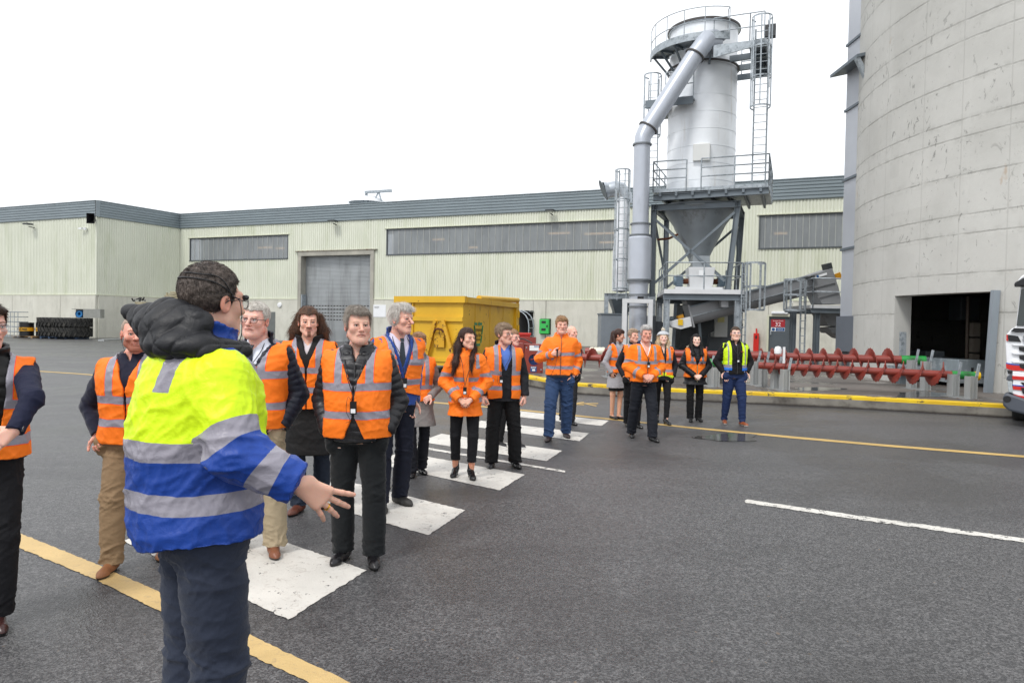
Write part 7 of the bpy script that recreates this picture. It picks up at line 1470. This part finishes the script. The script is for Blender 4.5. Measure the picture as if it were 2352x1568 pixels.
# ---- P9: glasses, black coat, blue shirt
person([(1129, 1072), (1184, 1072)], 1.72, 8, 'person with sandy hair and glasses, black coat open over a blue shirt', dict(g=1.02, vox=8, hf=.0044, hyaw=42, jaw=1.0, fat=.5, red=.6, skin='#dba58e', brow='#9c8468', armR='hang', armL='hang', hands={-1: dict(curl=1.0, fine=True), 1: dict(curl=1.0, fine=True)},
    hair=dict(c=HC['sand'], t='mop', th=.017, fz=.046, n=5000, L=.026, side=-.02, amp=.005), glasses=dict(c='#2a1c18', w=.0235, h=.015), trousers=dict(c='#121214', r=(.105, .086, .088), fold=.010), shoes=dict(c='#121214', rough=.2),
    tops=[shirt('#5577c4', .010, neck=.058), jack('#191b20', .032, .83, sl=(.078, .07, .06), v=(1.20, .42, .0), collar=(.08, .095, .011), fold=.009, cuff=.0, vx=.01), vest(.050, .86, (1.17, .99), (.95, .02, .055), fold=.008, hcurve=.01, vx=.02)], receiver=(-.055, 1.10, 'black receiver hanging beside the coat edge of the person in the blue shirt', -.2)), GRP)
# ---- P1: bearded man left of the speaker
person([(252, 1314), (374, 1276)], 1.72, 8, 'bearded shaven-headed person in navy jumper, orange vest, tan chinos and brown boots', dict(g=1.18, vox=8, hf=.0042, hyaw=26, lean=(-.022, 0), head=(.028, -.045, 1.65), fat=.4, facew=1.03, red=.8, skin='#d99a84', beard=('#7a3d22', .75, -.045), brow='#8a5a3c', armR=((-.335, .07, 1.12), (-.235, -.03, .945), (.35, -.15, -.9)), hands={-1: dict(pkt=True, fine=True, curl=.9)}, tattoo=-1,
    hair=dict(c=('#8a7466', '#a89484'), t='short', th=.002, fz=.066, n=0, amp=.0008), trousers=dict(c='#8b7357', r=(.102, .080, .078), fold=.012), shoes=dict(c='#8a5a38', rough=.6, h=.13, sole='#3a281c'),
    tops=[jack('#171a2e', .024, .90, sl=(.072, .062, .046), rough=.85, v=(1.45, .3, 0), collar=(.05, .07, .012), mat='knit', sheen=.2), vest(.044, .88, (1.19, 1.03), (1.28, .36, .004))], toes={-1: 12}), GRP)
# ---- P0: left edge
f0 = [(-8, 1440), (-101, 1425)]; lp = loc(f0, 1.77, 32, [(50, 915, 3.60), (14, 985, 3.48)])
person(f0, 1.77, 32, 'person cut off by the left edge, hand on hip, black gilet under orange vest', dict(g=1.05, vox=8, hf=.0044, hyaw=30, lean=(.035, -.03), skin='#d9a48e', red=.6, hair=dict(c=HC['brn'], t='mop', th=.017, n=1800, L=.025, side=-.02), glasses=dict(c='#b9bcc0', w=.025, h=.019, r=.0012), armL=(lp[0], lp[1], (-.75, -.1, -.6)), hands={1: dict(pn=(0, .6, -.2), curl=.35, fine=True)},
    trousers=dict(c='#141418', r=(.1, .082, .08)), shoes=dict(c='#3a2220', rough=.3), tops=[jack('#171b33', .016, .93, sl=(.068, .058, .044), mat='knit', rough=.8), dict(jack('#121214', .030, .92, sleeve=False, puff=(.055, .007), armhole=.0, rough=.5, v=(1.45, .3, 0), collar=(.07, .082, .014)), name='gilet'), vest(.052, .93, (1.23, 1.03), (.9, .05, .075), fold=.014)], bits=[('watch', watch(1), M('watch steel', '#6a6a6c', .25, .8), 'body')], noear=True), GRP)
# ---- P10: coral sleeves behind P9
person([(1150, 1024), (1186, 1027)], 1.645, 42, 'person with coral pink sleeves half hidden behind the person in the blue shirt', dict(f=1, g=1.0, vox=9, hf=.005, hyaw=8, skin='#e3a895', red=.7, hair=dict(c=HC['bob'], t='short', th=.012, n=800, bk=-.08), glasses=dict(c='#3a3a3c', w=.024, h=.016), armL='hang', dx=.02,
    trousers=dict(c='#131316', r=(.085, .066, .062)), shoes=dict(c='#1b1b1e', sole='#e8e8e8', rough=.7), tops=[jack('#e0505a', .022, .92, sl=(.066, .056, .045), collar=(.05, .07, .02), v=(1.5, .1, 0), rough=.9, mat='knit'), vest(.04, .90, (1.2, 1.03), (1.2, .3, .01))]), GRP)
# ---- P11: tall, orange fleece, jeans, microphone
f11 = [(1260, 1012), (1300, 1004)]
person(f11, 1.845, -2, 'tall person in orange fleece and blue jeans holding a small microphone', dict(g=1.06, belly=.01, vox=9, hf=.0048, hyaw=6, fat=.5, jaw=1.05, facew=1.03, red=.7, skin='#dca38d', brow='#8a6a4a', armR=((-.31, .0, 1.16), (-.13, -.20, 1.235), (.9, -.1, .15)), armL='pocket', hands={-1: dict(curl=1.1, pn=(0, 1, 0), fine=True)},
    hair=dict(c=HC['ginger'], t='mop', th=.017, fz=.042, n=1800, L=.028, side=-.02, amp=.005), trousers=dict(c='#2f4568', r=(.11, .088, .078), fold=.012), shoes=dict(c='#2d2120', rough=.4, h=.12),
    tops=[shirt('#e6e8ec', .010), dict(name='fleece', off=.036, hem=.93, c=ORG, mat='vest', bands=[(1.235, .024), (1.04, .024)], armbands=[(.19, .024), (.40, .024)], sl=(.080, .072, .056), fold=.012, rough=.85, collar=(.06, .08, .012), v=(1.45, .4, 0), bump=.2)], bits=[('belt', MB().lathe([(.168, -.016), (.176, -.015), (.176, .015), (.168, .016)], (0, .008, .925), 30, False), mBlack, 'body'), zipper(.95, 1.47, -.158)]), GRP)
def held(org_feet, H, yaw, p, nm, lab, cat, fn):
    a, b = G(*org_feet[0]), G(*org_feet[1]); w_ = (a + b) / 2 + (Matrix.Rotation(math.radians(yaw), 4, 'Z') @ Vector(p)) * (H / 1.78); e = empty(nm, w_, lab, cat); fn(e, w_); return e
def mic(e, w_): MB().tube([w_ + Vector((0, 0, -.05)), w_ + Vector((0, 0, .03))], .011, 12).build('handle', mBlack, e); MB().lathe([(0, 0), (.013, .004), (.018, .018), (.013, .034), (0, .038)], w_ + Vector((0, 0, .028)), 14).build('head', M('mic foam', '#0c0c0d', .9), e); MB().tube(smooth_path([w_ + Vector(q) for q in ((0, 0, -.05), (-.03, -.02, -.2), (-.09, -.01, -.34), (-.05, .02, -.40), (0, .02, -.3))], 6), .0025, 5).build('cable', mBlack, e)
held(f11, 1.845, -2, (-.035, -.245, 1.25), 'microphone', 'small black microphone held at the chest of the tall person in jeans', 'microphone', mic)
# ---- P12: bald man behind P11
person([(1296, 972), (1312, 975)], 1.71, 20, 'bald person almost hidden behind the tall person in jeans, dark suit trousers', dict(g=1.0, vox=11, hf=.006, hyaw=20, head=(.045, -.03, 1.65), skin='#dda58f', brow='#9a8a7a', trousers=dict(c='#26272b', r=(.1, .08, .085)), shoes=dict(c='#101012', rough=.2), tops=[jack('#20222a', .03, .82), vest(.045, .9)]), GRP)
# ---- P13: grey coat, bare legs
person([(1408, 962), (1424, 963)], 1.665, 38, 'person with long brown hair, grey wool coat, bare legs and black pumps', dict(f=1, g=1.0, vox=10, hf=.0056, hyaw=38, hpitch=12, skin='#cf987e', red=.3, knee={-1: (0, -.01), 1: (0, -.01)}, legskin='#dba98c', hair=dict(c=HC['choc'], t='mop', th=.016, fz=.045, side=-.05, bk=-.09, long=[((-.03, .07, 1.68), (-.05, .09, 1.50), .065, .055), ((-.05, .09, 1.50), (-.07, .03, 1.33), .055, .03), ((-.08, .02, 1.62), (-.10, -.06, 1.38), .03, .02)]),
    shoes=dict(c='#131315', rough=.15, h=.055, len=.92, cut=.062), tops=[dict(name='skirt', off=.012, hem=.56, c='#17171a', sleeve=False, flare=.0), jack('#a3a2a6', .028, .62, flare=.03, sl=(.066, .058, .05), mat='wool', rough=.95, v=(1.42, .3, .0), bs=60, bump=.5), vest(.045, .92, (1.19, 1.02), (1.2, .35, .01))], armL='clasp'), GRP)
# ---- P15: hidden behind P14
person([(1440, 978), (1464, 982)], 1.68, 10, 'person with patterned scarf almost hidden behind the grey haired person with clasped hands', dict(f=1, vox=11, hf=.006, hyaw=20, head=(-.03, -.03, 1.65), hair=dict(c=HC['sand'], t='mop', th=.018, side=-.06, bk=-.09), trousers=dict(c='#131316', r=(.085, .066, .06)), shoes=dict(c='#101012', h=.14), blobs=[('scarf', hoodP(.09, 1.475), [], hairmat('scarf', '#1a1a1c', '#c9c6c4', (40, 40, 40)), dict())], tops=[jack('#191a20', .03, .82), vest(.045, .9)]), GRP)
# ---- P14: grey hair, orange fleece, hands clasped
person([(1451, 1003), (1500, 1013)], 1.735, 6, 'person with grey hair and open navy collar, orange fleece, hands clasped', dict(g=1.07, belly=.02, vox=9, hf=.0046, hyaw=-2, hpitch=5, fat=.6, jaw=1.08, red=.9, skin='#d79a84', brow='#a08a78', armR='clasp', armL='clasp', hair=dict(c=HC['steel'], t='mop', th=.015, fz=.050, n=1800, L=.024, side=-.02),
    trousers=dict(c='#1b1e26', r=(.105, .084, .08), fold=.010), shoes=dict(c='#141416', rough=.25), tops=[shirt('#e8dede', .012, v=(1.30, .30, 0.)), dict(name='fleece', off=.038, hem=.90, c=ORG, c2='#20264a', mat='vest', zone=lambda x, y, z, ia, ta, L1: np.where((ia == 0) & (z > 1.482), 1., -1.), bands=[(1.20, .024), (1.03, .024)], braces=[(.125, .022, 1.2)], armbands=[(.20, .024), (.43, .024)], sl=(.082, .076, .060), fold=.012, rough=.85, collar=(.05, .088, .014), v=(1.30, .42, .0), bump=.2, flare=.02)],
    bits=[zipper(.92, 1.3, -.178), ('watch', watch(1), M('watch dark', '#1c1a19', .3, .4), 'body')], receiver=(.0, 1.17, 'black receiver on the chest of the person with clasped hands and open collar', -.205)), GRP)
# ---- P16: bobble hat, blonde
person([(1509, 968), (1531, 975)], 1.64, 2, 'person in a pale grey bobble hat with blonde hair and black jeans', dict(f=1, g=1.06, vox=10, hf=.0054, hyaw=-6, heel=.035, skin='#e6bca6', brow='#b8986e', hair=dict(c=HC['blonde'], t='short', th=.010, fz=.040, side=-.05, bk=-.09, long=[((-.075, .0, 1.68), (-.085, -.02, 1.56), .025, .032), ((-.085, -.02, 1.56), (-.08, -.085, 1.42), .032, .02), ((.075, .0, 1.68), (.085, -.02, 1.56), .025, .03), ((.085, -.02, 1.56), (.07, -.085, 1.43), .03, .02), ((0, .07, 1.66), (0, .08, 1.5), .06, .05)]),
    blobs=[('bobble_hat', [ell((0, .016, .055), (.096, .112, .085), .02), cone((-.05, .0, .045), (.05, .0, .045), .07)], [lambda p: (.042 + .02 * (p[:, 1] < -.02) - .1 * p[:, 1] * .3 - p[:, 2])], clothmat('knit hat', '#b9bcc0', None, .95, None, .6, 50), dict(head=1, rib=1, fold=.003)), ('pompom', [ell((0, .02, .165), (.042, .042, .038), .01)], [], clothmat('pompom fur', '#cdc3b0', None, 1., None, .9, 60), dict(head=1, fuzz=.012, vox=.007)), ('hood', hoodP(.11, 1.46), [], mPuf, dict())],
    trousers=dict(c='#121215', r=(.088, .062, .05), hem=.13, fold=.006), shoes=dict(c='#131316', rough=.35, h=.15, ar=.045), tops=[jack('#191c24', .03, .84, sl=(.072, .066, .056), puff=(.08, .004)), vest(.046, .89, (1.19, 1.02), (.99, .08, .01), c2='#cfe52a', zone=lambda x, y, z, ia, ta, L1: np.where((z < .935) | ((np.abs(x) < .035) & (z < 1.08) & (y < 0)), 1., -1.), hcurve=.03)], receiver=(-.085, 1.11, 'black receiver hanging beside the open vest of the person in the bobble hat', -.175)), GRP)
# ---- P17: long black hair, fur hood
person([(1586, 968), (1604, 967)], 1.60, 0, 'person with very long straight black hair and padded black coat, hands joined low', dict(f=1, g=1.10, vox=10, hf=.0054, hyaw=-6, heel=.04, skin='#e8bda8', brow='#1a1414', armR='low', armL='low', hair=dict(c=HC['black'], t='short', th=.010, fz=.066, side=-.05, bk=-.09, long=[((-.07, .0, 1.70), (-.09, -.02, 1.54), .028, .04), ((-.09, -.02, 1.54), (-.085, -.13, 1.36), .04, .036), ((-.085, -.13, 1.36), (-.095, -.145, 1.24), .036, .018), ((.07, .0, 1.70), (.09, -.02, 1.54), .028, .04), ((.09, -.02, 1.54), (.085, -.13, 1.36), .04, .036), ((.085, -.13, 1.36), (.085, -.15, 1.20), .036, .018), ((0, .07, 1.68), (0, .08, 1.48), .065, .06)]),
    blobs=[('fur_trim', [cone((-.14, .06, 1.50), (0, .15, 1.55), .035, .04, .03), cone((.14, .06, 1.50), (0, .15, 1.55), .035, .04, .03)], [], clothmat('fur trim', '#c2b39a', None, 1., None, .9, 60), dict(fuzz=.012))], trousers=dict(c='#111113', r=(.088, .07, .075), fold=.009), shoes=dict(c='#0f0f11', rough=.6, h=.15), tops=[jack('#14151b', .036, .76, flare=.06, sl=(.076, .072, .058), puff=(.055, .006), v=(1.5, .1, 0), rough=.5), vest(.056, .90, (1.20,), (1.15, .36, .006))], bits=[zipper(.78, 1.15, -.155, 0, '#b9b48a')]), GRP)
# ---- P18: yellow vest, black jacket
person([(1664, 972), (1706, 977)], 1.745, 0, 'person in an open yellow vest over black jacket, blue jeans and tan brogues', dict(g=1.07, belly=.015, vox=9, hf=.005, hyaw=-8, hpitch=-6, fat=.5, jaw=1.08, facew=1.04, skin='#e0ae98', brow='#3a2a20', hair=dict(c=HC['brn'], t='short', th=.008, fz=.052, n=900, L=.012), glasses=dict(c='#c9cdd2', w=.025, h=.016, r=.002), hands={-1: dict(fine=True, curl=.2, pkt=True), 1: dict(fine=True, curl=.2, pkt=True)},
    armR=((-.30, .07, 1.13), (-.205, -.04, .955), (.32, -.12, -.9)), armL=((.30, .07, 1.13), (.205, -.04, .955), (-.32, -.12, -.9)), trousers=dict(c='#1f2f55', r=(.112, .080, .058), fold=.011), shoes=dict(c='#8a4a2a', rough=.3, sole='#d9d6d0'), knee={-1: (.01, -.03), 1: (-.0, -.03)},
    tops=[shirt('#cfd0ea', .010), jack('#131316', .030, .915, sl=(.082, .074, .056), v=(1.42, .3, 0), collar=(.07, .082, .012), rough=.75), vest(.046, .98, (1.06,), (.9, .02, .085), c='#cdf022', c2='#2b6fd0', zone=lambda x, y, z, ia, ta, L1: np.where(z < 1.04, 1., -1.), braces=[(.15, .012, 1.06)], pip=None)], bits=[zipper(.93, 1.45, -.165), ('logo', MB().box(.065, -.162, 1.325, .115, -.154, 1.333), M('logo red', '#c23a3a', .5), 'body')], receiver=(-.0, 1.18, 'black receiver on the dark jacket of the person in the yellow vest', -.20)), GRP)
# ---- P2: the speaker in the foreground
f2 = [(431, 1852), (504, 1868)]; H2 = 1.93; Y2 = 130; l2 = loc(f2, H2, Y2, [(538, 1040, 2.16), (690, 1112, 2.2), (780, 1168, 2.28), (520, 860, 2.2)])
dd = V(l2[2]) - V(l2[1]); Yv = loc(f2, H2, Y2, [(700, 1118, 2.16), (700, 1118, 2.36)]); pn2 = V(Yv[1]) - V(Yv[0])
def z2(x, y, z, ia, ta, L1): return np.where(ia != 0, ta - .175, np.where(z > 1.465, 1., 1.178 - z))
person(f2, H2, Y2, 'person seen from behind in yellow and blue coat with quilted hood, arm stretched out', dict(g=1.06, vox=6, hf=.0034, hyaw=20, hpitch=1, head=(.027, -.025, 1.63), hs=.93, nose=.8, jaw=1.0, lean=(0, 0), sw=.168, skin='#d3a087', red=.3, brow='#4a3c34', noear=True,
    armR=(l2[0], l2[1], tuple(dd)), hands={-1: dict(pn=tuple(pn2), curl=.16, spread=.27, thumb=-.5, fine=True, curls=(.10, .14, .18, .24))}, armL=((.26, -.05, 1.14), (.16, -.22, 1.02), (-.4, -.6, -.3)),
    hair=dict(c=HC['dark'], t='short', th=.009, fz=.060, n=9000, L=.010, w=.0006, lift=.3, jit=.45, amp=.002, side=-.020, bk=-.062, vox=.004), trousers=dict(c='#262d3d', r=(.105, .085, .082), fold=.011, sheen=.1), shoes=dict(c='#5a2f22'), glasses=dict(c='#2b2b30', w=.026, h=.018),
    tops=[dict(name='jacket', off=.044, hem=.89, c='#d6f51c', c2='#1d4193', mat='coat', zone=z2, bands=[(1.178, .029), (1.025, .029)], braces=[(.115, .026, 1.355)], armbands=[(.175, .030), (.325, .030)], sl=(.086, .082, .066), fold=.012, ff=17., rough=.42, bump=.5, bs=14, collar=(.085, .084, .010), v=(1.54, .1, 0), neck=.072, flare=.03, wob=.012, hcurve=-.02, cuff=-.005, extra=[ell((.02, .10, 1.17), (.18, .125, .30), .06), ell((.02, .06, .95), (.195, .15, .16), .06)])],
    blobs=[('hood', [ell((-.02, .085, 1.490), (.135, .095, .050), .05), ell((.04, .115, 1.550), (.120, .070, .042), .05), cone((-.14, .05, 1.475), (-.085, -.085, 1.475), .036, .020, .03), cone((.14, .05, 1.475), (.085, -.085, 1.475), .036, .020, .03), cone((.05, .12, 1.56), (.165, .185, 1.585), .045, .018, .05), cone((.0, .10, 1.58), (-.09, .05, 1.56), .040, .032, .05)], [], clothmat('quilted lining', '#17181c', None, .5, None, .3, 30, spec=.4), dict(quilt=42, fold=.004, vox=.0045))],
    bits=[('headset', MB().tube(hp_path([(-.083, -.045, .012), (-.086, -.02, .016), (-.087, -.005, .03), (-.08, .05, .06), (-.06, .09, .07), (0, .12, .075), (.06, .09, .07), (.08, .04, .05)]), .0021, 6).tube(hp_path([(-.087, -.005, .03), (-.09, .04, .085), (-.06, .10, .095), (0, .12, .095)]), .0018, 6).tube(smooth_path([V(q) for q in ((-.087, -.008, .02), (-.084, -.045, -.0), (-.083, -.055, -.10), (-.06, -.06, -.14))], 5), .0016, 5).lathe([(0, 0), (.009, .003), (.010, .012), (.006, .02), (0, .021)], (-.078, -.062, .016), 12, True, (0, -1, .2)), mBlack, 'head'),
        ('ring', lambda A, HK: MB().lathe([(.0098, -.003), (.0115, -.0025), (.0115, .0025), (.0098, .003)], V(A[-1]['wr']) + (V(A[-1]['hd']).normalized() * .112 + V(A[-1]['hd']).normalized().cross(V(pn2).normalized()).normalized() * -.014 + V(pn2).normalized() * .004), 16, False, V(A[-1]['hd'])), M('gold', '#d9a441', .25, .9), 'body')]), GRP)
q = PD(572, 1165, 2.55); pa_ = empty('paper', q, 'folded white paper held behind the lower edge of the speaker coat', 'paper'); m = MB(); m.prism([PD(560, 1140, 2.6), PD(584, 1150, 2.6), PD(592, 1176, 2.62), PD(566, 1172, 2.6)], (0, .004, 0)); m.build('sheet', mWhS, pa_)
q = PD(580, 985, 2.62); tm = empty('transmitter', q, 'silver pocket transmitter clipped in front of the speaker coat', 'transmitter'); m = MB(); m.box(q.x - .018, q.y - .01, q.z - .045, q.x + .018, q.y + .012, q.z + .03); m.build('casing', M('silver plastic', '#8b9196', .3, .5), tm, .004); MB().tube([q + Vector((-.01, 0, .03)), q + Vector((-.012, 0, .06))], .004, 6).build('plug', mBlack, tm)
S.cycles.use_adaptive_sampling = True
